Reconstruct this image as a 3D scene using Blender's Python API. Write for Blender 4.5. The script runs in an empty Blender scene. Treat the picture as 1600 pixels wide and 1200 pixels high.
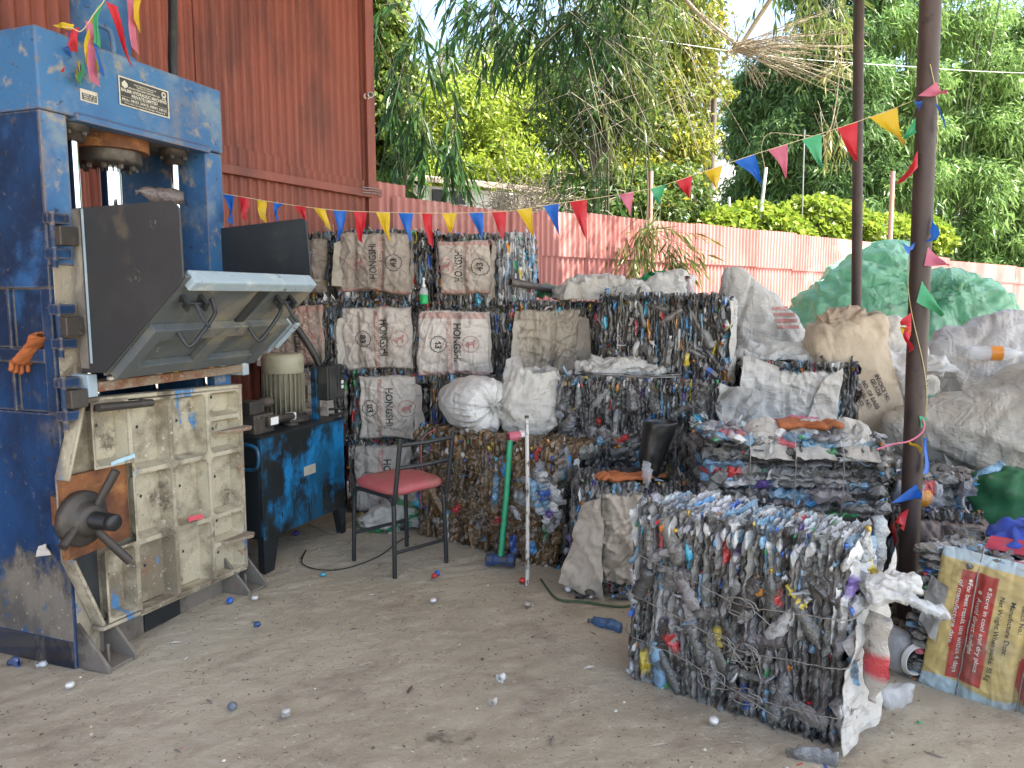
import bpy, math, random
import numpy as np
from mathutils import Vector, Matrix
random.seed(11)
RG = np.random.default_rng(11)
SC = bpy.context.scene
COL = SC.collection
PI = math.pi

# ------------------------------------------------------------------ camera
FPX, TILT, CAMH = 1186.0, math.atan(137 / 1186.0), 1.5
cT, sT = math.cos(TILT), math.sin(TILT)
cam = bpy.data.cameras.new('camera'); camo = bpy.data.objects.new('camera', cam); COL.objects.link(camo)
cam.sensor_width = 36.0; cam.lens = 36.0 * FPX / 1600.0; cam.clip_start = 0.05; cam.clip_end = 600
camo.location = (0, 0, CAMH); camo.rotation_euler = (PI / 2 - TILT, 0, 0)
SC.camera = camo

def ray(px, py):
    a = (px - 800) / FPX; b = (600 - py) / FPX
    return (a, cT + b * sT, -sT + b * cT)
def G(px, py, z=0.0):
    r = ray(px, py); t = (z - CAMH) / r[2]; return Vector((r[0] * t, r[1] * t, z))
def P(px, py, Y):
    r = ray(px, py); t = Y / r[1]; return Vector((r[0] * t, Y, CAMH + r[2] * t))

# ------------------------------------------------------------------ noise
_hash = np.random.default_rng(5).random((256, 3)) * 2 - 1
_hash /= np.linalg.norm(_hash, axis=1)[:, None]
_perm = np.random.default_rng(6).permutation(256); _perm = np.concatenate([_perm, _perm, _perm])
def pn(p, f=1.0, seed=0):
    p = np.asarray(p, float) * f + seed * 17.31
    i = np.floor(p).astype(int); w = p - i; u = w * w * w * (w * (w * 6 - 15) + 10)
    i &= 255
    def g(dx, dy, dz):
        h = _perm[_perm[_perm[(i[:, 0] + dx) & 255] + ((i[:, 1] + dy) & 255)] + ((i[:, 2] + dz) & 255)]
        return ((w - np.array([dx, dy, dz])) * _hash[h]).sum(1)
    L = lambda a, b, t: a + (b - a) * t
    x0 = L(L(g(0,0,0), g(1,0,0), u[:,0]), L(g(0,1,0), g(1,1,0), u[:,0]), u[:,1])
    x1 = L(L(g(0,0,1), g(1,0,1), u[:,0]), L(g(0,1,1), g(1,1,1), u[:,0]), u[:,1])
    return L(x0, x1, u[:, 2]) * 1.5
def ridge(p, f, seed=0):
    return 1 - 2 * np.abs(pn(p, f, seed))
def sstep(a, b, x):
    t = np.clip((np.asarray(x, float) - a) / (b - a), 0, 1); return t * t * (3 - 2 * t)

# ------------------------------------------------------------------ mesh builder
def rotz(a): c, s = math.cos(a), math.sin(a); return np.array([[c, -s, 0], [s, c, 0], [0, 0, 1.0]])
def roty(a): c, s = math.cos(a), math.sin(a); return np.array([[c, 0, s], [0, 1.0, 0], [-s, 0, c]])
def rotx(a): c, s = math.cos(a), math.sin(a); return np.array([[1.0, 0, 0], [0, c, -s], [0, s, c]])
CUBE_F = [(0,3,2,1),(4,5,6,7),(0,1,5,4),(1,2,6,5),(2,3,7,6),(3,0,4,7)]

class MB:
    def __init__(s): s.V=[]; s.loops=[]; s.tot=[]; s.mi=[]; s.C=[]; s.n=0; s.sm=[]
    def add(s, V, F, mi=0, col=(1,1,1), smooth=False):
        V = np.asarray(V, float).reshape(-1, 3)
        if isinstance(F, np.ndarray):
            s.loops.append((F + s.n).ravel()); s.tot.append(np.full(len(F), F.shape[1])); k=len(F)
        else:
            s.loops.append(np.array([i for f in F for i in f], int) + s.n); s.tot.append(np.array([len(f) for f in F], int)); k=len(F)
        s.mi.append(np.full(k, mi)); s.sm.append(np.full(k, smooth))
        col = np.asarray(col, float)
        s.C.append(np.tile(col, (len(V), 1)) if col.ndim == 1 else col)
        s.V.append(V); s.n += len(V); return s
    def box(s, c, d, R=None, mi=0, col=(1,1,1)):
        h = np.array(d) / 2.0
        v = np.array([(-1,-1,-1),(1,-1,-1),(1,1,-1),(-1,1,-1),(-1,-1,1),(1,-1,1),(1,1,1),(-1,1,1)]) * h
        if R is not None: v = v @ np.asarray(R).T
        return s.add(v + np.array(c), CUBE_F, mi, col)
    def bb(s, x0, x1, y0, y1, z0, z1, mi=0, col=(1,1,1)):
        return s.box(((x0+x1)/2,(y0+y1)/2,(z0+z1)/2), (x1-x0,y1-y0,z1-z0), None, mi, col)
    def prism(s, poly, ax, a0, a1, mi=0, col=(1,1,1)):
        """poly 2D in the other two axes; extruded along axis ax ('x','y','z')"""
        n = len(poly); p = np.array(poly, float); V = np.zeros((2*n, 3)); k = 'xyz'.index(ax); o = [i for i in range(3) if i != k]
        for j, a in enumerate((a0, a1)):
            V[j*n:(j+1)*n, o[0]] = p[:,0]; V[j*n:(j+1)*n, o[1]] = p[:,1]; V[j*n:(j+1)*n, k] = a
        F = [tuple(range(n-1,-1,-1)), tuple(range(n,2*n))] + [(i,(i+1)%n,n+(i+1)%n,n+i) for i in range(n)]
        return s.add(V, F, mi, col)
    def tube(s, pts, r, seg=8, cap=True, mi=0, col=(1,1,1), closed=False):
        pts = np.array([list(p) for p in pts], float); m = len(pts); r = np.broadcast_to(np.asarray(r, float), (m,))
        if closed: T = np.roll(pts,-1,0) - np.roll(pts,1,0)
        else: T = np.gradient(pts, axis=0)
        T /= np.linalg.norm(T, axis=1)[:,None] + 1e-12
        up = np.array([0,0,1.0]) if abs(T[0][2]) < .9 else np.array([1.0,0,0])
        N = np.cross(T[0], up); N /= np.linalg.norm(N); V = []
        a = np.arange(seg) * 2*PI/seg
        for i in range(m):
            N = N - T[i] * N.dot(T[i]); N /= np.linalg.norm(N) + 1e-12; B = np.cross(T[i], N)
            V.append(pts[i] + r[i]*(np.cos(a)[:,None]*N + np.sin(a)[:,None]*B))
        V = np.concatenate(V); F = []
        for i in range(m if closed else m-1):
            j = (i+1) % m
            for k in range(seg):
                F.append((i*seg+k, i*seg+(k+1)%seg, j*seg+(k+1)%seg, j*seg+k))
        s.add(V, np.array(F), mi, col, True)
        if cap and not closed:
            s.add(V[:seg], [tuple(range(seg-1,-1,-1))], mi, col); s.add(V[-seg:], [tuple(range(seg))], mi, col)
        return s
    def lathe(s, prof, c=(0,0,0), R=None, seg=16, mi=0, col=(1,1,1), smooth=True):
        """prof list of (r, h) revolved round local z"""
        a = np.arange(seg)*2*PI/seg; V=[]
        for r, h in prof: V.append(np.stack([r*np.cos(a), r*np.sin(a), np.full(seg,h)],1))
        V = np.concatenate(V); m=len(prof)
        if R is not None: V = V @ np.asarray(R).T
        V = V + np.array(c); F=[(i*seg+k, i*seg+(k+1)%seg, (i+1)*seg+(k+1)%seg, (i+1)*seg+k) for i in range(m-1) for k in range(seg)]
        return s.add(V, np.array(F), mi, col, smooth)
    def grid(s, V, nu, nv, mi=0, col=(1,1,1), smooth=True, wrap=False):
        """V has nu*nv points, index i*nv+j"""
        F=[]; I=np.arange(nu if wrap else nu-1); J=np.arange(nv-1)
        I,J=np.meshgrid(I,J,indexing='ij'); I=I.ravel(); J=J.ravel(); I2=(I+1)%nu
        F=np.stack([I*nv+J, I2*nv+J, I2*nv+J+1, I*nv+J+1],1)
        return s.add(V, F, mi, col, smooth)
    def mesh(s, name, mats):
        me = bpy.data.meshes.new(name)
        V = np.concatenate(s.V); loops = np.concatenate(s.loops); tot = np.concatenate(s.tot)
        me.vertices.add(len(V)); me.vertices.foreach_set('co', V.astype(np.float32).ravel())
        me.loops.add(len(loops)); me.loops.foreach_set('vertex_index', loops.astype(np.int32))
        me.polygons.add(len(tot)); st = np.concatenate([[0], np.cumsum(tot)[:-1]])
        me.polygons.foreach_set('loop_start', st.astype(np.int32)); me.polygons.foreach_set('loop_total', tot.astype(np.int32))
        me.polygons.foreach_set('material_index', np.concatenate(s.mi).astype(np.int32))
        me.polygons.foreach_set('use_smooth', np.concatenate(s.sm).astype(bool))
        for m in (mats if isinstance(mats, (list, tuple)) else [mats]): me.materials.append(M[m] if isinstance(m, str) else m)
        C = np.concatenate(s.C); ca = me.color_attributes.new('Col', 'FLOAT_COLOR', 'POINT')
        ca.data.foreach_set('color', np.concatenate([C, np.ones((len(C),1))],1).astype(np.float32).ravel())
        me.update(calc_edges=True); me.validate(); return me
    def build(s, name, mats, parent=None, bevel=0.0, loc=None, rot=None):
        o = bpy.data.objects.new(name, s.mesh(name, mats)); COL.objects.link(o)
        if parent is not None: o.parent = parent
        if loc is not None: o.location = loc
        if rot is not None: o.rotation_euler = rot
        if bevel:
            b = o.modifiers.new('bevel', 'BEVEL'); b.width = bevel; b.segments = 2; b.limit_method = 'ANGLE'; b.angle_limit = math.radians(40)
        return o

def tag(o, label, cat, group=None, kind=None):
    if label: o['label'] = label
    if cat: o['category'] = cat
    if group: o['group'] = group
    if kind: o['kind'] = kind
    return o
def thing(name, label, cat, loc=(0,0,0), rz=0.0, group=None, rot=None):
    o = bpy.data.objects.new(name, None); COL.objects.link(o); o.empty_display_size = .1
    o.location = loc; o.rotation_euler = rot if rot else (0, 0, rz)
    return tag(o, label, cat, group)
def structure(o): o['kind'] = 'structure'; return o
def bez(pts, n=12):
    """Catmull-Rom through points"""
    p = [np.array(list(q), float) for q in pts]; p = [2*p[0]-p[1]] + p + [2*p[-1]-p[-2]]; out=[]
    for i in range(1, len(p)-2):
        for k in range(n):
            t=k/n; a,b,c,d=p[i-1:i+3]
            out.append(.5*((2*b)+(-a+c)*t+(2*a-5*b+4*c-d)*t*t+(-a+3*b-3*c+d)*t**3))
    out.append(p[-2]); return np.array(out)

# ------------------------------------------------------------------ lettering
_tc = {}
def text2d(txt, bold=0.0):
    """flat letters, height of a capital = 1, centred on the origin -> (verts n x 2, faces)"""
    key=(txt,bold)
    if key in _tc: return _tc[key]
    cu = bpy.data.curves.new('lettering','FONT'); cu.body = txt; cu.size = 1.0; cu.offset = bold; cu.resolution_u = 3
    ob = bpy.data.objects.new('lettering', cu); COL.objects.link(ob)
    dg = bpy.context.evaluated_depsgraph_get(); me = bpy.data.meshes.new_from_object(ob.evaluated_get(dg))
    V = np.array([v.co[:2] for v in me.vertices]) if len(me.vertices) else np.zeros((0,2)); F=[tuple(p.vertices) for p in me.polygons]
    bpy.data.objects.remove(ob); bpy.data.curves.remove(cu); bpy.data.meshes.remove(me)
    V = V/.69; V = V - (V.min(0)+V.max(0))/2
    _tc[key]=(V,F); return V,F
def put_text(mb, txt, f, cu, cv, size, ang=0.0, width=None, bold=.012, mi=0, col=(0,0,0)):
    """f maps (u,v) metres arrays -> 3D; text centre (cu,cv), capital height size, rotated ang"""
    V,F = text2d(txt,bold); V = V*size
    if width: V = V*np.array([width/max(1e-6,(V[:,0].max()-V[:,0].min())),1.0])
    c,s=math.cos(ang),math.sin(ang); Q=np.stack([V[:,0]*c-V[:,1]*s+cu, V[:,0]*s+V[:,1]*c+cv],1)
    mb.add(f(Q[:,0],Q[:,1]),F,mi,col)
def put_ring(mb, f, cu, cv, r0, r1, mi=0, col=(0,0,0), seg=28, gear=0.0):
    a=np.arange(seg)*2*PI/seg; k=1+gear*(np.arange(seg)%2)
    U=np.concatenate([cu+r0*k*np.cos(a),cu+r1*k*np.cos(a)]); W=np.concatenate([cv+r0*k*np.sin(a),cv+r1*k*np.sin(a)])
    mb.add(f(U,W),[(i,(i+1)%seg,seg+(i+1)%seg,seg+i) for i in range(seg)],mi,col)
def put_patch(mb, f, u0,u1,v0,v1, n=6,m=6, mi=0, col=(0,0,0)):
    U,W=np.meshgrid(np.linspace(u0,u1,n),np.linspace(v0,v1,m),indexing='ij'); mb.grid(f(U.ravel(),W.ravel()),n,m,mi,col)
def put_poly(mb, f, pts, mi=0, col=(0,0,0)):
    p=np.array(pts,float); mb.add(f(p[:,0],p[:,1]),[tuple(range(len(p)))],mi,col)

# ------------------------------------------------------------------ materials
M = {}
def rgb(*c): return (c[0], c[1], c[2], 1.0)
class NT:
    def __init__(s, name):
        s.m = bpy.data.materials.new(name); s.m.use_nodes = True; s.t = s.m.node_tree; s.t.nodes.clear()
        s.out = s.n('ShaderNodeOutputMaterial'); M[name] = s.m
    def n(s, ty, **kw):
        nd = s.t.nodes.new(ty)
        for k, v in kw.items():
            if k in nd.inputs:
                i = nd.inputs[k]
                if hasattr(v, 'is_output'): s.t.links.new(v, i)
                else: i.default_value = v
            else: setattr(nd, k, v)
        return nd
    def l(s, a, b): s.t.links.new(a, b)
    def co(s, stretch=(1,1,1), seed=0.0):
        tc = s.n('ShaderNodeTexCoord'); mp = s.n('ShaderNodeMapping'); s.l(tc.outputs['Object'], mp.inputs['Vector'])
        mp.inputs['Scale'].default_value = stretch; mp.inputs['Location'].default_value = (seed*3.1, seed*1.7, seed*2.3); return mp.outputs[0]
    def noise(s, scale, detail=5, rough=.6, stretch=(1,1,1), seed=0.0, dist=0.0):
        nd = s.n('ShaderNodeTexNoise', Scale=scale, Detail=detail, Roughness=rough, Distortion=dist); s.l(s.co(stretch, seed), nd.inputs['Vector']); return nd.outputs[0]
    def ramp(s, fac, lo, hi):
        nd = s.n('ShaderNodeMapRange'); nd.interpolation_type='SMOOTHSTEP'; s.l(fac, nd.inputs['Value']); nd.inputs['From Min'].default_value=lo; nd.inputs['From Max'].default_value=hi; return nd.outputs[0]
    def mix(s, fac, a, b, blend='MIX'):
        nd = s.n('ShaderNodeMix'); nd.data_type='RGBA'; nd.blend_type=blend
        for v, i in ((fac,0),(a,6),(b,7)):
            if hasattr(v,'is_output'): s.l(v, nd.inputs[i])
            else: nd.inputs[i].default_value = v if i == 0 else (rgb(*v) if len(v)==3 else v)
        return nd.outputs[2]
    def mixf(s, fac, a, b):
        nd = s.n('ShaderNodeMix'); nd.data_type='FLOAT'
        for v, i in ((fac,0),(a,2),(b,3)):
            if hasattr(v,'is_output'): s.l(v, nd.inputs[i])
            else: nd.inputs[i].default_value = v
        return nd.outputs[0]
    def attr(s): return s.n('ShaderNodeAttribute', attribute_name='Col').outputs['Color']

def pmat(name, base, layers=(), rough=.6, metal=0.0, bump=(), attr=False, spec=.5, trans=0.0, tcol=None, sheen=0.0, transmission=0.0, alpha=None, edge=None):
    """layers: (colour, scale, lo, hi, dict(stretch, seed, detail, rough, metal, fac))
       bump: (kind, scale, strength, stretch)"""
    t = NT(name); bs = t.n('ShaderNodeBsdfPrincipled')
    c = t.attr() if attr else t.n('ShaderNodeRGB').outputs[0]
    if not attr: c.node.outputs[0].default_value = rgb(*base)
    r, m = rough, metal
    for L in layers:
        colr, sc, lo, hi = L[:4]; o = L[4] if len(L) > 4 else {}
        f = t.ramp(t.noise(sc, o.get('detail',6), o.get('nr',.65), o.get('stretch',(1,1,1)), o.get('seed',sc), o.get('dist',0.0)), lo, hi)
        if 'fac' in o:
            mm = t.n('ShaderNodeMath', operation='MULTIPLY'); t.l(f, mm.inputs[0]); mm.inputs[1].default_value = o['fac']; f = mm.outputs[0]
        c = t.mix(f, c, colr, o.get('blend','MIX'))
        if 'rough' in o: r = t.mixf(f, r, o['rough'])
        if 'metal' in o: m = t.mixf(f, m, o['metal'])
    if edge:
        bv = t.n('ShaderNodeBevel', Radius=edge[1]); bv.samples = 4; ge = t.n('ShaderNodeNewGeometry'); dt = t.n('ShaderNodeVectorMath', operation='DOT_PRODUCT')
        t.l(bv.outputs[0], dt.inputs[0]); t.l(ge.outputs['Normal'], dt.inputs[1])
        ns = t.n('ShaderNodeMath', operation='MULTIPLY_ADD'); t.l(t.noise(26,6,.7), ns.inputs[0]); ns.inputs[1].default_value = .45; t.l(dt.outputs['Value'], ns.inputs[2])
        c = t.mix(t.ramp(ns.outputs[0], 1.185, 1.10), c, edge[0])
    t.l(c, bs.inputs['Base Color'])
    for v, k in ((r,'Roughness'),(m,'Metallic'),(spec,'Specular IOR Level'),(transmission,'Transmission Weight')):
        if hasattr(v,'is_output'): t.l(v, bs.inputs[k])
        else: bs.inputs[k].default_value = v
    if alpha is not None: bs.inputs['Alpha'].default_value = alpha
    nrm = None
    for b in bump:
        kind, sc, st = b[:3]; stretch = b[3] if len(b) > 3 else (1,1,1)
        if kind == 'noise': h = t.noise(sc, 6, .6, stretch, sc*.37)
        elif kind == 'ridge':
            h0 = t.noise(sc, 3, .5, stretch, sc*.21, .6); mm = t.n('ShaderNodeMath', operation='SUBTRACT'); t.l(h0, mm.inputs[0]); mm.inputs[1].default_value=.5
            ab = t.n('ShaderNodeMath', operation='ABSOLUTE'); t.l(mm.outputs[0], ab.inputs[0]); h = t.ramp(ab.outputs[0], .11, 0.0)
        elif kind == 'crease':
            v = t.n('ShaderNodeTexVoronoi', Scale=sc, feature='DISTANCE_TO_EDGE'); cc = t.co(stretch, sc*.11)
            nz = t.n('ShaderNodeTexNoise', Scale=sc*.8, Detail=3.0); t.l(cc, nz.inputs['Vector'])
            mx = t.mix(.16, cc, nz.outputs['Color']); t.l(mx, v.inputs['Vector']); h = v.outputs['Distance']
        elif kind == 'weave':
            w1 = t.n('ShaderNodeTexWave', Scale=sc, bands_direction='X'); w2 = t.n('ShaderNodeTexWave', Scale=sc, bands_direction='Z')
            for w in (w1,w2): t.l(t.co(stretch), w.inputs['Vector'])
            mm = t.n('ShaderNodeMath', operation='ADD'); t.l(w1.outputs['Fac'], mm.inputs[0]); t.l(w2.outputs['Fac'], mm.inputs[1]); h = mm.outputs[0]
        bp = t.n('ShaderNodeBump', Strength=st, Distance=b[4] if len(b) > 4 else .01); t.l(h, bp.inputs['Height'])
        if nrm is not None: t.l(nrm, bp.inputs['Normal'])
        nrm = bp.outputs[0]
    if nrm is not None: t.l(nrm, bs.inputs['Normal'])
    sh = bs.outputs[0]
    if trans:
        tb = t.n('ShaderNodeBsdfTranslucent'); 
        if tcol: tb.inputs['Color'].default_value = rgb(*tcol)
        else: t.l(c, tb.inputs['Color'])
        if nrm is not None: t.l(nrm, tb.inputs['Normal'])
        mx = t.n('ShaderNodeMixShader'); mx.inputs[0].default_value = trans; t.l(sh, mx.inputs[1]); t.l(tb.outputs[0], mx.inputs[2]); sh = mx.outputs[0]
    t.l(sh, t.out.inputs['Surface']); return t.m

DUST=(.30,.25,.19)
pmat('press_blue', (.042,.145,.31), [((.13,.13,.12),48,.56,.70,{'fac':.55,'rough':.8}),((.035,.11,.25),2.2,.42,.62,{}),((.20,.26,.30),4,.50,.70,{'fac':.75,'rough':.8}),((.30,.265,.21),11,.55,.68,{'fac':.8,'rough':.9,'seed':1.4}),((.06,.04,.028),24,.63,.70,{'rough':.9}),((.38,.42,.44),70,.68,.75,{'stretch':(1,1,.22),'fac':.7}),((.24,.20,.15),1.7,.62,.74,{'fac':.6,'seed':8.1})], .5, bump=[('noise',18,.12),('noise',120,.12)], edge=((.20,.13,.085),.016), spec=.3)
pmat('press_shaded_blue', (.014,.062,.17), [((.010,.026,.065),1.3,.36,.58,{'stretch':(1,1,.6)}),((.026,.10,.25),2.2,.56,.70,{'seed':4.0}),((.15,.13,.10),2.0,.60,.74,{'fac':.6,'rough':.9,'seed':6.6}),((.13,.115,.095),10,.60,.73,{'fac':.6,'rough':.9}),((.04,.03,.022),24,.62,.70,{'rough':.9}),((.30,.29,.26),70,.68,.75,{'fac':.7})], .5, bump=[('noise',14,.1),('noise',90,.1)], edge=((.20,.165,.13),.013), spec=.25)  # same paint as the front, darkened: the side's shade put into the colour
pmat('door_cast', (.47,.42,.30), [((.15,.12,.08),2.6,.44,.62,{'fac':.85}),((.08,.06,.042),7,.56,.68,{'rough':.8,'fac':.85}),((.07,.21,.42),4.2,.60,.65,{'stretch':(1.4,1,.5),'seed':2.9}),((.26,.11,.045),5,.64,.73,{'seed':2.2}),((.58,.55,.48),40,.60,.69,{'fac':.85}),((.05,.04,.03),60,.65,.72,{})], .8, bump=[('noise',35,.35),('noise',150,.25)], edge=((.16,.12,.085),.010))
pmat('beige_crust', (.33,.285,.21), [((.15,.115,.08),7,.48,.66,{}),((.44,.40,.32),40,.58,.70,{}),((.06,.045,.03),18,.66,.74,{}),((.05,.14,.27),3,.66,.72,{'seed':3.0})], .9, bump=[('noise',60,.5)])
pmat('base_steel', (.17,.15,.125), [((.055,.045,.038),3,.46,.62,{}),((.28,.25,.20),8,.56,.70,{'stretch':(1,1,.4)}),((.20,.075,.03),6,.66,.74,{'seed':9.0})], .8, bump=[('noise',40,.25)])
pmat('gunmetal', (.034,.038,.041), [((.055,.058,.058),3,.45,.70,{'fac':.7}),((.12,.10,.07),6,.58,.74,{'fac':.6,'rough':.8}),((.03,.03,.03),22,.64,.74,{'fac':.7}),((.26,.26,.25),80,.71,.77,{'fac':.6})], .5, .25, bump=[('noise',30,.05)])
pmat('flap_steel', (.10,.115,.12), [((.25,.22,.155),2.6,.45,.66,{'fac':.85,'rough':.85}),((.09,.10,.105),7,.55,.70,{}),((.36,.34,.28),30,.62,.72,{'fac':.6}),((.05,.045,.04),40,.68,.75,{})], .6, .15, bump=[('noise',40,.12)])
pmat('lip_paint', (.30,.38,.43), [((.45,.49,.50),8,.52,.66,{}),((.12,.09,.075),26,.62,.68,{}),((.05,.14,.25),5,.64,.70,{})], .6, bump=[('noise',60,.15)])
pmat('rust', (.24,.095,.035), [((.12,.05,.025),6,.42,.62,{}),((.36,.17,.06),14,.55,.70,{}),((.30,.26,.20),30,.64,.74,{})], .9, bump=[('noise',70,.4)])
pmat('rust_ledge', (.26,.20,.145), [((.20,.09,.045),7,.48,.64,{}),((.40,.36,.30),40,.55,.68,{}),((.06,.045,.035),16,.64,.72,{})], .9, bump=[('noise',80,.5)])
pmat('iron_dark', (.075,.066,.058), [((.16,.13,.10),6,.50,.70,{}),((.03,.028,.026),18,.58,.70,{}),((.25,.22,.18),50,.67,.74,{'fac':.7})], .55, .55, bump=[('noise',40,.15)])
pmat('chrome', (.80,.80,.80), [((.45,.44,.42),5,.6,.75,{'stretch':(4,4,.3),'fac':.5})], .10, 1.0)
pmat('black_rubber', (.018,.018,.018), [((.06,.055,.05),8,.55,.75,{'fac':.7})], .45, bump=[('noise',60,.1)])
pmat('black_plastic', (.028,.031,.031), [((.085,.08,.07),7,.52,.72,{'fac':.7,'rough':.7})], .4, bump=[('noise',30,.05)])
pmat('tank_blue', (.012,.19,.44), [((.010,.085,.17),3.2,.42,.56,{'seed':3.7,'stretch':(1.2,1.2,.75)}),((.016,.019,.019),2.3,.47,.56,{'seed':2.0,'stretch':(1.0,1.0,.75),'rough':.35}),((.02,.022,.02),16,.55,.64,{'stretch':(1.6,1.6,.35)}),((.17,.13,.08),6,.68,.75,{'stretch':(2,2,.3)})], .4, bump=[('noise',25,.12)])
pmat('tank_black', (.016,.02,.022), [((.012,.05,.085),5,.54,.68,{}),((.08,.07,.055),12,.62,.74,{})], .38, bump=[('noise',25,.1)])
pmat('motor_paint', (.23,.215,.155), [((.10,.085,.06),5,.46,.68,{}),((.33,.31,.235),9,.56,.70,{}),((.03,.028,.024),22,.64,.74,{})], .5, bump=[('noise',50,.1)])
pmat('motor_cowl', (.36,.35,.25), [((.25,.22,.15),5,.5,.7,{}),((.06,.05,.04),22,.68,.75,{})], .5, bump=[('noise',50,.06)])
pmat('wall_red', (.235,.055,.030), [((.125,.030,.019),2.4,.42,.66,{'stretch':(1,1,.35)}),((.27,.085,.055),7,.56,.74,{'stretch':(2,2,.25),'fac':.7}),((.34,.24,.19),60,.72,.77,{'stretch':(1,1,.3),'fac':.6})], .55, bump=[('noise',6,.06)])
pmat('fence_red', (.47,.20,.18), [((.36,.125,.11),1.7,.42,.66,{'stretch':(1,1,.4)}),((.57,.31,.285),5,.54,.74,{'stretch':(2,2,.22),'fac':.7}),((.62,.42,.38),.9,.56,.66,{'seed':6.0,'fac':.5}),((.20,.07,.045),30,.68,.76,{})], .65, bump=[('noise',6,.06)])
pmat('post_brown', (.042,.026,.021), [((.07,.045,.037),5,.48,.68,{'stretch':(1,1,.4)}),((.022,.015,.013),9,.56,.70,{}),((.20,.17,.15),50,.71,.77,{})], .55, bump=[('noise',50,.1)])
pmat('pipe_white', (.55,.53,.48), [((.10,.065,.045),26,.54,.60,{'stretch':(1,1,.35)}),((.16,.12,.09),9,.60,.68,{})], .7, bump=[('noise',60,.2)])
pmat('chair_black', (.022,.024,.026), [((.09,.085,.08),20,.60,.74,{'fac':.7})], .4, bump=[('noise',60,.08)])
pmat('vinyl_red', (.42,.095,.10), [((.33,.13,.105),4,.42,.66,{}),((.36,.21,.15),9,.54,.72,{'fac':.6}),((.5,.4,.3),60,.70,.76,{'fac':.6})], .6, bump=[('noise',90,.08),('noise',9,.1)])
pmat('green_pipe', (.02,.30,.14), [((.016,.20,.10),8,.5,.7,{}),((.10,.22,.14),30,.64,.74,{'fac':.7})], .4)
pmat('hammer_blue', (.025,.06,.16), [((.05,.045,.045),14,.46,.62,{}),((.13,.10,.08),30,.62,.72,{})], .6, bump=[('noise',60,.2)])
pmat('wire', (.30,.29,.27), [((.13,.10,.08),30,.52,.68,{})], .45, .7)
pmat('attr_plastic', (1,1,1), [((.16,.14,.12),30,.62,.76,{'fac':.6})], .4, attr=True)
pmat('attr_matte', (1,1,1), [((.16,.14,.12),12,.55,.78,{'fac':.5})], .75, attr=True, bump=[('noise',40,.12)])
pmat('bottle', (1,1,1), [((.07,.06,.048),14,.50,.66,{'fac':.8,'rough':.5}),((.42,.42,.42),60,.66,.74,{'fac':.5})], .15, attr=True, spec=.85, bump=[('crease',34,.45),('noise',60,.28)])
pmat('bottle_far', (1,1,1), [((.07,.06,.048),14,.50,.66,{'fac':.8,'rough':.5})], .18, attr=True, spec=.8, bump=[('noise',40,.3)])
pmat('bale_gap_shade', (.016,.015,.014), [((.04,.037,.034),18,.5,.65,{})], .8)  # near-black filler: shade in the gaps between bottles put into colour
pmat('sack', (1,1,1), [((.24,.20,.155),3.2,.48,.72,{'fac':.55}),((.16,.13,.10),11,.58,.74,{'fac':.55}),((.07,.055,.045),35,.66,.75,{'fac':.6})], .7, attr=True, bump=[('ridge',7,.45,(1,.3,.34),.010),('ridge',8,.45,(.3,1,.4),.010),('noise',30,.2),('weave',170,.08)], trans=.10)
pmat('sack_clean', (1,1,1), [((.46,.42,.36),4,.50,.72,{'fac':.6}),((.25,.22,.18),14,.62,.74,{'fac':.55})], .55, attr=True, bump=[('ridge',9,.5,(1,.22,.30),.008),('ridge',11,.5,(.25,1,.36),.008),('ridge',18,.45,(.5,.30,1),.006),('crease',20,.25,(1,1,1),.006),('noise',60,.2),('weave',150,.10)], trans=.20)
pmat('sack_grey', (1,1,1), [((.36,.32,.26),1.6,.46,.70,{'fac':.6}),((.62,.61,.60),5,.56,.74,{'fac':.4}),((.17,.145,.115),13,.62,.74,{'fac':.55})], .5, attr=True, bump=[('ridge',9,.5,(1,.22,.30),.008),('ridge',11,.5,(.25,1,.36),.008),('ridge',18,.45,(.5,.30,1),.006),('crease',20,.25,(1,1,1),.006),('noise',60,.2),('weave',150,.10)], trans=.12)
pmat('green_film', (.25,.54,.38), [((.42,.66,.52),2.5,.46,.66,{'fac':.85}),((.20,.46,.32),5,.54,.70,{'fac':.6}),((.38,.46,.38),8,.56,.70,{'fac':.7}),((.55,.52,.46),16,.62,.72,{'fac':.6}),((.10,.20,.14),22,.66,.74,{'fac':.5})], .3, bump=[('ridge',5,.5,(1,.22,.30),.02),('ridge',6,.5,(.25,1,.36),.02),('crease',13,.35,(1,1,1),.012),('noise',26,.25)], trans=.45)
pmat('film', (.52,.51,.49), [((.26,.24,.21),10,.46,.66,{'fac':.8})], .22, bump=[('crease',30,.4),('noise',45,.3)], trans=.35)
pmat('clear_film', (.75,.78,.80), [], .12, bump=[('crease',40,.5),('noise',60,.25)], alpha=.42, spec=.8)
pmat('ink', (.05,.045,.045), [((.28,.24,.21),40,.50,.64,{'fac':.65})], .8)
pmat('ink_pink', (.40,.175,.16), [((.40,.33,.29),30,.48,.66,{'fac':.6})], .8)
pmat('ink_white', (.62,.58,.50), [((.45,.30,.24),30,.55,.72,{'fac':.5})], .8)
pmat('plate_black', (.035,.033,.03), [((.14,.12,.09),22,.54,.70,{'fac':.6})], .5, .2)
pmat('plate_silver', (.56,.52,.42), [((.34,.27,.17),26,.55,.72,{})], .5, .4)
pmat('pennant', (1,1,1), [((.9,.9,.9),30,.66,.8,{'fac':.10})], .45, attr=True, bump=[('noise',30,.2)], trans=.30)
pmat('glove', (.36,.105,.03), [((.25,.09,.03),14,.48,.68,{}),((.08,.05,.035),30,.60,.70,{})], .75, bump=[('noise',60,.25)])
pmat('boot', (.012,.012,.012), [((.03,.03,.028),6,.5,.7,{})], .38, bump=[('noise',12,.06)])
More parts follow.
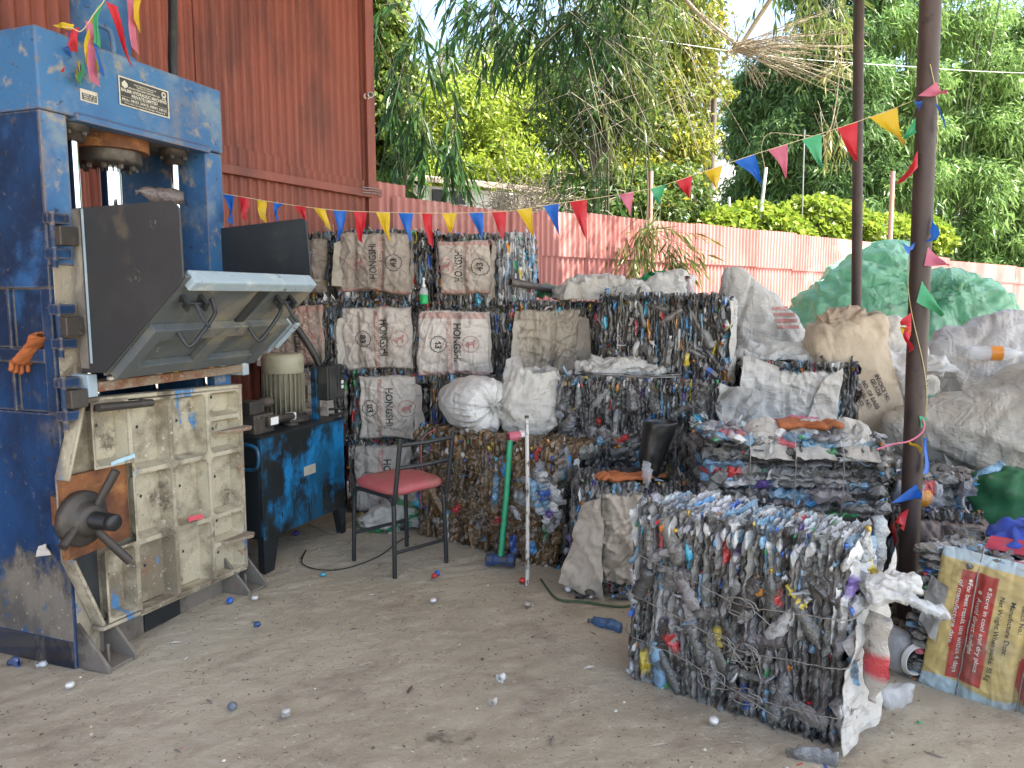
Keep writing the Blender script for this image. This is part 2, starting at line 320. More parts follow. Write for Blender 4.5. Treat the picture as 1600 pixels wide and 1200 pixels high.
pmat('boot_sole', (.23,.085,.025), [((.08,.04,.02),20,.50,.66,{})], .8, bump=[('noise',60,.3)])
pmat('leaf', (1,1,1), [], .40, attr=True, trans=.45, spec=.4)
pmat('bark', (.12,.095,.075), [((.22,.19,.155),7,.50,.68,{'stretch':(1,1,.3)}),((.05,.04,.03),14,.56,.70,{'stretch':(1,1,.3)})], .9, bump=[('noise',20,.5,(1,1,.3))])
pmat('culm', (.10,.12,.05), [((.20,.19,.09),6,.5,.7,{'stretch':(1,1,.4)})], .5)
pmat('culm_dark', (.045,.05,.025), [((.10,.095,.06),6,.5,.7,{'stretch':(1,1,.4)})], .55)
pmat('twig_dry', (.33,.285,.21), [((.27,.22,.16),10,.5,.7,{}),((.46,.40,.31),30,.6,.7,{})], .85)
pmat('roof_sheet', (.50,.50,.50), [((.38,.36,.34),2,.45,.65,{})], .5)
pmat('white_paint', (.78,.78,.75), [((.55,.52,.46),4,.52,.70,{})], .6)
pmat('thatch', (.33,.28,.20), [((.18,.15,.11),9,.46,.62,{}),((.50,.45,.34),24,.58,.68,{})], .95, bump=[('noise',30,.6)])
pmat('steel_pipe', (.10,.09,.085), [((.19,.155,.13),8,.5,.7,{}),((.05,.045,.045),20,.58,.70,{})], .5, .4, bump=[('noise',60,.1)])
pmat('pink_wood', (.46,.25,.20), [((.32,.15,.11),6,.5,.7,{'stretch':(1,1,.3)})], .75)
t = NT('mud_plate'); bs = t.n('ShaderNodeBsdfPrincipled'); bs.inputs['Roughness'].default_value=.9
c_ = t.mix(t.ramp(t.noise(4,6),.42,.66),(.20,.175,.14),(.10,.09,.075)); c_ = t.mix(t.ramp(t.noise(12,6),.56,.70),c_,(.03,.09,.20)); c_ = t.mix(t.ramp(t.noise(50,4),.62,.70),c_,(.36,.33,.28))
t.l(c_, bs.inputs['Base Color'])
tr_ = t.n('ShaderNodeBsdfTransparent'); mx_ = t.n('ShaderNodeMixShader'); sp_ = t.n('ShaderNodeSeparateXYZ'); t.l(t.co(), sp_.inputs[0])
nn = t.n('ShaderNodeMath', operation='MULTIPLY_ADD'); t.l(t.noise(7,7,.7,(1,1,.5),3), nn.inputs[0]); nn.inputs[1].default_value=-.75; t.l(sp_.outputs[2], nn.inputs[2])
t.l(t.ramp(nn.outputs[0], .10, -.06), mx_.inputs[0]); t.l(tr_.outputs[0], mx_.inputs[1]); t.l(bs.outputs[0], mx_.inputs[2]); t.l(mx_.outputs[0], t.out.inputs['Surface'])
# ================================================================== world, sun
W = bpy.data.worlds.new('World'); SC.world = W; W.use_nodes = True
wt = W.node_tree; wt.nodes.clear()
wo = wt.nodes.new('ShaderNodeOutputWorld'); wb = wt.nodes.new('ShaderNodeBackground'); sk = wt.nodes.new('ShaderNodeTexSky')
SUN_EL, SUN_AZ = math.radians(56), math.radians(112)      # azimuth clockwise from +Y (the way the camera looks)
sk.sky_type = 'NISHITA'; sk.sun_disc = False; sk.sun_elevation = SUN_EL; sk.sun_rotation = SUN_AZ; sk.dust_density = 2.2; sk.air_density = 1.0; sk.ozone_density = .4
wb.inputs['Strength'].default_value = 0.13
wt.links.new(sk.outputs[0], wb.inputs['Color']); wt.links.new(wb.outputs[0], wo.inputs['Surface'])
sl = bpy.data.lights.new('sun', 'SUN'); sl.energy = 4.6; sl.angle = math.radians(.53); sl.color = (1, .955, .87)
so = bpy.data.objects.new('sun', sl); COL.objects.link(so); so.location = (8, -4, 12)
sdir = Vector((math.sin(SUN_AZ)*math.cos(SUN_EL), math.cos(SUN_AZ)*math.cos(SUN_EL), math.sin(SUN_EL)))
so.rotation_euler = sdir.to_track_quat('Z', 'Y').to_euler()
SC.view_settings.view_transform = 'Standard'; SC.view_settings.look = 'None'; SC.view_settings.exposure = 2.3; SC.view_settings.gamma = 1.0
SC.view_settings.use_curve_mapping = False
SC.cycles.max_bounces = 10; SC.cycles.diffuse_bounces = 5; SC.cycles.glossy_bounces = 4; SC.cycles.transmission_bounces = 6; SC.cycles.transparent_max_bounces = 10
SC.cycles.use_denoising = True
SC.cycles.sample_clamp_indirect = 6.0

# ================================================================== ground
FE = np.array([-1.17, 6.35]); FD = np.array([math.sin(math.radians(49)), math.cos(math.radians(49))]); FN = np.array([-FD[1], FD[0]])
def fdist(x, y): return (x-FE[0])*FN[0] + (y-FE[1])*FN[1]
def gheight(x, y):
    d = fdist(x, y)
    return 2.5*sstep(.9, 4.2, d) + .05*np.maximum(0, d-4) * (d < 60) + 2.8*(d >= 60)
def axis(lo, a, b, hi, fine):
    m = np.arange(a, b+1e-6, fine); k = 1.22
    out=[]; s=fine; x=b
    while x < hi: s*=k; x+=s; out.append(x)
    o2=[]; s=fine; x=a
    while x > lo: s*=k; x-=s; o2.append(x)
    return np.concatenate([np.array(o2[::-1]), m, np.array(out)])
gx = axis(-150, -3.2, 3.4, 200, .022); gy = axis(-120, 1.9, 6.0, 260, .022)
X_, Y_ = np.meshgrid(gx, gy, indexing='ij'); gxx = X_.ravel(); gyy = Y_.ravel()
gz = gheight(gxx, gyy)
pp = np.stack([gxx, gyy, np.zeros_like(gxx)], 1)
near = (1 - sstep(4, 9, np.hypot(gxx, gyy-3)))
pr = pp @ rotz(-.55).T
gz = gz + near*(.006*pn(pp, 1.3, 1) + .0048*pn(pr*np.array([1,3.2,1]), 6, 2) + .0042*pn(pp, 15, 3) + .0045*np.maximum(0, pn(pp, 24, 4)-.12))
gz = gz + (fdist(gxx, gyy) > 1)*.18*pn(pp, .5, 5)
t = NT('ground_dirt'); bs = t.n('ShaderNodeBsdfPrincipled'); bs.inputs['Roughness'].default_value = .92; bs.inputs['Specular IOR Level'].default_value = .25
base = t.mix(t.ramp(t.noise(.9, 6, .6), .36, .66), (.385,.338,.25), (.50,.445,.342))
base = t.mix(t.ramp(t.noise(2.6, 8, .7, (1,1,1), 3), .50, .72), base, (.32,.27,.205))
st = t.n('ShaderNodeMath', operation='MULTIPLY'); t.l(t.ramp(t.noise(5, 6, .7, (1.1,3.0,1), 5), .50, .74), st.inputs[0]); st.inputs[1].default_value=.55
base = t.mix(st.outputs[0], base, (.56,.52,.43))
base = t.mix(t.ramp(t.noise(38, 4, .6, (1,1,1), 2), .62, .70), base, (.52,.48,.41))
base = t.mix(t.ramp(t.noise(55, 4, .6, (1,1,1), 9), .63, .70), base, (.10,.08,.06))
base = t.mix(t.ramp(t.noise(1.5, 6, .65, (1,1,1), 21), .64, .72), base, (.085,.075,.06))
at = t.attr(); sp_ = t.n('ShaderNodeSeparateColor'); t.l(at, sp_.inputs[0])
veg = t.mix(t.ramp(t.noise(1.1, 6, .65, (1,1,1), 4), .42, .62), (.11,.105,.03), (.23,.18,.075))
base = t.mix(sp_.outputs[0], veg, base)
t.l(base, bs.inputs['Base Color'])
bp = t.n('ShaderNodeBump', Strength=.85, Distance=.016); t.l(t.noise(22, 8, .72), bp.inputs['Height'])
b2 = t.n('ShaderNodeBump', Strength=.6, Distance=.008); t.l(t.noise(95, 6, .7), b2.inputs['Height']); t.l(bp.outputs[0], b2.inputs['Normal'])
t.l(b2.outputs[0], bs.inputs['Normal']); t.l(bs.outputs[0], t.out.inputs['Surface'])
mb = MB(); gm = (1 - sstep(.2, .9, fdist(gxx, gyy)))
mb.grid(np.stack([gxx, gyy, gz], 1), len(gx), len(gy), 0, np.stack([gm, gm, gm], 1))
structure(mb.build('ground', 'ground_dirt'))['label'] = 'dusty trodden concrete and earth floor of the yard'

# ================================================================== corrugated sheets
def corr(mb, o, d, nrm, s0, s1, z0, z1, off=0.0, period=.076, amp=.0125, mi=0, zr0=0.0, zr1=0.0, tilt=0.0, trap=True, nz=5, jag=0.0):
    """a corrugated sheet along direction d from o (2D), facing nrm; off = distance proud of the plane"""
    n = max(8, int((s1-s0)/period*8)); s = np.linspace(s0, s1, n+1)
    ph = (s/period) % 1.0
    prof = np.clip(np.sin(2*PI*ph)*1.7, -1, 1)*amp if trap else np.sin(2*PI*ph)*amp
    zt = np.linspace(0, 1, nz)
    S, Z = np.meshgrid(s, zt, indexing='ij'); Pf = np.repeat(prof[:,None], nz, 1)
    f = (S-s0)/(s1-s0); zz = (z0+zr0*f) + ((z1+zr1*f)-(z0+zr0*f))*Z
    wob = .010*pn(np.stack([S.ravel(), zz.ravel(), np.full(S.size, o[0])], 1), 1.4, 8).reshape(S.shape)
    q = off + Pf + wob + tilt*(zz-z0)
    sx = S + tilt*0
    V = np.stack([o[0]+d[0]*sx+nrm[0]*q, o[1]+d[1]*sx+nrm[1]*q, zz], -1).reshape(-1, 3)
    k = len(V); mb.grid(V, n+1, nz, mi)
    V2 = V - np.array([nrm[0], nrm[1], 0])*.0012; mb.grid(V2, n+1, nz, mi)

# the tall shed wall on the left
WE = np.array([-1.17, 6.30]); WD = np.array([-.5, -.8660]); WN = np.array([.866, -.5])
shed = thing('corrugated_shed', 'tall shed wall of dark red corrugated iron sheets behind the blue press', 'shed')
edges = [0, .80, 1.62, 2.40, 3.18, 4.0, 4.9, 5.8, 6.7, 7.6, 8.6]
for i in range(len(edges)-1):
    mb = MB(); corr(mb, WE, WD, WN, edges[i]-(.0 if i == 0 else .03), edges[i+1]-.004, 2.30+.02*(i%3), 5.3, off=.002+.011*(i%2), tilt=.0015*((i%3)-1))
    mb.build('corrugated_sheet', 'wall_red', shed)
    mb = MB(); corr(mb, WE, WD, WN, edges[i]+.10-(.0 if i else .10), edges[i+1]+.10, 0.02, 2.47+.05*((i*7)%3-1), off=.026+.008*(i%2))
    mb.build('corrugated_sheet', 'wall_red', shed)
def along(mb, s0, s1, z0, z1, o0, o1):
    c = [(WE+WD*s+WN*o) for s in (s0, s1) for o in (o0, o1)]
    V=[(c[0][0],c[0][1],z0),(c[1][0],c[1][1],z0),(c[3][0],c[3][1],z0),(c[2][0],c[2][1],z0)]; V+= [(x,y,z1) for x,y,_ in V]
    mb.add(V, CUBE_F)
mb = MB(); along(mb, .03, 8.5, 2.285, 2.345, .047, .085); mb.build('girt', 'wall_red', shed, .004)
mb = MB(); along(mb, .03, 8.5, 3.86, 3.92, .03, .07); mb.build('girt', 'wall_red', shed, .004)
mb = MB(); along(mb, -.075, .0, 0, 5.3, -.05, .03); mb.build('corner_post', 'wall_red', shed, .005)
mb = MB(); along(mb, .005, .06, 0, 5.3, .045, .062); mb.build('corner_flashing', 'wall_red', shed, .003)
mb = MB()
a = WE+WD*(-.03)+WN*.05; 
for k in range(3): mb.tube(bez([(WE[0]+WD[0]*s+WN[0]*o, WE[1]+WD[1]*s+WN[1]*o, 2.31+.02*k+dz) for s,o,dz in ((.18,.10,0),(.02,.10,.01),(-.11,.05,.01),(-.12,-.06,-.01))],5), .004, 5)
mb.build('tie_wire', 'wire', shed)
# roof over the working area: it throws the shade the photo shows
t = NT('roof_iron'); bs = t.n('ShaderNodeBsdfPrincipled'); bs.inputs['Base Color'].default_value = rgb(.50,.50,.50); bs.inputs['Roughness'].default_value=.55; t.l(bs.outputs[0], t.out.inputs['Surface'])
mb = MB()
mb.prism([(-6.0,-1.0),(7.6,-1.0),(7.6,7.0),(-1.3,7.0),(-1.3,6.1),(-6.0,-1.2)], 'z', 4.95, 4.99); mb.build('roof', 'roof_iron', shed)
mb = MB()
for y in (-.6, 1.2, 3.0, 4.8, 6.6): mb.bb(-1.2-(6.3-min(6.3,y))*.55, 7.4, y-.04, y+.04, 4.85, 4.946)
mb.build('rafters', 'post_brown', shed)

# round lamp on the wall's corner post
lp = P(574, 150, 6.22)
wl = thing('wall_camera', 'small white round camera fixed to the corner post of the red shed', 'camera', lp)
wl.scale = (.72,.72,.72)
Rw = rotz(math.radians(20)) @ rotx(PI/2)
MB().lathe([(0,0),(.035,0),(.035,.02),(.02,.03)], (-.015,0.03,0), Rw, 16).build('mount', 'white_paint', wl)
MB().lathe([(.022,0),(.030,.01),(.032,.05),(.027,.055)], (.03,-.01,0), Rw, 16).build('housing', 'white_paint', wl)
MB().lathe([(0,.052),(.024,.052)], (.03,-.01,0), Rw, 16).build('lens', 'black_plastic', wl)

# ================================================================== the iron fence
def ft(px, py=400):
    r = ray(px, py); k = r[0]/r[1]
    return (FE[0]-k*FE[1])/(k*FD[1]-FD[0])
FNc = -FN
fence = thing('corrugated_fence', 'long faded red corrugated iron fence running behind the bales, nearest run', 'fence')
def panel(par, p0, p1, top0, top1, off, seam=None):
    s0, s1 = ft(p0), ft(p1); mb = MB()
    if seam: corr(mb, FE, FD, FNc, s0, s1, seam, top0, off=off+.016, zr1=top1-top0, nz=4); mb.build('corrugated_sheet','fence_red',par); mb = MB(); corr(mb, FE, FD, FNc, s0, s1, 0.0, seam+.06, off=off-.004); mb.build('corrugated_sheet','fence_red',par)
    else: corr(mb, FE, FD, FNc, s0, s1, 0.0, top0, off=off, zr1=top1-top0); mb.build('corrugated_sheet','fence_red',par)
panel(fence, 584, 636, 2.44, 2.43, .0)
panel(fence, 613, 705, 2.33, 2.32, .03)
panel(fence, 700, 800, 2.31, 2.30, .012)
panel(fence, 796, 842, 2.30, 2.31, .03)
panel(fence, 838, 918, 2.34, 2.34, .0, 1.90)
panel(fence, 914, 1003, 2.36, 2.35, .012, 1.90)
panel(fence, 999, 1085, 2.35, 2.36, .0, 1.89)
panel(fence, 1082, 1182, 2.37, 2.36, .012, 1.89)
panel(fence, 1179, 1240, 2.37, 2.38, .0, 1.88)
panel(fence, 1236, 1376, 2.36, 2.36, .012, 1.86)
mb = MB()
def fbar(mb, s0, s1, z0, z1, o0, o1):
    c = [(FE+FD*s+FNc*o) for s in (s0, s1) for o in (o0, o1)]
    V=[(c[0][0],c[0][1],z0),(c[1][0],c[1][1],z0),(c[3][0],c[3][1],z0),(c[2][0],c[2][1],z0)]; V+=[(x,y,z1) for x,y,_ in V]; mb.add(V, CUBE_F)
fbar(mb, 0, ft(1376), 1.93, 1.97, -.06, -.02); mb.build('fence_rail','fence_red',fence)
for px in (700, 838, 999, 1179, 1372):
    mb = MB(); fbar(mb, ft(px)-.03, ft(px)+.03, 0, 2.25, -.11, -.05); mb.build('fence_post','fence_red',fence)
fence2 = thing('corrugated_fence', 'lower far run of pale red corrugated fence beyond the green bags at right', 'fence')
panel(fence2, 1376, 1484, 2.28, 2.22, -.02, 1.82)
panel(fence2, 1480, 1588, 2.17, 2.17, .0, 1.80)
panel(fence2, 1587, 1700, 2.15, 2.12, .012, 1.78)
panel(fence2, 1695, 1900, 2.12, 2.12, .0, 1.78)
mb = MB(); fbar(mb, ft(1376), ft(1900), 1.83, 1.87, -.06, -.02); mb.build('fence_rail','fence_red',fence2)
for px in (1480, 1588, 1695):
    mb = MB(); fbar(mb, ft(px)-.03, ft(px)+.03, 0, 2.1, -.11, -.05); mb.build('fence_post','fence_red',fence2)

# ================================================================== steel roof posts
def post(label, b, tp, r, top=4.86):
    b = Vector(b); d = (Vector(tp)-b); d = d/d.z
    o = thing('steel_post', label, 'post', (b.x, b.y, 0))
    q = d*top
    MB().tube([(0,0,0),(q.x*.5,q.y*.5,top*.5),(q.x,q.y,top)], r, 20).build('post_tube', 'post_brown', o)
    MB().bb(-.09,.09,-.09,.09,.004,.014).build('base_plate', 'post_brown', o, .002)
    MB().bb(q.x-.07,q.x+.07,q.y-.07,q.y+.07,top-.012,top).build('cap_plate','post_brown',o,.002)
    return o
pb = P(1418, 930, 3.3); pt_ = P(1454, 0, 3.3); dd = (pt_-pb)/(pt_.z-pb.z); PB0 = pb - dd*pb.z; PBD = dd
post('thick brown steel post wound with pennants in front of the green bags', PB0, pt_, .042)
qb = P(1338, 510, 6.2); qt = P(1342, 0, 6.2); qd = (qt-qb)/(qt.z-qb.z)
post('thinner brown steel post standing behind, left of the pennant post', qb-qd*qb.z, qt, .040)
# ================================================================== crushed bottles
def bottle_proto(k, seg, hi):
    r_ = np.random.default_rng(100+k)
    z = [0,.0,.045,.05,.11,.17,.25,.34,.43,.52,.60,.69,.78,.87,.94,1.0,1.0]
    r = [0,.15,.15,.12,.16,.30,.43,.49,.47,.44,.49,.46,.50,.47,.48,.40,0]
    if not hi:
        q = [1,2,4,6,7,9,11,13,15]; z=[z[i] for i in q]; r=[r[i] for i in q]; lab=(4,6); cap=2
    else: lab=(8,11); cap=4
    n=len(z); a=np.arange(seg)*2*PI/seg; V=np.zeros((n,seg,3))
    for i in range(n):
        fl = 1.0 if i < 2 else .75+.5*r_.random()
        lens = 1.0 if i < 2 else (1-.82*np.abs(np.sin(a))**1.6)
        V[i,:,0]=r[i]*np.cos(a)*fl*lens; V[i,:,1]=r[i]*np.sin(a); V[i,:,2]=z[i]-.5
    V[:,:,0] += (r_.random(n)-.5)[:,None]*.15*(np.array(r)>.2)[:,None]
    V[:,:,1] += (r_.random(n)-.5)[:,None]*.16
    V = V.reshape(-1,3)
    V[:,0] += .42*pn(V*np.array([1,1,3.0]), 2.6, k)*(.5+np.abs(V[:,1])) + .09*pn(V*np.array([1,1,2.0]), 6, k+20); V[:,1] += .08*pn(V*np.array([1,1,1.6]), 4, k+40)
    bend = (r_.random()-.5)*.5; V[:,0] += bend*(V[:,2]**2)*2
    F=[(i*seg+j, i*seg+(j+1)%seg, (i+1)*seg+(j+1)%seg, (i+1)*seg+j) for i in range(n-1) for j in range(seg)]
    ring = np.repeat(np.arange(n), seg)
    return V, np.array(F), ring, lab, cap
PROT_HI = [bottle_proto(k, 10, True) for k in range(12)]
PROT_LO = [bottle_proto(k, 6, False) for k in range(10)]
LABELS = [(.03,.10,.38),(.04,.22,.46),(.42,.03,.03),(.05,.28,.10),(.55,.55,.53),(.60,.24,.03),(.55,.42,.05),(.10,.06,.22),(.06,.38,.55),(.50,.10,.12)]
CAPS = [(.03,.12,.50),(.05,.30,.58),(.55,.03,.03),(.62,.62,.60),(.62,.62,.60),(.55,.36,.03),(.04,.32,.12),(.02,.08,.35),(.55,.18,.02)]
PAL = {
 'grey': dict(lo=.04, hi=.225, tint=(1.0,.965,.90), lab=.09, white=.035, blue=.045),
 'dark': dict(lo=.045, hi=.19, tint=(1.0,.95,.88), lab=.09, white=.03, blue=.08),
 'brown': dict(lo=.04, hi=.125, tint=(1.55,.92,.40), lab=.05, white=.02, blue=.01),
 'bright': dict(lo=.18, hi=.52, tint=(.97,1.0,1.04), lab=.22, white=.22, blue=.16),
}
def bcols(n, pal, rg):
    p = PAL[pal]; v = p['lo']+(p['hi']-p['lo'])*rg.random(n)**1.3
    c = v[:,None]*np.array(p['tint'])*(1+.08*(rg.random((n,3))-.5))
    for i in range(n):
        q = rg.random()
        if q < p['white']: c[i] = np.array((.56,.56,.54))*(.7+.4*rg.random())
        elif q < p['white']+p['blue']: c[i] = np.array((.16,.30,.42))*(.6+.6*rg.random())
        elif q < p['white']+p['blue']+.02: c[i] = LABELS[int(rg.integers(len(LABELS)))]
    return c
def place_bottles(mb, C, A_p, A_w, A_l, S, pal, rg, hi=False):
    """centres C n x 3, axis frames (thin, width, long) n x 3 each, S n x 3 sizes"""
    PR = PROT_HI if hi else PROT_LO; n=len(C); cols=bcols(n,pal,rg); p=PAL[pal]
    for i in range(n):
        V,F,ring,lab,cap = PR[int(rg.integers(len(PR)))]
        fl = 1 if rg.random()<.5 else -1
        Q = V*np.array([S[i][0]*1.25, S[i][1], S[i][2]*fl])
        R = np.stack([A_p[i],A_w[i],A_l[i]],0)
        e = (rg.random(3)-.5)*np.array([.12,.18,.26]); Rj = rotx(e[0])@roty(e[1])@rotz(e[2])
        c = np.tile(cols[i],(len(V),1))
        if rg.random()<.42: c[ring<cap] = CAPS[int(rg.integers(len(CAPS)))]
        if rg.random()<p['lab']: c[(ring>=lab[0])&(ring<=lab[1])] = LABELS[int(rg.integers(len(LABELS)))]
        mb.add((Q@Rj.T)@R + C[i], F if fl > 0 else F[:,::-1], 0, c, bool(rg.random()<.35))
E3 = np.eye(3)
def fill_face(mb, rg, pal, n, pax, lax, wax, pr, lr, depth0, dsign, th, ln, wd, hi, over=1.35, curve=0.0):
    """cover a face: press axis pax over range pr, long axis lax over lr, outward offset along wax at depth0"""
    C=[];S=[]; x=pr[0]
    while x < pr[1]:
        t=th*(.7+.7*rg.random()); z=lr[0]-ln*.4*rg.random()
        while z < lr[1]:
            L=ln*(.65+.7*rg.random()); w=wd*(.7+.6*rg.random())
            c=np.zeros(3); c[pax]=x+t*.3*(rg.random()-.5); c[lax]=min(max(z+L/2,lr[0]+L*.38),lr[1]-L*.36)
            push=(rg.random()-.6)*.026
            c[wax]=depth0-dsign*(w*.42)+dsign*push
            C.append(c); S.append((t,w,L)); z+=L*(.80/over*1.25)
        x+=t*.78/over*1.25
    k=len(C); C=np.array(C)
    return place_bottles(mb,C,np.tile(E3[pax],(k,1)),np.tile(E3[wax],(k,1)),np.tile(E3[lax],(k,1)),np.array(S),pal,rg,hi)
def fill_flat(mb, rg, pal, pax, a1, a2, r1, r2, depth0, dsign, n, hi, ln=.2, wd=.075, th=.035):
    C=[];S=[];AW=[];AL=[]
    for i in range(n):
        c=np.zeros(3); c[a1]=r1[0]+(r1[1]-r1[0])*rg.random(); c[a2]=r2[0]+(r2[1]-r2[0])*rg.random(); c[pax]=depth0-dsign*th*.25+dsign*(rg.random()-.6)*.02
        an=(rg.random()-.5)*1.3+(PI/2 if rg.random()<.3 else 0); al=E3[a1]*math.sin(an)+E3[a2]*math.cos(an); aw=np.cross(al,E3[pax])
        AW.append(aw);AL.append(al);C.append(c);S.append((th*(.7+.6*rg.random()),wd*(.7+.6*rg.random()),ln*(.6+.7*rg.random())))
    place_bottles(mb,np.array(C),np.tile(E3[pax],(n,1)),np.array(AW),np.array(AL),np.array(S),pal,rg,hi)
def scraps(mb, rg, n, box, nrm, size=.05, cols=((.52,.52,.50),(.20,.20,.19),(.14,.14,.135),(.30,.30,.29),(.22,.33,.44))):
    """little bent pieces of torn film standing out of a face"""
    for i in range(n):
        c=np.array([b[0]+(b[1]-b[0])*rg.random() for b in box]); s=size*(.5+rg.random())
        U,V=np.meshgrid(np.linspace(-.5,.5,4),np.linspace(0,1,4),indexing='ij'); k=(rg.random()-.5)*2
        q=np.stack([U.ravel()*s*.6*(1.05-V.ravel()*.9)+.12*s*np.sin(V.ravel()*5+i), V.ravel()*s*1.1, (U.ravel()**2*k+V.ravel()**2*(rg.random()-.5)*1.4)*s],1)+ .12*s*pn(np.stack([U.ravel(),V.ravel(),np.full(16,i*.7)],1),2.5,3)[:,None]
        R=rotz(rg.random()*6.28)@rotx(rg.random()*2.2-.6); q=q@R.T; mb.grid(q+c+np.array(nrm)*s*.2,4,4,0,cols[int(rg.integers(len(cols)))])
BALE_GROUP='pressed bales of plastic bottles stacked in the yard'
nb=[0]
def bale(label, o, rz, size, orient='v', pal='grey', hi=False, faces='ftlr', th=.026, ln=.17, wd=.07, over=1.3, rot=None, toppal=None, sidepal=None, nscrap=14, loose=0, group=BALE_GROUP):
    nb[0]+=1; rg=np.random.default_rng(500+nb[0]); w,d,h=size
    root=thing('bottle_bale',label,'bale',o,rz,group,rot); g=.034
    mb=MB(); mb.bb(g,w-g,g,d-.01,.006,h-g); mb.build('core','bale_gap_shade',root)
    mb=MB(); sp=sidepal or pal; tp=toppal or pal
    if orient=='v':
        if 'f' in faces: fill_face(mb,rg,pal,0,0,2,1,(.012,w-.012),(.0,h),.0,-1,th,ln,wd,hi,over)
        if 't' in faces: fill_face(mb,rg,tp,0,0,1,2,(.012,w-.012),(.0,d),h,1,th*(.72 if hi else 1),ln,wd,hi,over)
        if loose: fill_flat(mb,rg,pal,1,0,2,(.05,w-.05),(.07,h-.07),-.004,-1,loose,hi,.17,.058,.03)
        for k,x,sg in (('l',0.,-1),('r',w,1)):
            if k in faces: fill_flat(mb,rg,sp,0,1,2,(.04,d-.04),(.05,h-.06),x,sg,int(d*h/.0105*over),hi)
    else:
        if 'f' in faces: fill_face(mb,rg,pal,0,2,0,1,(.012,h-.02),(.0,w),.0,-1,th,ln,wd,hi,over)
        for k,x,sg in (('l',0.,-1),('r',w,1)):
            if k in faces: fill_face(mb,rg,sp,0,2,1,0,(.012,h-.02),(.0,d),x,sg,th,ln,wd,hi,over)
        if 't' in faces: fill_flat(mb,rg,tp,2,0,1,(.05,w-.05),(.04,d-.04),h,1,int(d*w/.0105*over),hi)
    ob=mb.build('crushed_bottles','bottle' if hi else 'bottle_far',root); ob['kind']='stuff'
    if nscrap:
        mb=MB(); scraps(mb,rg,nscrap,((.02,w-.02),(-.02,.01),(.03,h-.02)),(0,-1,0),.038); scraps(mb,rg,nscrap,((.02,w-.02),(0,d*.8),(h-.02,h)),(0,0,1),.04)
        ob=mb.build('film_scraps','bottle_far',root); ob['kind']='stuff'
    return root
def tie(root, pts, r=.0022, n=10, knots=0, seed=0):
    mb=MB(); p=bez(pts,n); rg=np.random.default_rng(seed+3); p=p+(rg.random(p.shape)-.5)*.004; mb.tube(p,r,5)
    for k in range(knots):
        c=p[int(len(p)*(.42+.22*rg.random()))]; q=[]
        for a in np.linspace(0,2.2*PI*(1+rg.random()),18):
            R=.022+.02*rg.random(); q.append((c[0]+R*1.5*math.cos(a)+.03*k*(rg.random()-.4),c[1]-.012-.01*rg.random(),c[2]+R*math.sin(a)))
        q.append((c[0]+.09*(rg.random()+.3),c[1]-.02,c[2]-.10*rg.random())); mb.tube(bez(q,4),r*.9,5)
    return mb.build('tie_wire','wire',root)

# ------------------------------------------------------------------ cloth wrapped round a bale
def wrap(root, name, x0,x1,z0,z1, h, bulge=.050, wires=(), seed=0, base=(.42,.38,.33), dirt=.0, colfun=None, nu=96, nv=80, crump=.0085, y0=-.012, topwrap=.0, mat='sack', edge=.018, curl=.055):
    w=x1-x0; hh=z1-z0
    def yfun(U,V):
        u=(U-x0)/w; v=(V-z0)/hh; b=np.clip(np.sin(np.clip(v,0,1)*PI),0,1)**.45*np.clip(np.sin(np.clip(u,0,1)*PI),0,1)**.4
        pts=np.stack([U,V,np.full_like(U,seed*1.3)],1)
        y=y0-bulge*b - crump*(.55*ridge(pts*np.array([1,1.6,1]),7,seed)+.35*ridge(pts*np.array([2.2,1,1]),11,seed+1)+.5*pn(pts,3.4,seed+2)*2.2)
        for k_ in range(5):
            an_=seed*1.7+k_*1.3; uu=U*math.cos(an_)+V*math.sin(an_); vv=-U*math.sin(an_)+V*math.cos(an_); y=y-crump*(.8 if k_%2 else -.7)*np.exp(-(pn(np.stack([uu*1.0,vv*.30,np.full_like(U,seed+k_*3.1)],1),8+2*k_,seed+k_)/.10)**2)
        for q in wires: y=y+ .036*np.exp(-((U-q-.008*np.sin(V*9+seed))/.018)**2)*b
        y=y+curl*np.clip((np.abs(v-.5)*2-.90)/.10,0,1)**2
        return y
    def S(U,V,off=.0):
        U=np.asarray(U,float); V=np.asarray(V,float); y=yfun(U,V)-off
        pts=np.stack([U,V,np.full_like(U,seed*2.7)],1)
        wg=edge*1.3*(.18+.82*np.clip((np.maximum(np.abs((U-x0)/w-.5),np.abs((V-z0)/hh-.5))*2-.72)/.28,0,1))
        return np.stack([U+wg*pn(pts,6,seed+5), y, V+wg*pn(pts,6,seed+6)],1)
    U,V=np.meshgrid(np.linspace(x0,x1,nu),np.linspace(z0,z1,nv),indexing='ij'); U=U.ravel();V=V.ravel()
    col=np.tile(np.array(base,float),(len(U),1))
    if colfun is not None: col=colfun((U-x0)/w,(V-z0)/hh,col)
    mb=MB(); Vt=S(U,V); mb.grid(Vt,nu,nv,0,col)
    Vb=Vt.copy(); Vb[:,1]+=.004; mb.grid(Vb,nu,nv,0,col)
    ob=mb.build(name,mat,root)
    return ob,S
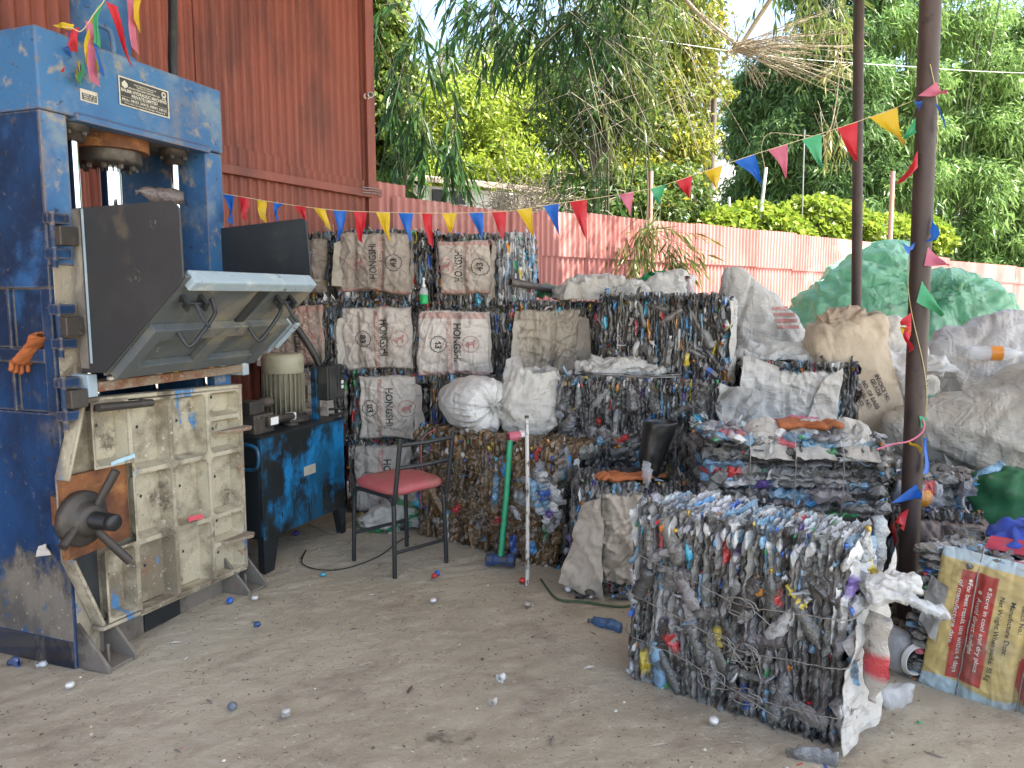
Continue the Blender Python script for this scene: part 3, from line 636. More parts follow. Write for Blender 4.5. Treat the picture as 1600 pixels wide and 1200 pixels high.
def loft(mb, rings, nseg=56, nrow=48, seed=0, crump=.02, f=5.0, fold=0.0, nfold=18, sq=2.4, col=(.6,.6,.58), R=None, c=(0,0,0), ztop_close=True, lowcut=None, mi=0, colfun=None, creases=True):
    """closed cloth body lofted through rings (z, rx, ry, cx, cy)"""
    if nseg>=60: nseg=int(nseg*1.5); nrow=int(nrow*1.6)
    rg=np.array([list(q)+[0]*(5-len(q)) for q in rings],float); t=np.linspace(0,len(rg)-1,nrow); tt=np.arange(len(rg))
    sm=bez(rg,12); ts=np.linspace(0,len(rg)-1,len(sm)); K=np.stack([np.interp(t,ts,sm[:,k]) for k in range(5)],1); K[:,1:3]=np.maximum(K[:,1:3],.002)
    a=np.arange(nseg)*2*PI/nseg; ca,sa=np.cos(a),np.sin(a); e=2/sq
    bx=np.sign(ca)*np.abs(ca)**e; by=np.sign(sa)*np.abs(sa)**e
    V=np.zeros((nseg,nrow,3))
    V[:,:,0]=bx[:,None]*K[:,1]+K[:,3]; V[:,:,1]=by[:,None]*K[:,2]+K[:,4]; V[:,:,2]=K[:,0]
    D=np.stack([np.repeat(bx[:,None],nrow,1),np.repeat(by[:,None],nrow,1),np.zeros((nseg,nrow))],-1)
    # outward direction also leans with the profile
    dz=np.gradient(K[:,0]); dr=np.gradient(K[:,1]+K[:,2])*.5; ln=np.hypot(dz,dr)+1e-9; D[:,:,:2]*=(dz/ln)[None,:,None]; D[:,:,2]=-(dr/ln)[None,:]
    Pf=V.reshape(-1,3); amp=np.minimum(1,np.repeat(((K[:,1]+K[:,2])/(K[:,1]+K[:,2]).max())[None,:],nseg,0).ravel()*1.6)
    dis=crump*(.9*pn(Pf,f*.45,seed)+.75*(ridge(Pf+.05*pn(Pf,f,seed+9)[:,None],f,seed+1)-.3)+.45*(ridge(Pf,f*2.3,seed+2)-.3)+.25*pn(Pf,f*5,seed+3))*amp
    for k_ in range(5 if creases else 0):
        Rk=rotz(seed*1.3+k_*1.9)@rotx(k_*1.1+.4); nq=pn((Pf@Rk.T)*np.array([1,.30,.38]),f*(.7+.25*k_),seed+30+k_)
        dis=dis+crump*(.55 if k_%2 else -.5)*np.exp(-(nq/.10)**2)*amp
    if fold: 
        ph=(np.repeat(a[:,None],nrow,1)*nfold+1.6*np.repeat(np.sin(a*3+seed)[:,None],nrow,1)+np.repeat(K[:,0][None,:],nseg,0)*2).ravel(); wgt=np.repeat(np.interp(t,tt,[ (q[5] if len(q)>5 else 0) for q in rings])[None,:],nseg,0).ravel()
        dis=dis+fold*wgt*(1-np.abs(np.sin(ph/2)))*-1
    Pf=Pf+D.reshape(-1,3)*dis[:,None]
    if lowcut is not None: Pf[:,2]=np.maximum(Pf[:,2],lowcut)
    cl=np.tile(np.array(col,float),(len(Pf),1))
    if colfun is not None: cl=colfun(Pf,cl)
    if R is not None: Pf=Pf@np.asarray(R).T
    mb.grid(Pf+np.array(c),nseg,nrow,mi,cl,True,True); return mb
def sheetcloth(mb, p00,p10,p01,p11, nu=26,nv=26, amp=.03, f=5, seed=0, sag=0.0, col=(.6,.6,.58), th=.0025, mi=0):
    """crumpled piece of cloth between four corners"""
    U,V=np.meshgrid(np.linspace(0,1,nu),np.linspace(0,1,nv),indexing='ij'); U=U.ravel()[:,None];V=V.ravel()[:,None]
    p00,p10,p01,p11=[np.array(list(p),float) for p in (p00,p10,p01,p11)]
    Q=(p00*(1-U)+p10*U)*(1-V)+(p01*(1-U)+p11*U)*V; n=np.cross(p10-p00,p01-p00); n/=np.linalg.norm(n)+1e-9
    d=amp*(pn(Q,f*.6,seed)*1.3+.7*(ridge(Q,f,seed+1)-.3)+.35*(ridge(Q,f*2.4,seed+2)-.3))
    e=.35*amp*np.stack([pn(Q,f*1.5,seed+k) for k in (4,5,6)],1)
    Q=Q+n*d[:,None]+e; Q[:,2]-=sag*(4*U*(1-U)*V)[:,0]
    mb.grid(Q,nu,nv,mi,col); mb.grid(Q-n*th,nu,nv,mi,col); return mb

HORSE=[(-.5,-.1),(-.35,.2),(-.05,.22),(.2,.25),(.35,.5),(.55,.45),(.45,.2),(.38,-.05),(.45,-.45),(.33,-.45),(.25,-.12),(-.1,-.1),(-.2,-.5),(-.32,-.48),(-.3,-.12),(-.42,-.3),(-.55,-.4)]
def cement(root, x0,x1,z0,z1,h, seed, up, num, base, wires, word=.40, band=(.52,.60), badge=.76, horse=.22, tb=(0,.10), rev=False, faded=.5):
    """printed woven sack: pink bands, a black word, a numbered badge and a ring with an animal"""
    pk=np.array((.44,.20,.18))
    def cf(u,v,c):
        m=((u>band[0])&(u<band[1])&(v>.06)&(v<.93)).astype(float)
        if tb[0]: m=np.maximum(m,(v>.965-tb[0])&(v<.955))
        if tb[1]: m=np.maximum(m,(v<tb[1])&(v>.02))
        m=(m*(.62+.2*np.sin(u*60+v*31)))[:,None]; return c*(1-m)+pk*m
    ob,S=wrap(root,'sack_wrap',x0,x1,z0,z1,h,seed=seed,base=base,wires=wires,colfun=cf)
    w=x1-x0;hh=z1-z0; an=PI/2 if up else -PI/2; f=lambda U,V:S(U,V,.0035)
    mb=MB(); put_text(mb,'HONGSHI',f,x0+w*word,z0+hh*.52,.048,an,hh*.56,.02); 
    put_text(mb,num,f,x0+w*badge,z0+hh*.5,.040,an,None,.035); put_ring(mb,f,x0+w*badge,z0+hh*.5,.048,.053,0,gear=.12)
    mb.build('printed_lettering','ink',ob)
    mb=MB(); put_ring(mb,f,x0+w*horse,z0+hh*.5,.052,.056); put_poly(mb,f,[(x0+w*horse+p*.06,z0+hh*.5+q*.06) for p,q in HORSE]); mb.build('printed_emblem','ink_pink',ob)
    mb=MB(); put_text(mb,'HONGSHI CEMENT',lambda U,V:S(U,V,.004),x0+w*(band[0]+band[1])/2,z0+hh*.5,w*(band[1]-band[0])*.55,an,hh*.7,.0); mb.build('printed_band_text','ink_white',ob)
    return ob,S
def flap(root, x, z0, z1, wid, out, seed, col=(.52,.48,.42), side=-1, mat='sack'):
    mb=MB(); sheetcloth(mb,(x,-.02,z0),(x+side*wid,-out,z0+.01),(x,-.02,z1),(x+side*wid*.7,-out*.8,z1-.02),12,28,.016,9,seed,0,col); mb.build('sack_flap',mat,root)
def fringe(root, x0,x1,z,seed,col=(.55,.48,.43),ln=.10):
    rg=np.random.default_rng(seed); mb=MB()
    for i in range(14):
        x=x0+(x1-x0)*rg.random(); L=ln*(.4+.8*rg.random()); mb.tube([(x,-.045,z),(x+.01*(rg.random()-.5),-.05,z-L*.5),(x+.03*(rg.random()-.5),-.045,z-L)],.0013,4,col=col)
    mb.build('loose_threads','sack',root)

# ================================================================== the bales, one by one
SG='sack wrapped bales in the tall stack by the shed wall'
YS=5.15
def col_bale(label, pl_,pr_,pt,pb_, Y, d=.5, **k):
    a=P(pl_,pb_,Y); b=P(pr_,pb_,Y); c=P((pl_+pr_)/2,pt,Y)
    return bale(label,(a.x,Y,max(a.z,0.0)),k.pop('rz',0.0),(b.x-a.x,d,c.z-a.z),**k), b.x-a.x, c.z-a.z
# column 1
B,w,h=col_bale('top bale of the stack, brownish printed sack with number 43, above the sack printed 83',526,681,362,467,YS,.5,pal='dark',group=SG,ln=.13)
cement(B,.03,.50,.035,h-.005,h,11,True,'43',(0.396,0.337,0.277),(.13,.31),word=.49,band=(.55,.63),badge=.78,horse=.28,tb=(0,.07)); flap(B,.05,.08,h-.06,.07,.05,5,(.44,.40,.32)); flap(B,.505,.06,h+.02,.025,.06,6,(.52,.47,.40),1)
B,w,h=col_bale('pale sack bale second from the stack top, round 83 badge left of its wording',524,652,472,583,YS,.5,pal='dark',group=SG,ln=.13)
cement(B,.06,.53,.02,h-.03,h,12,False,'83',(0.581,0.528,0.475),(.16,.34),word=.60,band=(.47,.54),badge=.31,horse=.82,tb=(0,0)); flap(B,.10,.0,h-.09,.10,.05,7,(.56,.53,.47))
B,w,h=col_bale('third bale down the stack, sack printed 83 just above the bale behind the red chair',548,668,580,689,YS,.5,pal='dark',group=SG,ln=.13)
cement(B,.07,.45,.01,h-.02,h,13,False,'83',(0.607,0.568,0.515),(.10,),word=.56,band=(.34,.42),badge=.20,horse=.86,tb=(0,0)); flap(B,.44,.03,h-.08,.08,.06,8,(.55,.5,.46),1)
B,w,h=col_bale('bottom bale of the stack on the ground, grey sack seen behind the red chair seat',546,668,686,803,YS,.5,pal='dark',group=SG,ln=.13)
cement(B,.05,.43,.01,h-.04,h,14,False,'83',(0.528,0.502,0.462),(.12,),word=.60,band=(.44,.53),badge=.26,horse=.9,tb=(0,0))
# column 2
B,w,h=col_bale('topmost bale at the right end of the stack, narrow 43 sack beside bluish crushed bottles',681,837,368,474,YS-.05,.5,pal='grey',group=SG,ln=.13,over=1.3)
cement(B,.03,.36,.05,h-.02,h,15,True,'43',(0.502,0.436,0.370),(.19,),word=.38,band=(.52,.60),badge=.80,horse=.12,tb=(.08,.10)); flap(B,.37,.03,h-.02,.035,.05,9,(.52,.47,.40),1)
rgx=np.random.default_rng(77); mb=MB(); fill_face(mb,rgx,'bright',0,0,2,1,(.43,w-.01),(.0,h),-.02,-1,.024,.13,.06,False,1.4); ob=mb.build('lit_pale_bottles','bottle_far',B); ob['kind']='stuff'  # paler bottles carry light from the right in their colour
B,w,h=col_bale('white sack bale below the narrow 43 sack, pink bands and trailing threads',650,797,477,596,YS-.05,.5,pal='grey',group=SG,ln=.15)
cement(B,.02,.50,.03,h-.03,h,16,False,'43',(0.660,0.607,0.554),(.27,),word=.55,band=(.40,.48),badge=.29,horse=.74,tb=(.10,.09)); flap(B,.48,.06,h-.05,.04,.055,10,(.60,.57,.53),1); fringe(B,.06,.16,.05,4)
B,w,h=col_bale('plain tan sack bale between the pink banded sack and the dark bottle bale',795,942,474,598,YS-.15,.5,pal='dark',group=SG,ln=.13)
wrap(B,'sack_wrap',.04,.46,.0,h-.035,h,seed=17,base=(.42,.365,.29),wires=(.15,.29),crump=.016); flap(B,.10,-.03,h-.10,.10,.07,11,(.44,.40,.34)); flap(B,.44,-.04,h-.08,.12,.03,12,(.36,.31,.26),1)
# column 0, half hidden by the press
B,w,h=col_bale('topmost bale at the left end of the stack, half hidden by the press flap',462,528,366,466,YS+.05,.24,pal='dark',group=SG,ln=.13,faces='ft')
wrap(B,'sack_wrap',.0,.22,.02,h-.03,h,seed=18,base=(.27,.225,.185),wires=(.1,))
B,w,h=col_bale('tan sack bale under the press flap with a black hose running across it',414,527,470,573,YS-.1,.22,pal='dark',group=SG,ln=.13,faces='ftl')
cement(B,.03,.40,.0,h-.02,h,19,False,'83',(0.396,0.310,0.257),(.2,),word=.55,band=(.66,.78),badge=.25,horse=.9,tb=(.1,0)); flap(B,.33,.0,h-.03,.07,.05,13,(.45,.40,.35),1); flap(B,.03,.0,h-.1,.07,.04,14,(.5,.46,.41))
B,w,h=col_bale('grey sack bale behind the electric motor of the power pack',420,546,575,688,YS-.08,.22,pal='dark',group=SG,ln=.13,faces='ft')
wrap(B,'sack_wrap',.1,.46,.02,h-.02,h,seed=20,base=(.50,.45,.41),wires=(.24,))
bale('bottom bale on the ground behind the blue oil tank',(P(420,700,YS).x,YS,.0),0,(.52,.22,.50),pal='dark',group=SG,faces='ft',nscrap=0)
B,w,h=col_bale('dark bottle bale behind the white sacks, between the 83 sack and the large loose bale',672,905,592,684,5.0,.5,pal='dark',ln=.14,faces='ft')
bale('bottom bale behind the brown bale, dark crushed bottles',(-.52,5.22,0),0,(1.2,.45,.585),pal='dark',faces='ftl',nscrap=0,over=.9)
# dark vertical bottle bale and the one below it
a=math.radians(-22)
B=bale('dark bottle bale high on the right of the stack with a whitish plastic end',(.53,4.74,.975),a,(.78,.55,.525),pal='dark',ln=.15,th=.022,sidepal='bright',over=1.25,loose=22)
mb=MB(); sheetcloth(mb,(.79,.02,.0),(.80,.40,.02),(.79,.03,.50),(.79,.42,.50),20,26,.02,7,3,0,(.60,.58,.53)); mb.build('white_sheet','sack_clean',B)
a=math.radians(-18)
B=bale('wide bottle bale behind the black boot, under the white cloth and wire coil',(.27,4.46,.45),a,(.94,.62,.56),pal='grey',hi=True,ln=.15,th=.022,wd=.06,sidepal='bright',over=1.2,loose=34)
mb=MB(); sheetcloth(mb,(.93,-.02,.20),(1.12,.30,.10),(.92,-.03,.57),(1.10,.32,.50),24,24,.05,6,5,0,(.50,.48,.43)); mb.build('crumpled_film','film',B)
bale('shaded bale on the ground directly under the wide bottle bale',(.30,4.52,0),a,(.92,.55,.445),pal='dark',faces='fl',nscrap=0)
bale('tall bale on the ground behind the wide bottle bale, under the dark one',(.62,5.32,0),math.radians(-22),(.85,.4,.96),pal='dark',faces='flr',nscrap=0,over=.8)
# brown bale
a=math.radians(-37)
B=bale('brown stained bottle bale on the ground behind the green handled hammer',(-.60,4.67,0),a,(1.06,.52,.68),pal='brown',hi=True,ln=.22,th=.034,wd=.08,over=1.35,sidepal='grey',loose=26)
tie(B,[(0,-.02,.52),(.3,-.025,.50),(.6,-.02,.47),(1.02,-.02,.50)],.002,10,1,1); tie(B,[(0,-.02,.27),(.35,-.025,.25),(.7,-.02,.20),(1.04,-.02,.22)],.002,10,1,2)
mb=MB(); mb.tube(bez([(.18,-.01,.70),(.11,-.05,.64),(.09,-.05,.52),(.10,-.045,.40),(.07,-.04,.28),(.08,-.04,.20)],8),.004,6,col=(.45,.12,.14)); mb.build('pink_strap','attr_matte',B)
rgx=np.random.default_rng(78); mb=MB(); fill_flat(mb,rgx,'bright',1,0,2,(.86,1.06),(.24,.60),-.02,-1,13,True,.17,.075,.045); ob=mb.build('silvery_bottles','bottle',B); ob['kind']='stuff'
# sack fronted bale that carries the boot
B=bale('low bale faced with a brown woven sack, carrying the boot and an orange glove',(.30,3.72,0),math.radians(-8),(.72,.42,.56),pal='grey',hi=True,ln=.15,over=1.3,faces='ftlr')
wrap(B,'sack_wrap',.13,.66,.06,.535,.56,seed=22,base=(.50,.43,.34),wires=(.15,.36),crump=.018,nu=84,nv=70,bulge=.045)
mb=MB(); sheetcloth(mb,(-.06,-.02,.06),(.17,-.09,-.02+.02),(.05,.0,.46),(.15,-.07,.52),30,40,.035,7,4,0,(.48,.42,.34)); mb.build('torn_sack_flap','sack',B)
mb=MB(); mb.tube(bez([(.15,-.045,.0),(.153,-.05,.3),(.15,-.03,.56)],8),.003,6,col=(.10,.08,.07)); mb.tube(bez([(.42,-.045,.03),(.425,-.05,.3),(.42,-.03,.56)],8),.003,6,col=(.10,.08,.07)); mb.build('tie_wire','attr_matte',B)
# big bale in front
B=bale('big bale of grey crushed bottles nearest the camera, white sack on its right end',(.46,2.85,0),math.radians(-38.5),(.81,.40,.68),pal='grey',hi=True,ln=.21,th=.027,wd=.065,over=1.25,toppal='bright',sidepal='bright',nscrap=8,loose=44)  # top bottles paler than the front: light from above put into colour
for k,(z,dz) in enumerate(((.50,-.02),(.335,-.02),(.165,-.0))): tie(B,[(-.02,.02,z+.05),(.02,-.03,z+.03),(.25,-.045,z+dz+.01),(.45,-.05,z-.04+dz),(.64,-.045,z-.045),(.80,-.03,z-.03),(.83,.05,z-.02)],.0023,10,2 if k else 1,k+5)
mb=MB(); sheetcloth(mb,(.825,-.04,.01),(.87,.22,.04),(.815,-.025,.40),(.89,.30,.64),50,64,.022,6,8,0,(.62,.60,.55)); mb.build('white_sack_end','sack_clean',B)
mb=MB(); loft(mb,[(-.09,.02,.015),(-.06,.035,.028),(0,.048,.04),(.06,.042,.036),(.09,.02,.02)],64,40,4,.012,14,R=rotz(.7)@roty(1.5),c=(.90,.12,.555),col=(.62,.61,.58)); mb.build('white_bag_knot','sack_clean',B)
mb=MB(); V,F,ring,lab,cap=PROT_HI[3]; Q=V*np.array([.04,.065,.18]); c=np.tile(np.array((.5,.52,.53)),(len(V),1)); mb.add(Q@(rotz(.9)@roty(2.0)).T+np.array((1.0,.10,.525)),F,0,c,True); mb.build('sticking_out_bottle','clear_film',B)
mb=MB(); V,F,ring,lab,cap=PROT_HI[5]; c=np.tile(np.array((.42,.38,.32)),(len(V),1)); c[(ring>=7)&(ring<=9)]=(.50,.04,.05); Q=V*np.array([.035,.095,.30]); mb.add(Q@rotz(1.2).T+np.array((.875,.06,.33)),F,0,c,True); mb.build('red_label_bottle','bottle',B)
# horizontal layered bale with vertical wires
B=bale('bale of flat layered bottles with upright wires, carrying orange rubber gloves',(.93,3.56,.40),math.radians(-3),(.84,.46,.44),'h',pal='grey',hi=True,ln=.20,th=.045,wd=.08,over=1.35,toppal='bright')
for k,x in enumerate((.19,.40,.62)): tie(B,[(x,.1,.455),(x,-.035,.43),(x+.004,-.05,.2),(x,-.04,.0)],.0026,8,0,20+k)
mb=MB()
for (x0,x1,sd) in ((.20,.40,1),(.41,.60,2),(.62,.80,3)): sheetcloth(mb,(x0,-.035,.345),(x1,-.04,.335),(x0,.14,.465),(x1,.14,.465),34,30,.022,9,sd,-.04,(.50,.47,.42))
mb.build('white_film_top','sack_clean',B)
bale('dark sack bale on the ground behind the thick post',(.98,3.62,0),math.radians(-3),(.86,.45,.395),pal='dark',faces='ftr',nscrap=0)
B=bale('shaded bale wrapped in a dark printed sack right behind the thick steel post',(1.80,3.42,0),math.radians(-12),(.36,.4,.50),pal='dark',faces='ftlr',ln=.14)
ob,S=wrap(B,'sack_wrap',-.01,.37,.02,.48,.5,seed=25,base=(.17,.14,.13),wires=(.18,)); mb=MB(); put_text(mb,'CEMENT',lambda U,V:S(U,V,.004),.26,.40,.022,0,.16,.02); put_text(mb,'50 KG',lambda U,V:S(U,V,.004),.26,.35,.02,0,.12,.02); mb.build('printed_lettering','ink_pink',ob)
B=bale('bale of clear bottles with blue caps behind the yellow feed sack bale',(1.92,3.62,.02),math.radians(-10),(.42,.42,.60),'h',pal='grey',hi=True,ln=.18,th=.05,wd=.09,faces='ftl')
mb=MB(); rgx=np.random.default_rng(79); fill_flat(mb,rgx,'bright',1,0,2,(.05,.38),(.40,.62),-.03,-1,10,True,.22,.10,.06); ob=mb.build('clear_bottles','bottle',B); ob['kind']='stuff'
mb=MB(); sheetcloth(mb,(-.12,-.06,.44),(.22,-.08,.36),(-.12,.05,.50),(.22,.05,.46),18,14,.03,8,6,0,(.55,.53,.50)); mb.build('white_sheet','sack_clean',B)
# white bale behind
B=bale('white sack wrapped bale behind the layered bale, loose pale cloth hanging down its front',(1.38,4.42,.50),math.radians(-5),(.64,.5,.60),pal='grey',ln=.15,faces='ftlr',sidepal='dark')
wrap(B,'sack_wrap',-.02,.50,.0,.58,.6,seed=26,base=(.62,.60,.56),wires=(.22,),crump=.012,mat='sack_clean')
mb=MB(); sheetcloth(mb,(-.06,-.07,.26),(.20,-.10,.22),(-.04,-.03,.66),(.16,-.08,.60),26,34,.03,6,11,0,(.62,.61,.58)); mb.build('hanging_cloth','sack_clean',B)
mb=MB(); sheetcloth(mb,(.30,-.09,.24),(.48,-.10,.20),(.40,-.06,.52),(.52,-.03,.60),24,30,.035,8,12,0,(.55,.52,.47)); mb.build('hanging_cloth','sack_clean',B)
bale('shaded bale on the ground directly under the white sack bale',(1.36,4.46,0),math.radians(-5),(.68,.46,.49),pal='dark',faces='ftlr',nscrap=0,over=.8)
# yellow feed sack bale
YW,YH=.84,.54
B=bale('bale faced with a yellow and red printed feed sack at the right edge',(1.555,2.86,0),0,(YW,.42,YH),'h',pal='dark',hi=True,ln=.18,th=.022,wd=.07,faces='ftl',toppal='dark',rot=(math.radians(-3),math.radians(5),math.radians(-38)))
def ycol(u,v,c):
    U=u*(YW-.055); V=v
    yel=np.array((.60,.45,.17)); red=np.array((.45,.05,.04)); blu=np.array((.42,.52,.55))
    c[:]=yel
    m=(U>.077+.004*np.sin(V*7))&(U<.197+.004*np.sin(V*7))&(v>.165)&(v<.90); c[m]=red
    m=(U>.30+.10*np.clip(np.abs(v-.33)-.08,0,1)/.3)&(v>.14)&(v<.60); c[m]=red
    m=(v<.135+.02*np.sin(U*20))|(v>.955); c[m]=blu
    m=(v>.925)&(v<.932)&(U<.077); c[m]=red
    return c
ob,S=wrap(B,'feed_sack',.055,YW,-.02,YH+.012,YH,seed=28,base=(.5,.4,.1),wires=(.182,.372,.60),colfun=ycol,nu=180,nv=120,crump=.0032,bulge=.05,edge=.005)
f=lambda U,V:S(U,V,.0032)
mb=MB()
for tx,u,zc,ln_ in (('of manufacture date',.137,.335,.245),('For best result use within 4 days',.163,.275,.355),('Avoid direct sunlight',.200,.300,.215),('Store in cool and dry place',.228,.285,.31)): put_text(mb,tx,f,u,zc,.0145,-PI/2,ln_,.012)
for u,zz in ((.165,.462),(.200,.428),(.230,.452)): put_ring(mb,f,u,zz,.001,.006,seg=14)
ob2=mb.build('white_lettering','ink_white',ob)
mb=MB()
for tx,u,zc,ln_ in (('Net Weight When packe: 50 Kg',.270,.275,.325),('Manufacture Date:',.308,.330,.20),('Batch No.:',.343,.375,.105),('Poultry Feed:',.385,.362,.135)): put_text(mb,tx,f,u,zc,.015,-PI/2,ln_,.010)
mb.build('dark_lettering','ink',ob)
mb=MB(); put_ring(mb,f,.097,.30,.012,.016,gear=.1); put_text(mb,'e',f,.097,.30,.014,-PI/2); mb.build('printed_emblem','ink',ob)
mb=MB(); put_text(mb,'Go',f,.078,.275,.018,-PI/2,None,.02); mb.build('red_mark','ink_pink',ob)
for k,x in enumerate((.182,.372,.60)): tie(B,[(x,.2,YH+.005),(x,.0,YH+.01),(x+.004,-.05,.25),(x,-.03,.0)],.0028,8,0,40+k)
mb=MB(); sheetcloth(mb,(.02,-.03,.25),(.09,-.06,.20),(.03,-.02,.44),(.10,-.05,.42),10,20,.02,9,9,0,(.5,.5,.48)); mb.build('torn_film','film',B)
# ================================================================== the baling press
PO=(-1.76,2.913); RZP=math.radians(70)
press=thing('baling_press','tall worn blue hydraulic baling press with open grey feed flap and cream gridded door','press',(PO[0],PO[1],0),RZP)
DEP=.52
# left side: outer skin with recesses, inner plate
mb=MB()
mb.bb(.03,.115,.0,DEP,.0,2.19)
for y0,y1,z0,z1 in ((0,DEP,0,1.045),(0,.054,1.045,1.532),(.054,DEP,1.243,1.298),(0,DEP,1.532,2.19),(.44,DEP,1.045,1.532)): mb.bb(0,.034,y0,y1,z0,z1)
mb.bb(.008,.034,.235,.25,1.045,1.532)
mb.build('side_column','press_shaded_blue',press,.004)
MB().bb(.862,.976,0,DEP,0,2.19).build('side_column','press_blue',press,.004)
MB().bb(.0005,.114,-.006,.0,1.62,2.19).build('column_facing','press_blue',press,.002)
MB().bb(.016,.114,-.005,.0,0,1.619).build('column_facing','beige_crust',press,.002)
mb=MB(); mb.bb(0,.976,-.012,DEP,2.193,2.492); mb.build('header_beam','press_blue',press,.008)
MB().bb(.012,.964,.02,DEP-.02,2.188,2.1925).build('header_underside','base_steel',press)
MB().prism([(-.012,2.215),(-.030,2.200),(-.030,2.178),(.03,2.178),(.03,2.192),(-.012,2.192)],'x',.145,.868).build('header_lip','press_blue',press,.003)
mb=MB(); mb.bb(.115,.862,DEP-.03,DEP-.012,.0,1.20); mb.build('back_plate','press_shaded_blue',press,.002)
# cylinder on top and hose
MB().lathe([(0,1.2),(.115,1.2),(.115,.04),(.14,.04),(.14,0)],(.50,.21,2.492),None,36).build('hydraulic_cylinder','press_blue',press)
mb=MB(); mb.lathe([(.165,-.055),(.165,0)],(.50,.21,2.187),None,40); mb.lathe([(0,-.055),(.165,-.055)],(.50,.21,2.187),None,40,smooth=False); mb.build('cylinder_flange','rust',press)
mb=MB(); mb.lathe([(0,-.115),(.125,-.115),(.135,-.10),(.135,-.055)],(.50,.21,2.187),None,40)
for k in range(10): a=k*PI/5; mb.lathe([(0,-.135),(.012,-.135),(.012,-.1)],(.50+.105*math.cos(a),.21+.105*math.sin(a),2.187),None,6,smooth=False)
mb.build('gland_ring','iron_dark',press)
MB().tube([(.50,.21,1.30),(.50,.21,2.10)],.052,28).build('piston_rod','chrome',press)
for x,y in ((.20,.07),(.78,.11),(.62,.36)):
    g=MB(); g.tube([(x,y,1.15),(x,y,2.19)],.0205,18); g=g.build('guide_rod','chrome',press)
    mb=MB(); mb.lathe([(.0205,-.07),(.045,-.07),(.045,-.035),(.062,-.035),(.062,0)],(x,y,2.187),None,20)
    for k in range(5): a=k*PI*.4; mb.lathe([(0,-.05),(.010,-.05),(.010,-.03)],(x+.052*math.cos(a),y+.052*math.sin(a),2.187),None,6,smooth=False)
    mb.build('rod_collar','iron_dark',g)
mb=MB(); mb.bb(.13,.85,.03,DEP-.05,1.22,1.30); mb.build('platen','gunmetal',press,.005)
# lifting eye on the header
MB().tube(bez([(.30,.05,2.49),(.295,.05,2.565),(.315,.05,2.60),(.385,.05,2.60),(.405,.05,2.57),(.41,.05,2.49)],6),.011,10).build('lifting_eye','press_blue',press)
h=MB(); h.tube(bez([(.86,.16,2.49),(.865,.17,2.62),(.90,.19,2.80),(.93,.21,3.05),(.93,.21,3.4),(.80,.22,3.66),(.62,.22,3.66)],8),.021,14); h.build('hydraulic_hose','black_rubber',press)
# data plates
fp=lambda x0,z0,off: (lambda U,V: np.stack([U+x0, np.full_like(U,-.0125-off), V+z0],1))
pl_=MB().bb(.363,.633,-.0145,-.0122,2.288,2.405).build('data_plate','plate_black',press,.001)
mb=MB()
for a in ((.363,.633,2.400,2.405),(.363,.633,2.288,2.293),(.363,.3685,2.293,2.400),(.6275,.633,2.293,2.400)): mb.bb(a[0],a[1],-.0165,-.0146,a[2],a[3])
f=fp(.498,2.3465,.0028)
for tx,u,v,sz,wd in (('Under Technical Collaboration Of',.005,.040,.0055,.12),('Machinery Manufacturers',.005,.031,.005,.09),('AN ISO 9001:2008 CERTIFIED CO.',.0,.021,.0065,.17),('BALBIR HYDRAULIC MACHINES',.0,.006,.0125,.245),('PRIVATE LIMITED',.0,-.0105,.0115,.14),('Mob.: 98151 24313, 98001 34212',.0,-.031,.0085,.24),('Works: Industrial Area, Phase 2',.0,-.045,.005,.22)): put_text(mb,tx,f,u,v,sz,0,wd,.03)
put_patch(mb,f,-.125,.125,-.0205,-.0197,2,2); put_patch(mb,f,-.125,.125,-.0385,-.0378,2,2)
put_poly(mb,f,[(-.118,.034),(-.103,.046),(-.088,.034),(-.088,.022),(-.103,.014),(-.118,.022)])
put_ring(mb,f,.108,.036,.006,.012,gear=.1); put_poly(mb,f,[(.101,.026),(.098,.012),(.106,.018)]); put_poly(mb,f,[(.115,.026),(.118,.012),(.110,.018)])
mb.build('plate_lettering','plate_silver',pl_)
p2=MB().bb(.178,.258,-.0145,-.0122,2.262,2.308).build('small_plate','plate_silver',press,.001)
mb=MB(); f=fp(.218,2.285,.0025); put_patch(mb,f,-.034,.034,-.018,.008,2,2); mb.build('plate_field','plate_black',p2)
mb=MB(); f=fp(.218,2.285,.0031)
for k,tx in enumerate(('MODEL  BH 40','SERIAL NO. 118','CAPACITY 40 T')): put_text(mb,tx,f,0,.003-.008*k,.005,0,.055,.03)
mb.build('plate_lettering','plate_silver',p2)
# feed hopper: two cheeks and the tilted flap
def cheek(x,poly):
    o=MB().prism([(-a,z) for a,z in poly],'x',x-.005,x+.005).build('cheek_plate','gunmetal',press,.003); return o
def rc(cx,cz,r,a0,a1,n=5): return [(cx+r*math.cos(a0+(a1-a0)*i/n),cz+r*math.sin(a0+(a1-a0)*i/n)) for i in range(n+1)]
c1=cheek(.080,[(.045,1.20),(.045,1.835)]+rc(.52,1.795,.05,PI/2,0)+[(.572,1.57),(.555,1.545),(.165,1.205)])
MB().bb(.0745,.0865,-.108,-.096,1.24,1.832).build('edge_strip','lip_paint',c1)
MB().bb(.071,.0745,-.09,-.05,1.22,1.83).build('hinge_strip','base_steel',c1)
fm=lambda U,V: np.stack([np.full_like(U,.0742),-U,V],1)
mb=MB(); 
for u,v,s in ((.345,1.575,.030),(.455,1.765,.024)): put_text(mb,'3',fm,u,v,s,0,None,.0); put_ring(mb,fm,u,v,s*.85,s*.93)
mb.build('chalk_mark','ink',c1)
c2=cheek(.955,[(-.07,1.22),(-.07,1.83)]+rc(.475,1.845,.02,PI/2,0)+[(.512,1.63),(.512,1.55),(.165,1.205),(.045,1.20)])
MB().bb(.946,.9495,-.0,.07,1.24,1.828).build('edge_strip','lip_paint',c2)
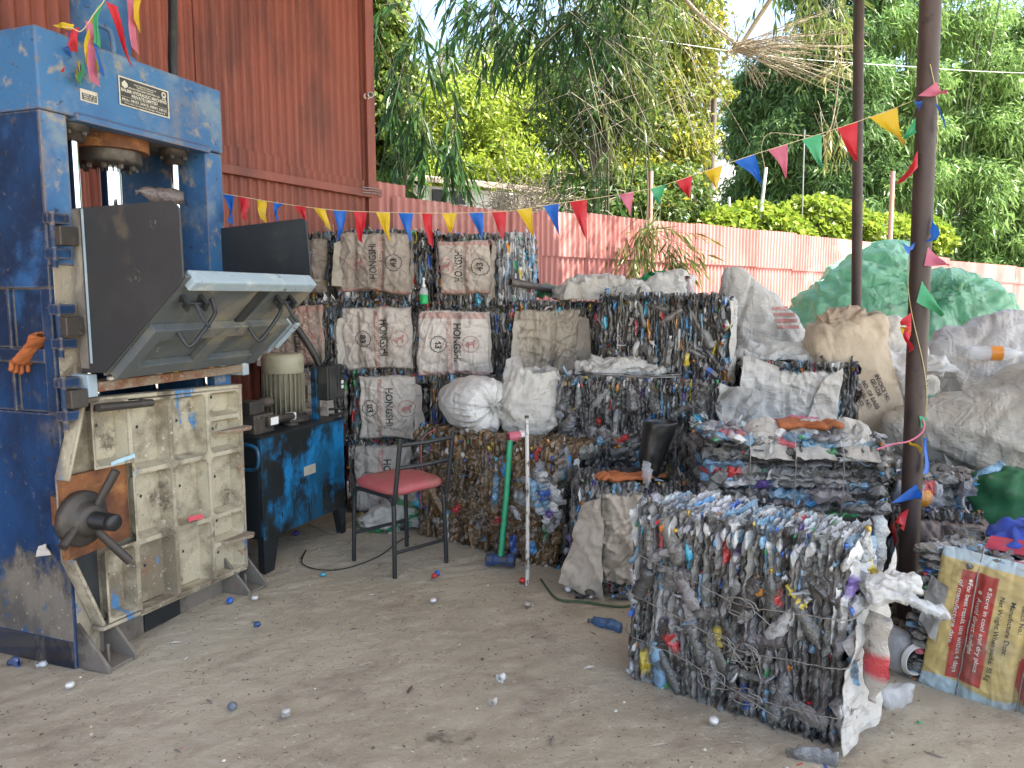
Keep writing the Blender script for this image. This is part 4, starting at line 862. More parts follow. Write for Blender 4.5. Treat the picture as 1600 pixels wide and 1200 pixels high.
ang=math.atan2(1.575-1.195,.57-.145); LT=math.hypot(1.575-1.195,.57-.145)
# flap frame: x across, t up the slope, n out of the underside
tv=np.array([0,-math.cos(ang),math.sin(ang)]); nv=np.array([0,-math.sin(ang),-math.cos(ang)]); fo=np.array([0,-.145,1.195])
Rf=np.stack([np.array([1.0,0,0]),tv,nv],1)
def fbox(mb,x0,x1,t0,t1,n0,n1,skew=0.0): mb.box(fo+np.array([(x0+x1)/2,0,0])+tv*(t0+t1)/2+nv*(n0+n1)/2,(x1-x0,t1-t0,n1-n0),Rf@rotz(skew)); return mb
flap_=fbox(MB(),.088,.945,0,LT,-.006,.006).build('feed_flap','flap_steel',press,.003)
for a in ((.10,.16,.02,.31,.0065,.045),(.865,.925,.02,.31,.0065,.045),(.161,.864,.02,.085,.0065,.04),(.161,.864,.245,.31,.0065,.045),(.47,.55,.0855,.2445,.0065,.040)):
    fbox(MB(),*a).build('stiffener','flap_steel',flap_,.003)
fbox(MB(),.56,.61,.315,.545,.0065,.022,.0).build('stiffener','gunmetal',flap_,.002)
fbox(MB(),.115,.885,LT-.05,LT+.004,-.03,.033).build('lip_bar','lip_paint',flap_,.008)
def fpnt(x,t,n): return fo+np.array([x,0,0])+tv*t+nv*n
def hook(x,t,s=1.0):
    mb=MB(); mb.tube([fpnt(x-.075*s,t,.035),fpnt(x+.075*s,t,.035)],.0075,8); mb.tube([fpnt(x,t,.035),fpnt(x+.01,t-.02,.10),fpnt(x+.012,t-.02,.135)],.0075,8)
    for dx in (-.05,.045): fbox(mb,x+dx-.007,x+dx+.007,t-.025,t+.025,.0065,.055,.5)
    mb.build('latch_pin','gunmetal',flap_)
hook(.20,.455); hook(.76,.455)
for x in (.27,.69): MB().tube(bez([fpnt(x-.05,.30,.045),fpnt(x-.035,.285,.10),fpnt(x-.02,.30,.11),fpnt(x+.05,.40,.06),fpnt(x+.05,.43,.04),fpnt(x+.04,.455,.006)],5),.0085,8).build('pull_handle','gunmetal',flap_)
mb=MB(); fbox(mb,.945,.96,.10,.30,-.02,.05); mb.tube([fpnt(.95,.16,.06),fpnt(.95,.33,.06)],.013,10); mb.build('side_lug','lip_paint',flap_,.002)
# ledge under the flap, strewn with caps
MB().bb(.115,.985,-.075,.03,1.120,1.160).build('ledge','rust_ledge',press,.004)
for x in (.088,.988): MB().bb(x-.020,x+.024,-.085,.0,1.105,1.195).build('ledge_bracket','lip_paint',press,.004)
for k in range(3): MB().tube([(.20+.31*k,.02,1.06),(.20+.31*k,.02,1.12)],.011,8).build('ejector_pin','chrome',press)
mb=MB(); mb.lathe([(0,-.02),(.016,-.02),(.016,.02),(.022,.02),(.022,.035),(0,.035)],(1.02,-.05,1.175),roty(PI/2),14); mb.build('flap_bolt','iron_dark',press)
# chamber behind the lower door
MB().bb(.115,.862,-.0,.02,.14,1.04).build('chamber_lining','base_steel',press)
# lower door: casting with cells
oy=-.004; th=.008; TH=.068
outer=[(.105,1.098),(1.008,1.060),(1.000,.128),(.128,.165),(.006,.466),(.005,.804)]
door=MB().prism(outer and [(a,z) for a,z in outer][::-1],'y',oy-th,oy).build('lower_door','door_cast',press,.003)
cols=[.128,.312,.535,.765,.995]; rows=[.135,.46,.765,1.075]
mb=MB()
def rib(mb,x0,z0,x1,z1,w=.022): 
    a=math.atan2(z1-z0,x1-x0); L=math.hypot(x1-x0,z1-z0)
    mb.box(((x0+x1)/2,oy-th-(TH-th)/2,(z0+z1)/2),(L+w*.9,TH-th,w),roty(-a))
zc=lambda x,z: z-.03*(x-.1)
def rcell(mb,x0,x1,z0,z1,r=.022):
    # frame with rounded inner corners round one cell
    zz0=lambda x: z0-.0; n=5; inner=[]
    for cx,cz,a0 in ((x1-r,z1-r,0),(x0+r,z1-r,PI/2),(x0+r,z0+r,PI),(x1-r,z0+r,1.5*PI)):
        for i in range(n+1): inner.append((cx+r*math.cos(a0+PI/2*i/n),cz+r*math.sin(a0+PI/2*i/n)))
    g=.0125; m=len(inner); cxm,czm=(x0+x1)/2,(z0+z1)/2
    outr=[]
    for (px,pz) in inner:
        outr.append((x1+g if px>cxm+ (x1-x0)/2-r-1e-6 and True else (x0-g if px<x0+r+1e-6 else px), z1+g if pz>z1-r-1e-6 else (z0-g if pz<z0+r+1e-6 else pz)))
    sl=.014
    fl=[(cxm+(px-cxm)*(1-sl/((x1-x0)/2)),czm+(pz-czm)*(1-sl/((z1-z0)/2))) for px,pz in inner]
    sk=lambda q,y:[(px,y,pz-.035*(px-.1)) for px,pz in q]
    V=sk(outr,oy-TH)+sk(inner,oy-TH)+sk(fl,oy-th-.0005)
    F=[(i,(i+1)%m,m+(i+1)%m,m+i) for i in range(m)]+[(m+i,m+(i+1)%m,2*m+(i+1)%m,2*m+i) for i in range(m)]
    mb.add(V,F)
cells=[]
def cell(x0,x1,z0,z1): rcell(mb,x0+.0125,x1-.0125,z0+.0125,z1-.0125); cells.append(((x0+x1)/2,(z0+z1)/2))
cell(.128,.312,.812,1.09); 
for i in range(1,4):
    for j in range(3): 
        if i==3: 
            zm=(rows[j]+rows[j+1])/2+.02
            if j==1: cell(cols[i],cols[i+1],rows[j],rows[j+1])
            else: cell(cols[i],cols[i+1],rows[j],zm); cell(cols[i],cols[i+1],zm,rows[j+1])
        else: cell(cols[i],cols[i+1],rows[j],rows[j+1])
cell(.150,.312,.165,.470)
# outer walls of the grid
for (a,b) in (((.115,1.092),(1.006,1.052)),((.128,.150),(.998,.118)),((1.002,1.05),(.996,.118))): rib(mb,*a,*b,.018)
mb.build('door_grid','door_cast',door,.0015)
for (a,b) in (((.105,1.09),(.012,.80)),((.014,.468),(.128,.170))): rl=MB(); rib(rl,*a,*b,.016); rl.build('door_edge','door_cast',door,.002)
for x,z in cells: MB().lathe([(0,0),(.0075,0)],(x-.02,oy-th-.0012,z+.03-.035*(x-.1)),rotx(PI/2),12,smooth=False).build('drain_hole','black_plastic',door)
MB().prism([(.008,.470),(.312,.478),(.312,.800),(.008,.803)],'y',oy-.036,oy-th-.0003).build('clamp_pad','rust',door,.003)
MB().prism([(.012,.47),(.15,.474),(.15,.20),(.125,.185)],'y',oy-.028,oy-th-.0003).build('corner_gusset','gunmetal',door,.003)
for z,x in ((.845,.995),(.295,.985)): MB().prism([(oy-.01,x-.10),(oy-.01,x+.03),(oy-.11,x+.05),(oy-.12,x+.02),(oy-.075,x-.10)] ,'z',z-.008,z+.008).build('door_lug','rust_ledge',door,.003) if 0 else MB().prism([(x-.17,oy-TH),(x+.02,oy-TH),(x+.02,oy-TH-.05),(x-.02,oy-TH-.075),(x-.15,oy-TH-.03)],'z',z-.008,z+.008).build('door_lug','rust_ledge',door,.003)
hb=MB(); hb.tube([(.135,oy-TH-.03,1.062),(.405,oy-TH-.03,1.048)],.0165,16)
for x in (.16,.375): hb.bb(x-.012,x+.012,oy-TH-.03,oy-th,1.045,1.065)
hb.build('handle_bar','iron_dark',door)
door.location.x=-.045
# hand wheel clamp
wc=(.022,oy-.035,.630); Rw=rotx(PI/2)
wh=MB(); wh.lathe([(0,0),(.103,0),(.110,.008),(.110,.034),(.103,.042),(.075,.046),(.068,.05),(.062,.075),(.05,.085),(0,.085)],wc,Rw,40); wheel=wh.build('clamp_wheel','iron_dark',press)
sc=MB(); pr=[(.0,.09)]
for k in range(9): z=.085+.0045*k*2; pr+= [(.030,z),(.0345,z+.0022),(.030,z+.0045)]
pr+=[(.031,.168),(.034,.171),(.034,.190),(.030,.196),(0,.196)]; sc.lathe(pr,wc,Rw,24); sc.build('clamp_screw','black_rubber',wheel)
def spoke(p,q,r): MB().tube([p,[(p[i]*.4+q[i]*.6) for i in range(3)],q],[r*.9,r,r*1.05],14).build('spoke','iron_dark',wheel)
b0=(wc[0],wc[1]-.07,wc[2])
spoke((b0[0]+.03,b0[1],b0[2]+.05),(b0[0]+.075,b0[1]-.06,b0[2]+.185),.0175); spoke((b0[0]+.02,b0[1],b0[2]-.05),(b0[0]+.115,b0[1]-.06,b0[2]-.20),.0175); spoke((b0[0]-.05,b0[1]+.02,b0[2]-.02),(b0[0]-.125,b0[1]+.01,b0[2]-.075),.018)
# base and feet
mb=MB(); mb.bb(.0,1.0,.006,DEP,0,.118); mb.build('base','base_steel',press,.004)
mb=MB(); mb.bb(-.003,-.0002,.0,DEP,.12,.58); mb.build('skirt_plate','mud_plate',press)
MB().bb(.35,.56,-.004,.006,.01,.13).build('oil_pan','tank_black',press,.002)
def foot(x0,x1):
    mb=MB()
    for x in (x0,x1): mb.prism([(.004,.20),(.004,.004),(-.16,.004),(-.16,.028)],'x',x-.007,x+.007)
    mb.bb(x0,x1,-.15,.004,.004,.016); mb.tube([((x0+x1)/2,-.08,.01),((x0+x1)/2,-.08,.085)],.007,8); mb.build('foot_bracket','base_steel',press,.002)
foot(.02,.15); foot(.86,.99)
# hinges on the left edge
for z0 in (1.64,1.30,1.02):
    mb=MB(); mb.tube([(-.008,-.045,z0-.035),(-.008,-.045,z0+.175)],.011,12)
    for k,z in enumerate((z0,z0+.13)): mb.bb(-.018,.055,-.062,-.007,z,z+.040)
    mb.build('hinge','press_shaded_blue',press,.004) if z0<1.7 else None
    MB().bb(-.010,.066,-.085,-.035,z0+.050,z0+.122).build('hinge_knuckle','iron_dark',press,.004)
MB().bb(-.022,.004,.004,.05,.60,.72).build('side_clamp','rust',press,.004)
# torn scrap on the side panel
mb=MB(); sheetcloth(mb,(-.012,.16,.46),(-.014,.08,.475),(-.018,.14,.505),(-.012,.10,.52),8,8,.008,20,4,0,(.60,.56,.5)); mb.build('paper_scrap','attr_matte',press)
mb=MB(); sheetcloth(mb,(.15,-.09,.815),(.27,-.092,.83),(.15,-.086,.83),(.27,-.086,.845),10,6,.006,20,5,0,(.40,.58,.66)); mb.build('paper_scrap','attr_matte',press)
mb=MB(); sheetcloth(mb,(.55,-.09,.468),(.64,-.092,.462),(.55,-.082,.49),(.64,-.082,.48),10,6,.006,20,6,0,(.60,.08,.10)); mb.build('paper_scrap','attr_matte',press)
from mathutils.bvhtree import BVHTree
def decal(ob, off=.004, ax=(0,1,0)):
    """project flat lettering along +y (local) on to a built mesh"""
    me=ob.data; bv=BVHTree.FromPolygons([v.co.copy() for v in me.vertices],[tuple(p.vertices) for p in me.polygons])
    def f(U,V):
        out=[]
        for u,v in zip(np.atleast_1d(U),np.atleast_1d(V)):
            h=bv.ray_cast(Vector((u,-5,v)),Vector((0,1,0)))[0]; y=h.y if h else 0.0
            out.append((u,y-off,v))
        return np.array(out)
    return f
# ================================================================== power pack
pk=thing('power_pack','oily blue hydraulic oil tank with an electric motor and control box on top','power pack',(-1.336,3.97,0),RZP)
mb=MB(); mb.prism([(.0,.19),(.80,.17),(.80,.735),(.0,.745)],'y',0,.02); mb.build('tank_front','tank_blue',pk,.003)
MB().prism([(-.0,.19),(.80,.17),(.80,.7345),(.0,.7445)],'y',.021,.45).build('tank_body','tank_black',pk,.003)
MB().prism([(-.012,.746),(.812,.736),(.812,.744),(-.012,.754)],'y',-.012,.462).build('tank_lid','tank_black',pk,.002)
for x0,x1,y in ((0,.14,0),(.70,.80,0),(0,.14,.40),(.70,.80,.40)):
    s=1 if x0==0 else -1
    MB().prism([(x0,.21),(x1,.21),(x1-(.06 if s>0 else 0),.0),(x0+(0 if s>0 else .06),.0)],'y',y+.001,y+.045).build('leg','tank_black',pk,.003)
MB().bb(.375,.485,-.004,.001,.46,.515).build('worn_plate','plate_silver',pk,.001)
# motor
mc=(.53,.24,0)
mo=MB(); mo.lathe([(.085,.80),(.105,.80),(.108,1.06)],mc,None,32)
for k in range(26):
    a=k*2*PI/26; mo.box((mc[0]+.114*math.cos(a),mc[1]+.114*math.sin(a),.925),(.022,.006,.24),rotz(a))
motor=mo.build('motor_body','motor_paint',pk)
mb=MB(); mb.lathe([(.120,1.045),(.124,1.05),(.124,1.135),(.116,1.155),(.10,1.160),(0,1.160)],mc,None,36); mb.build('fan_cowl','motor_cowl',motor)
mb=MB(); mb.lathe([(0,.752),(.15,.752),(.15,.772),(.11,.78),(.11,.80),(0,.80)],mc,None,28); mb.build('motor_flange','iron_dark',motor)
mb=MB(); mb.bb(.655,.72,.20,.28,.86,.95); mb.build('terminal_box','motor_paint',motor,.004)
# control box on its stand
MB().bb(.665,.70,.10,.14,.74,1.07).build('box_stand','tank_blue',pk,.003)
bx=MB().bb(.69,.86,.03,.125,.86,1.075).build('control_box','black_plastic',pk,.008)
mb=MB(); mb.bb(.695,.775,.018,.03,.87,1.065); mb.bb(.785,.855,.018,.03,.87,1.065); mb.build('box_cover','black_plastic',bx,.004)
MB().lathe([(0,.018),(.014,.018),(.016,.0)],(.83,.018,1.03),rotx(PI/2),14).build('switch_knob','black_rubber',bx)
mb=MB(); mb.bb(.815,.838,.0155,.0178,.955,.975); mb.bb(.815,.838,.0155,.0178,.925,.945); mb.build('switch_label','white_paint',bx)
mb=MB()
for s in range(3): mb.tube(bez([(.70+.04*s,.08,1.07),(.69+.05*s,.04,1.115),(.75+.03*s,.06,1.12+.01*s),(.77,.10,1.075)],6),.005,6)
mb.build('cables','black_rubber',bx)
# valves
v=MB(); v.bb(.03,.20,.06,.22,.755,.86); v.bb(.05,.17,.10,.20,.86,.93); v.tube([(.17,.14,.905),(.27,.14,.905)],.03,12); v.build('valve_block','iron_dark',pk,.005)
v=MB(); v.bb(.12,.21,.035,.10,.79,.845); v.tube([(.21,.065,.815),(.38,.075,.81)],.022,12); v.build('solenoid_valve','iron_dark',pk,.004)
MB().bb(.135,.20,.0325,.0348,.797,.838).build('valve_label','white_paint',pk)
v=MB(); v.lathe([(0,.75),(.045,.75),(.045,.765),(.02,.77),(.02,.785)],(.40,.10,0),None,16); v.build('filler_neck','iron_dark',pk)
v=MB(); v.lathe([(.02,.785),(.032,.787),(.034,.82),(.03,.826),(0,.826)],(.40,.10,0),None,16)
v.build('filler_cap','white_paint',pk)
MB().tube(bez([(-.03,.10,.72),(-.035,.0,.70),(-.035,.0,.60),(-.035,.08,.58)],6),.010,8).build('level_pipe','tank_blue',pk)
MB().tube(bez([(.68,.02,.775),(.75,-.0,.77),(.86,.02,.775),(.88,.06,.785),(.80,.10,.79)],6),.009,8).build('looped_cable','black_rubber',pk)
hp=[P(430,478,4.55),P(452,498,4.6),P(476,530,4.65),P(494,560,4.68),P(503,585,4.7),P(507,606,4.72)]
Mi=pk.matrix_basis.inverted()
MB().tube(bez([Mi@Vector(q) for q in hp],6),.021,12).build('hydraulic_hose','black_rubber',pk)

# ================================================================== chair
ch=thing('chair','low black tube frame chair with a faded red padded seat','chair',(-.64,4.19,0),0)
A,Bq,Cq,Dq=[np.array(q) for q in ((-.262,.0),(.012,-.268),(.268,-.03),(.005,.25))]
ZS=.435
def leg_u(p,q,name):
    """one bent tube: down one leg, under the seat, down the other"""
    p3=lambda w,z: np.array([w[0],w[1],z]); d=(q-p)/np.linalg.norm(q-p)
    pts=[p3(p,0),p3(p*.98,.2),p3(p*.955,ZS-.06),p3(p*.955+d*.018,ZS-.018),p3(p*.955+d*.06,ZS-.003),p3(q*.955-d*.06,ZS-.003),p3(q*.955-d*.018,ZS-.018),p3(q*.955,ZS-.06),p3(q*.98,.2),p3(q,0)]
    MB().tube(bez(pts,4),.0125,12).build(name,'chair_black',ch)
leg_u(A,Bq,'leg_frame'); leg_u(Dq,Cq,'leg_frame')
def bar(p,q,r,name): MB().tube([p,q],r,10).build(name,'chair_black',ch)
pt=lambda w,z,k=1.0:(w[0]*k,w[1]*k,z)
bar(pt(Bq,.135,.985),pt(Cq,.135,.985),.010,'stretcher'); bar(pt(A,.165,.985),pt(Dq,.165,.985),.010,'stretcher')
bo=np.array([.05,-.045])
for w in (Bq,Cq): MB().tube(bez([pt(w,.40,.97),(w[0]+.012,w[1]-.008,.46),(w[0]+bo[0]*.9,w[1]+bo[1]*.5,.76)],6),.0125,12).build('back_post','chair_black',ch)
for z,k in ((.725,.80),(.60,.45)):
    a=np.array([Bq[0]+bo[0]*k,Bq[1]+bo[1]*k*.55,z]); b=np.array([Cq[0]+bo[0]*k,Cq[1]+bo[1]*k*.55,z]); m=(a+b)/2+np.array([.015,-.013,0])
    mb=MB(); mb.tube(bez([a,m,b],6),.0115,10); mb.build('back_rail','chair_black',ch)
mb=MB(); n=40; a=np.arange(n)*2*PI/n; e=.46
ux=(Bq-A)/2; uy=(Dq-A)/2; cxy=(A+Bq+Cq+Dq)/4
sx=np.sign(np.cos(a))*np.abs(np.cos(a))**e; sy=np.sign(np.sin(a))*np.abs(np.sin(a))**e
V=[]; prof=[(.0,.0),(.86,-.004),(.985,.006),(1.03,.022),(1.0,.040),(.90,.052),(.6,.060),(.3,.062),(.0,.063)]
for r,z in prof:
    q=cxy[None]+(sx[:,None]*ux+sy[:,None]*uy)*r*1.02; V.append(np.stack([q[:,0],q[:,1],np.full(n,ZS+.008+z)],1))
V=np.stack(V,1).reshape(-1,3); V[:,2]+=.006*pn(V,6,3); mb.grid(V,n,len(prof),wrap=True); mb.build('seat','vinyl_red',ch)

# ================================================================== hand tools and pipes
g0=G(782,888); tp=Vector((P(797,688,4.19)))
hm=thing('sledge_hammer','sledgehammer with a green pipe handle and dirty blue head leaning on the brown bale','hammer',(g0.x,g0.y+.02,0),math.radians(-8))
q=tp-Vector((g0.x,g0.y+.02,0)); Rq=np.array(Matrix.Rotation(math.radians(8),3,'Z')); q=Rq@np.array(q)
MB().tube([(0,0,.05),q*.5+np.array([.004,0,.02]),q],.0165,16).build('handle','green_pipe',hm)
mb=MB(); mb.lathe([(0,-.082),(.033,-.082),(.038,-.074),(.038,-.045),(.030,-.035),(.030,.035),(.038,.045),(.038,.074),(.033,.082),(0,.082)],(0,0,.042),roty(PI/2),8,smooth=False); mb.build('head','hammer_blue',hm,.003)
g1=G(824,915); t1=Vector(P(823,650,4.02))
wp=thing('white_rod','thin white painted rod with rust patches leaning upright beside the green handled hammer','pipe',g1)
qq=t1-g1; MB().tube([(0,0,0),(qq.x*.5+.004,qq.y*.5,qq.z*.5),(qq.x,qq.y,qq.z)],.0105,12).build('rod','pipe_white',wp)
MB().tube([(qq.x*.985,qq.y*.985,qq.z*.985),(qq.x,qq.y,qq.z+.003)],.0115,12).build('dark_tip','iron_dark',wp)
p0=Vector(P(796,440,4.9)); p1=Vector(P(893,459,5.5)); 
ip=thing('iron_pipe','dark open ended iron pipe lying on top of the stack','pipe',p0)
mb=MB(); d=p1-p0; ax=d.normalized().to_track_quat('Z','Y').to_matrix(); mb.lathe([(.021,.05),(.021,0),(.026,0),(.026,d.length),(0,d.length)],(0,0,0),np.array(ax),18); mb.build('pipe_tube','steel_pipe',ip)
c0=P(806,681,4.22); can=thing('drink_can','crushed pink and silver drink can lying on the brown bale','can',(c0.x,c0.y,.715))
Rc=np.array(Matrix.Rotation(.5,3,'Z'))@roty(PI/2)
MB().lathe([(.022,-.05),(.031,-.042),(.029,0),(.031,.02)],(0,0,0),Rc,16,col=(.50,.12,.16)).build('can_body','attr_plastic',can)
MB().lathe([(.031,.0205),(.032,.046),(.025,.052),(.024,.048),(0,.048)],(0,0,0),Rc,16,col=(.62,.62,.60)).build('can_end','attr_plastic',can)
c0=P(663,474,5.0); sb=thing('spray_bottle','small clear bottle of green liquid with a white pump standing in the stack','bottle',(c0.x,4.98,c0.z-.004))
MB().lathe([(0,0),(.026,0),(.028,.01),(.028,.06),(0,.06)],(0,0,0),None,16,col=(.02,.42,.12)).build('green_liquid','attr_plastic',sb)
MB().lathe([(.0282,.0605),(.028,.085),(.018,.105),(.011,.11)],(0,0,0),None,16,col=(.45,.5,.46)).build('bottle_body','clear_film',sb)
MB().lathe([(.013,.11),(.013,.125),(.006,.128),(.006,.155),(.010,.158),(.008,.17),(0,.17)],(0,0,0),None,14,col=(.75,.75,.72)).build('pump','attr_plastic',sb)

# ================================================================== sacks lying about
def sackthing(label, loc, rz=0, cat='sack', name='sack', group=None): return thing(name,label,cat,loc,rz,group)
# tied full white sack on the brown bale
s=sackthing('full white sack tied at its end, lying on the brown bale',(-.29,4.70,.845),math.radians(38))
mb=MB(); loft(mb,[(-.22,.004,.004,0,.05),(-.20,.03,.025,0,.05),(-.12,.115,.09,0,.02),(.0,.17,.145),(.14,.185,.165),(.25,.165,.15,0,0),(.285,.115,.105,0,0),(.290,.06,.055),(.275,.022,.022),(.29,.016,.016),(.315,.024,.024),(.312,.004,.004)],96,70,31,.012,5,fold=.0,col=(.74,.73,.70),R=rotx(PI/2),sq=2.1,creases=False)
rg0=mb.V[-1]; # pleats running into the knot
rel=rg0-np.array([0,0,0]); ang_=np.arctan2(rel[:,2],rel[:,0]); rr=np.hypot(rel[:,2],rel[:,0]); k=np.exp(-((-rel[:,1]-.25)/.10)**2)
rad=1-.10*k*(np.abs(np.sin(ang_*11+2*np.sin(ang_*2)))-.4); rg0[:,0]*=rad; rg0[:,2]*=rad; rg0[:,1]-=.014*k*np.sin(ang_*9+1)
mb.build('sack_body','sack_clean',s)
# open sack beside it
s=sackthing('open topped greyish white sack standing beside the tied full sack',(.11,4.60,.685))
mb=MB(); loft(mb,[(0,.10,.08),(.01,.165,.14),(.12,.185,.16),(.26,.17,.15),(.34,.165,.14,.01),(.375,.15,.125,.02),(.36,.135,.11,.02),(.28,.12,.10,.02),(.22,.02,.02,.02)],64,52,33,.022,5,col=(.62,.59,.53)); mb.build('sack_body','sack_clean',s)
mb=MB(); sheetcloth(mb,(-.17,-.09,.26),(-.02,-.13,.30),(-.15,-.03,.44),(-.06,-.09,.46),18,18,.03,8,3,0,(.62,.60,.56)); mb.build('sack_rim','sack_clean',s)
# cloth and wire on the wide bale
s=sackthing('crumpled white cloth sack lying on the wide bale',(P(975,600,4.62).x,4.66,1.02),math.radians(-18),'sack')
mb=MB(); loft(mb,[(0,.24,.14),(.015,.27,.155),(.055,.245,.14),(.085,.17,.09),(.105,.06,.03),(.105,.01,.01)],64,40,35,.035,7,col=(.62,.60,.555),sq=2.8,lowcut=0); mb.build('sack_body','sack_clean',s)
c0=(P(985,604,4.5).x,4.52,1.018); s=thing('wire_coil','loose coil of bale wire lying flat on the wide bale','wire',c0,math.radians(-18))
mb=MB(); q=[]
for t_ in np.linspace(0,9.5*PI,150): r=.20+.018*math.sin(t_*.7)+.012*math.sin(t_*2.3); q.append((r*1.45*math.cos(t_)+.02*math.sin(t_*.31),r*.62*math.sin(t_),.006+.0016*t_*.5+.004*math.sin(t_*1.3)))
mb.tube(q,.0032,6); mb.build('coil','wire',s)
# heaps of sacks on top of the stack
s=sackthing('grey cloth sack heaped on the dark bale beside the iron pipe',(P(945,466,5.05).x,5.15,1.475))
mb=MB(); loft(mb,[(0,.30,.16),(.02,.33,.17),(.07,.27,.14),(.13,.17,.09,-.02),(.165,.06,.03,-.02),(.165,.01,.01,-.02)],70,44,36,.045,5.5,col=(.50,.47,.42),sq=3,lowcut=0); mb.build('sack_body','sack_grey',s)
s=sackthing('pale crumpled sack with a raised corner on the stack, near the slim bamboo plant',(P(1030,466,5.3).x,5.4,1.485))
mb=MB(); loft(mb,[(0,.24,.15),(.02,.27,.16),(.08,.22,.13),(.13,.15,.09,.06),(.18,.07,.04,.12),(.20,.01,.01,.13)],70,44,37,.045,5.5,col=(.60,.58,.54),sq=3,lowcut=0); mb.build('sack_body','sack_grey',s)
mb=MB()
for (x,y,z,a) in ((-.10,-.02,.13,.4),(-.02,.05,.15,1.2)):
    V,F,ring,lab,cap=PROT_LO[2]; c=np.tile(np.array((.02,.30,.09)),(len(V),1)); mb.add((V*np.array([.06,.07,.20]))@(rotz(a)@rotx(1.2)).T+np.array((x,y,z)),F,0,c,True)
t_=thing('green_bottles','two crushed green bottles on the sack heap',None,s.location) if 0 else None
gb=mb.build('green_bottles','bottle_far',s)
for (px,py,Y,ll) in ((812,455,5.5,'green plastic bottle lying on the stack under the iron pipe'),):
    c0=P(840,462,5.55); o=thing('green_bottle',ll,'bottle',(c0.x,c0.y,c0.z+.03)); mb=MB(); V,F,ring,lab,cap=PROT_HI[1]; c=np.tile(np.array((.03,.36,.14)),(len(V),1)); mb.add((V*np.array([.09,.10,.26]))@roty(1.4).T,F,0,c,True); mb.build('bottle_body','bottle',o)
c0=P(1074,461,5.3); o=thing('clear_bottle','small upright clear bottle with a dark cap on the dark bale','bottle',(c0.x,c0.y,1.49))
MB().lathe([(0,0),(.03,0),(.032,.04),(.028,.07),(.014,.11),(.012,.13)],(0,0,0),None,14,col=(.30,.22,.21)).build('bottle_body','attr_plastic',o); MB().lathe([(.015,.13),(.015,.15),(0,.15)],(0,0,0),None,14,col=(.10,.03,.03)).build('cap','attr_plastic',o)
# grey heap behind the dark bale
bale('dark bale behind the white sack bale, carrying the tall grey plastic sack',(1.42,5.55,0),math.radians(-10),(.95,.5,.86),pal='dark',faces='ftlr',nscrap=0,over=.8)
s=sackthing('tall peaked grey plastic sack with faint red print behind the dark bottle bale',(1.92,5.80,.80),math.radians(-6))
mb=MB(); loft(mb,[(0,.40,.26),(.03,.46,.29),(.22,.45,.28),(.42,.36,.23,-.05),(.62,.24,.17,-.12),(.80,.14,.11,-.20),(.91,.07,.06,-.24),(.925,.01,.01,-.24)],84,70,38,.032,3.4,col=(.52,.50,.46),sq=2.6); ob=mb.build('sack_body','sack_grey',s)
f=decal(ob,.006); mb=MB(); 
for k in range(4): put_patch(mb,f,.02+.01*k,.17+.012*k,.60-.045*k,.625-.045*k,12,4)
put_text(mb,'LADO',f,.09,.565,.02,-.12,.07,.02); mb.build('printed_lettering','ink_pink',ob)
s=sackthing('flat white sack spread on top of the white bale',(1.72,4.80,1.10),math.radians(-5))
mb=MB(); loft(mb,[(0,.26,.18),(.02,.29,.20),(.06,.25,.17),(.10,.14,.10,-.03),(.115,.02,.02,-.03)],70,40,39,.04,6,col=(.60,.59,.56),sq=3,lowcut=0); mb.build('sack_body','sack_clean',s)
s=sackthing('small bright white bag in the sun left of the green bags',(P(1258,500,8.2).x,8.2,.0))
mb=MB(); loft(mb,[(0,.30,.25),(.1,.34,.28),(.7,.30,.26),(1.2,.20,.17),(1.33,.06,.05),(1.34,.01,.01)],40,36,40,.04,4,col=(.72,.72,.70)); mb.build('sack_body','sack_clean',s)
# green bags
GG='huge green plastic bags of bottles by the far fence'
def pleat(V,kx,ky,kz,n,amp,rad):
    d=V-np.array([kx,ky,kz]); r=np.linalg.norm(d,axis=1); a=np.arctan2(d[:,2],d[:,0]); V+= (d/(r[:,None]+1e-6))*(amp*np.exp(-(r/rad)**2)*(np.abs(np.sin(a*n+1.3*np.sin(a*3)))-.5))[:,None]
s=thing('green_bag','huge pale green plastic bag with a gathered knot, left of the thick post','bag',(3.62,7.75,0),0,GG)
mb=MB(); loft(mb,[(0,.40,.36),(.04,.56,.50),(.45,.72,.62),(.95,.78,.64,-.02),(1.38,.70,.55,.0),(1.66,.50,.42,.03),(1.88,.36,.30,.12),(2.03,.17,.14,.2),(2.07,.02,.02,.2)],110,90,41,.075,2.6,col=(1,1,1),sq=2.3); pleat(mb.V[-1],.16,-.40,1.60,13,.05,.35); mb.build('bag_body','green_film',s)
mb=MB(); loft(mb,[(-.05,.03,.03),(0,.05,.05),(.05,.035,.03),(.09,.055,.03),(.12,.01,.01)],24,20,42,.02,14,R=rotx(1.2),c=(.20,-.52,1.62)); mb.build('knot','green_film',s)
s=thing('green_bag','darker green plastic bag slumped right of the thick post, knot at its top left','bag',(4.30,7.35,0),0,GG)
mb=MB(); loft(mb,[(0,.40,.36),(.04,.54,.48),(.45,.64,.55),(.95,.64,.54,.02),(1.30,.55,.46,.04),(1.55,.40,.32,-.02),(1.72,.20,.16,-.16),(1.78,.02,.02,-.2)],110,90,43,.075,2.6,col=(1,1,1),sq=2.3); pleat(mb.V[-1],-.22,-.35,1.55,13,.06,.4); mb.build('bag_body','green_film',s)
mb=MB(); loft(mb,[(-.05,.03,.03),(0,.05,.05),(.05,.035,.03),(.09,.055,.03),(.12,.01,.01)],24,20,44,.02,14,R=rotx(1.2),c=(-.24,-.36,1.60)); mb.build('knot','green_film',s)
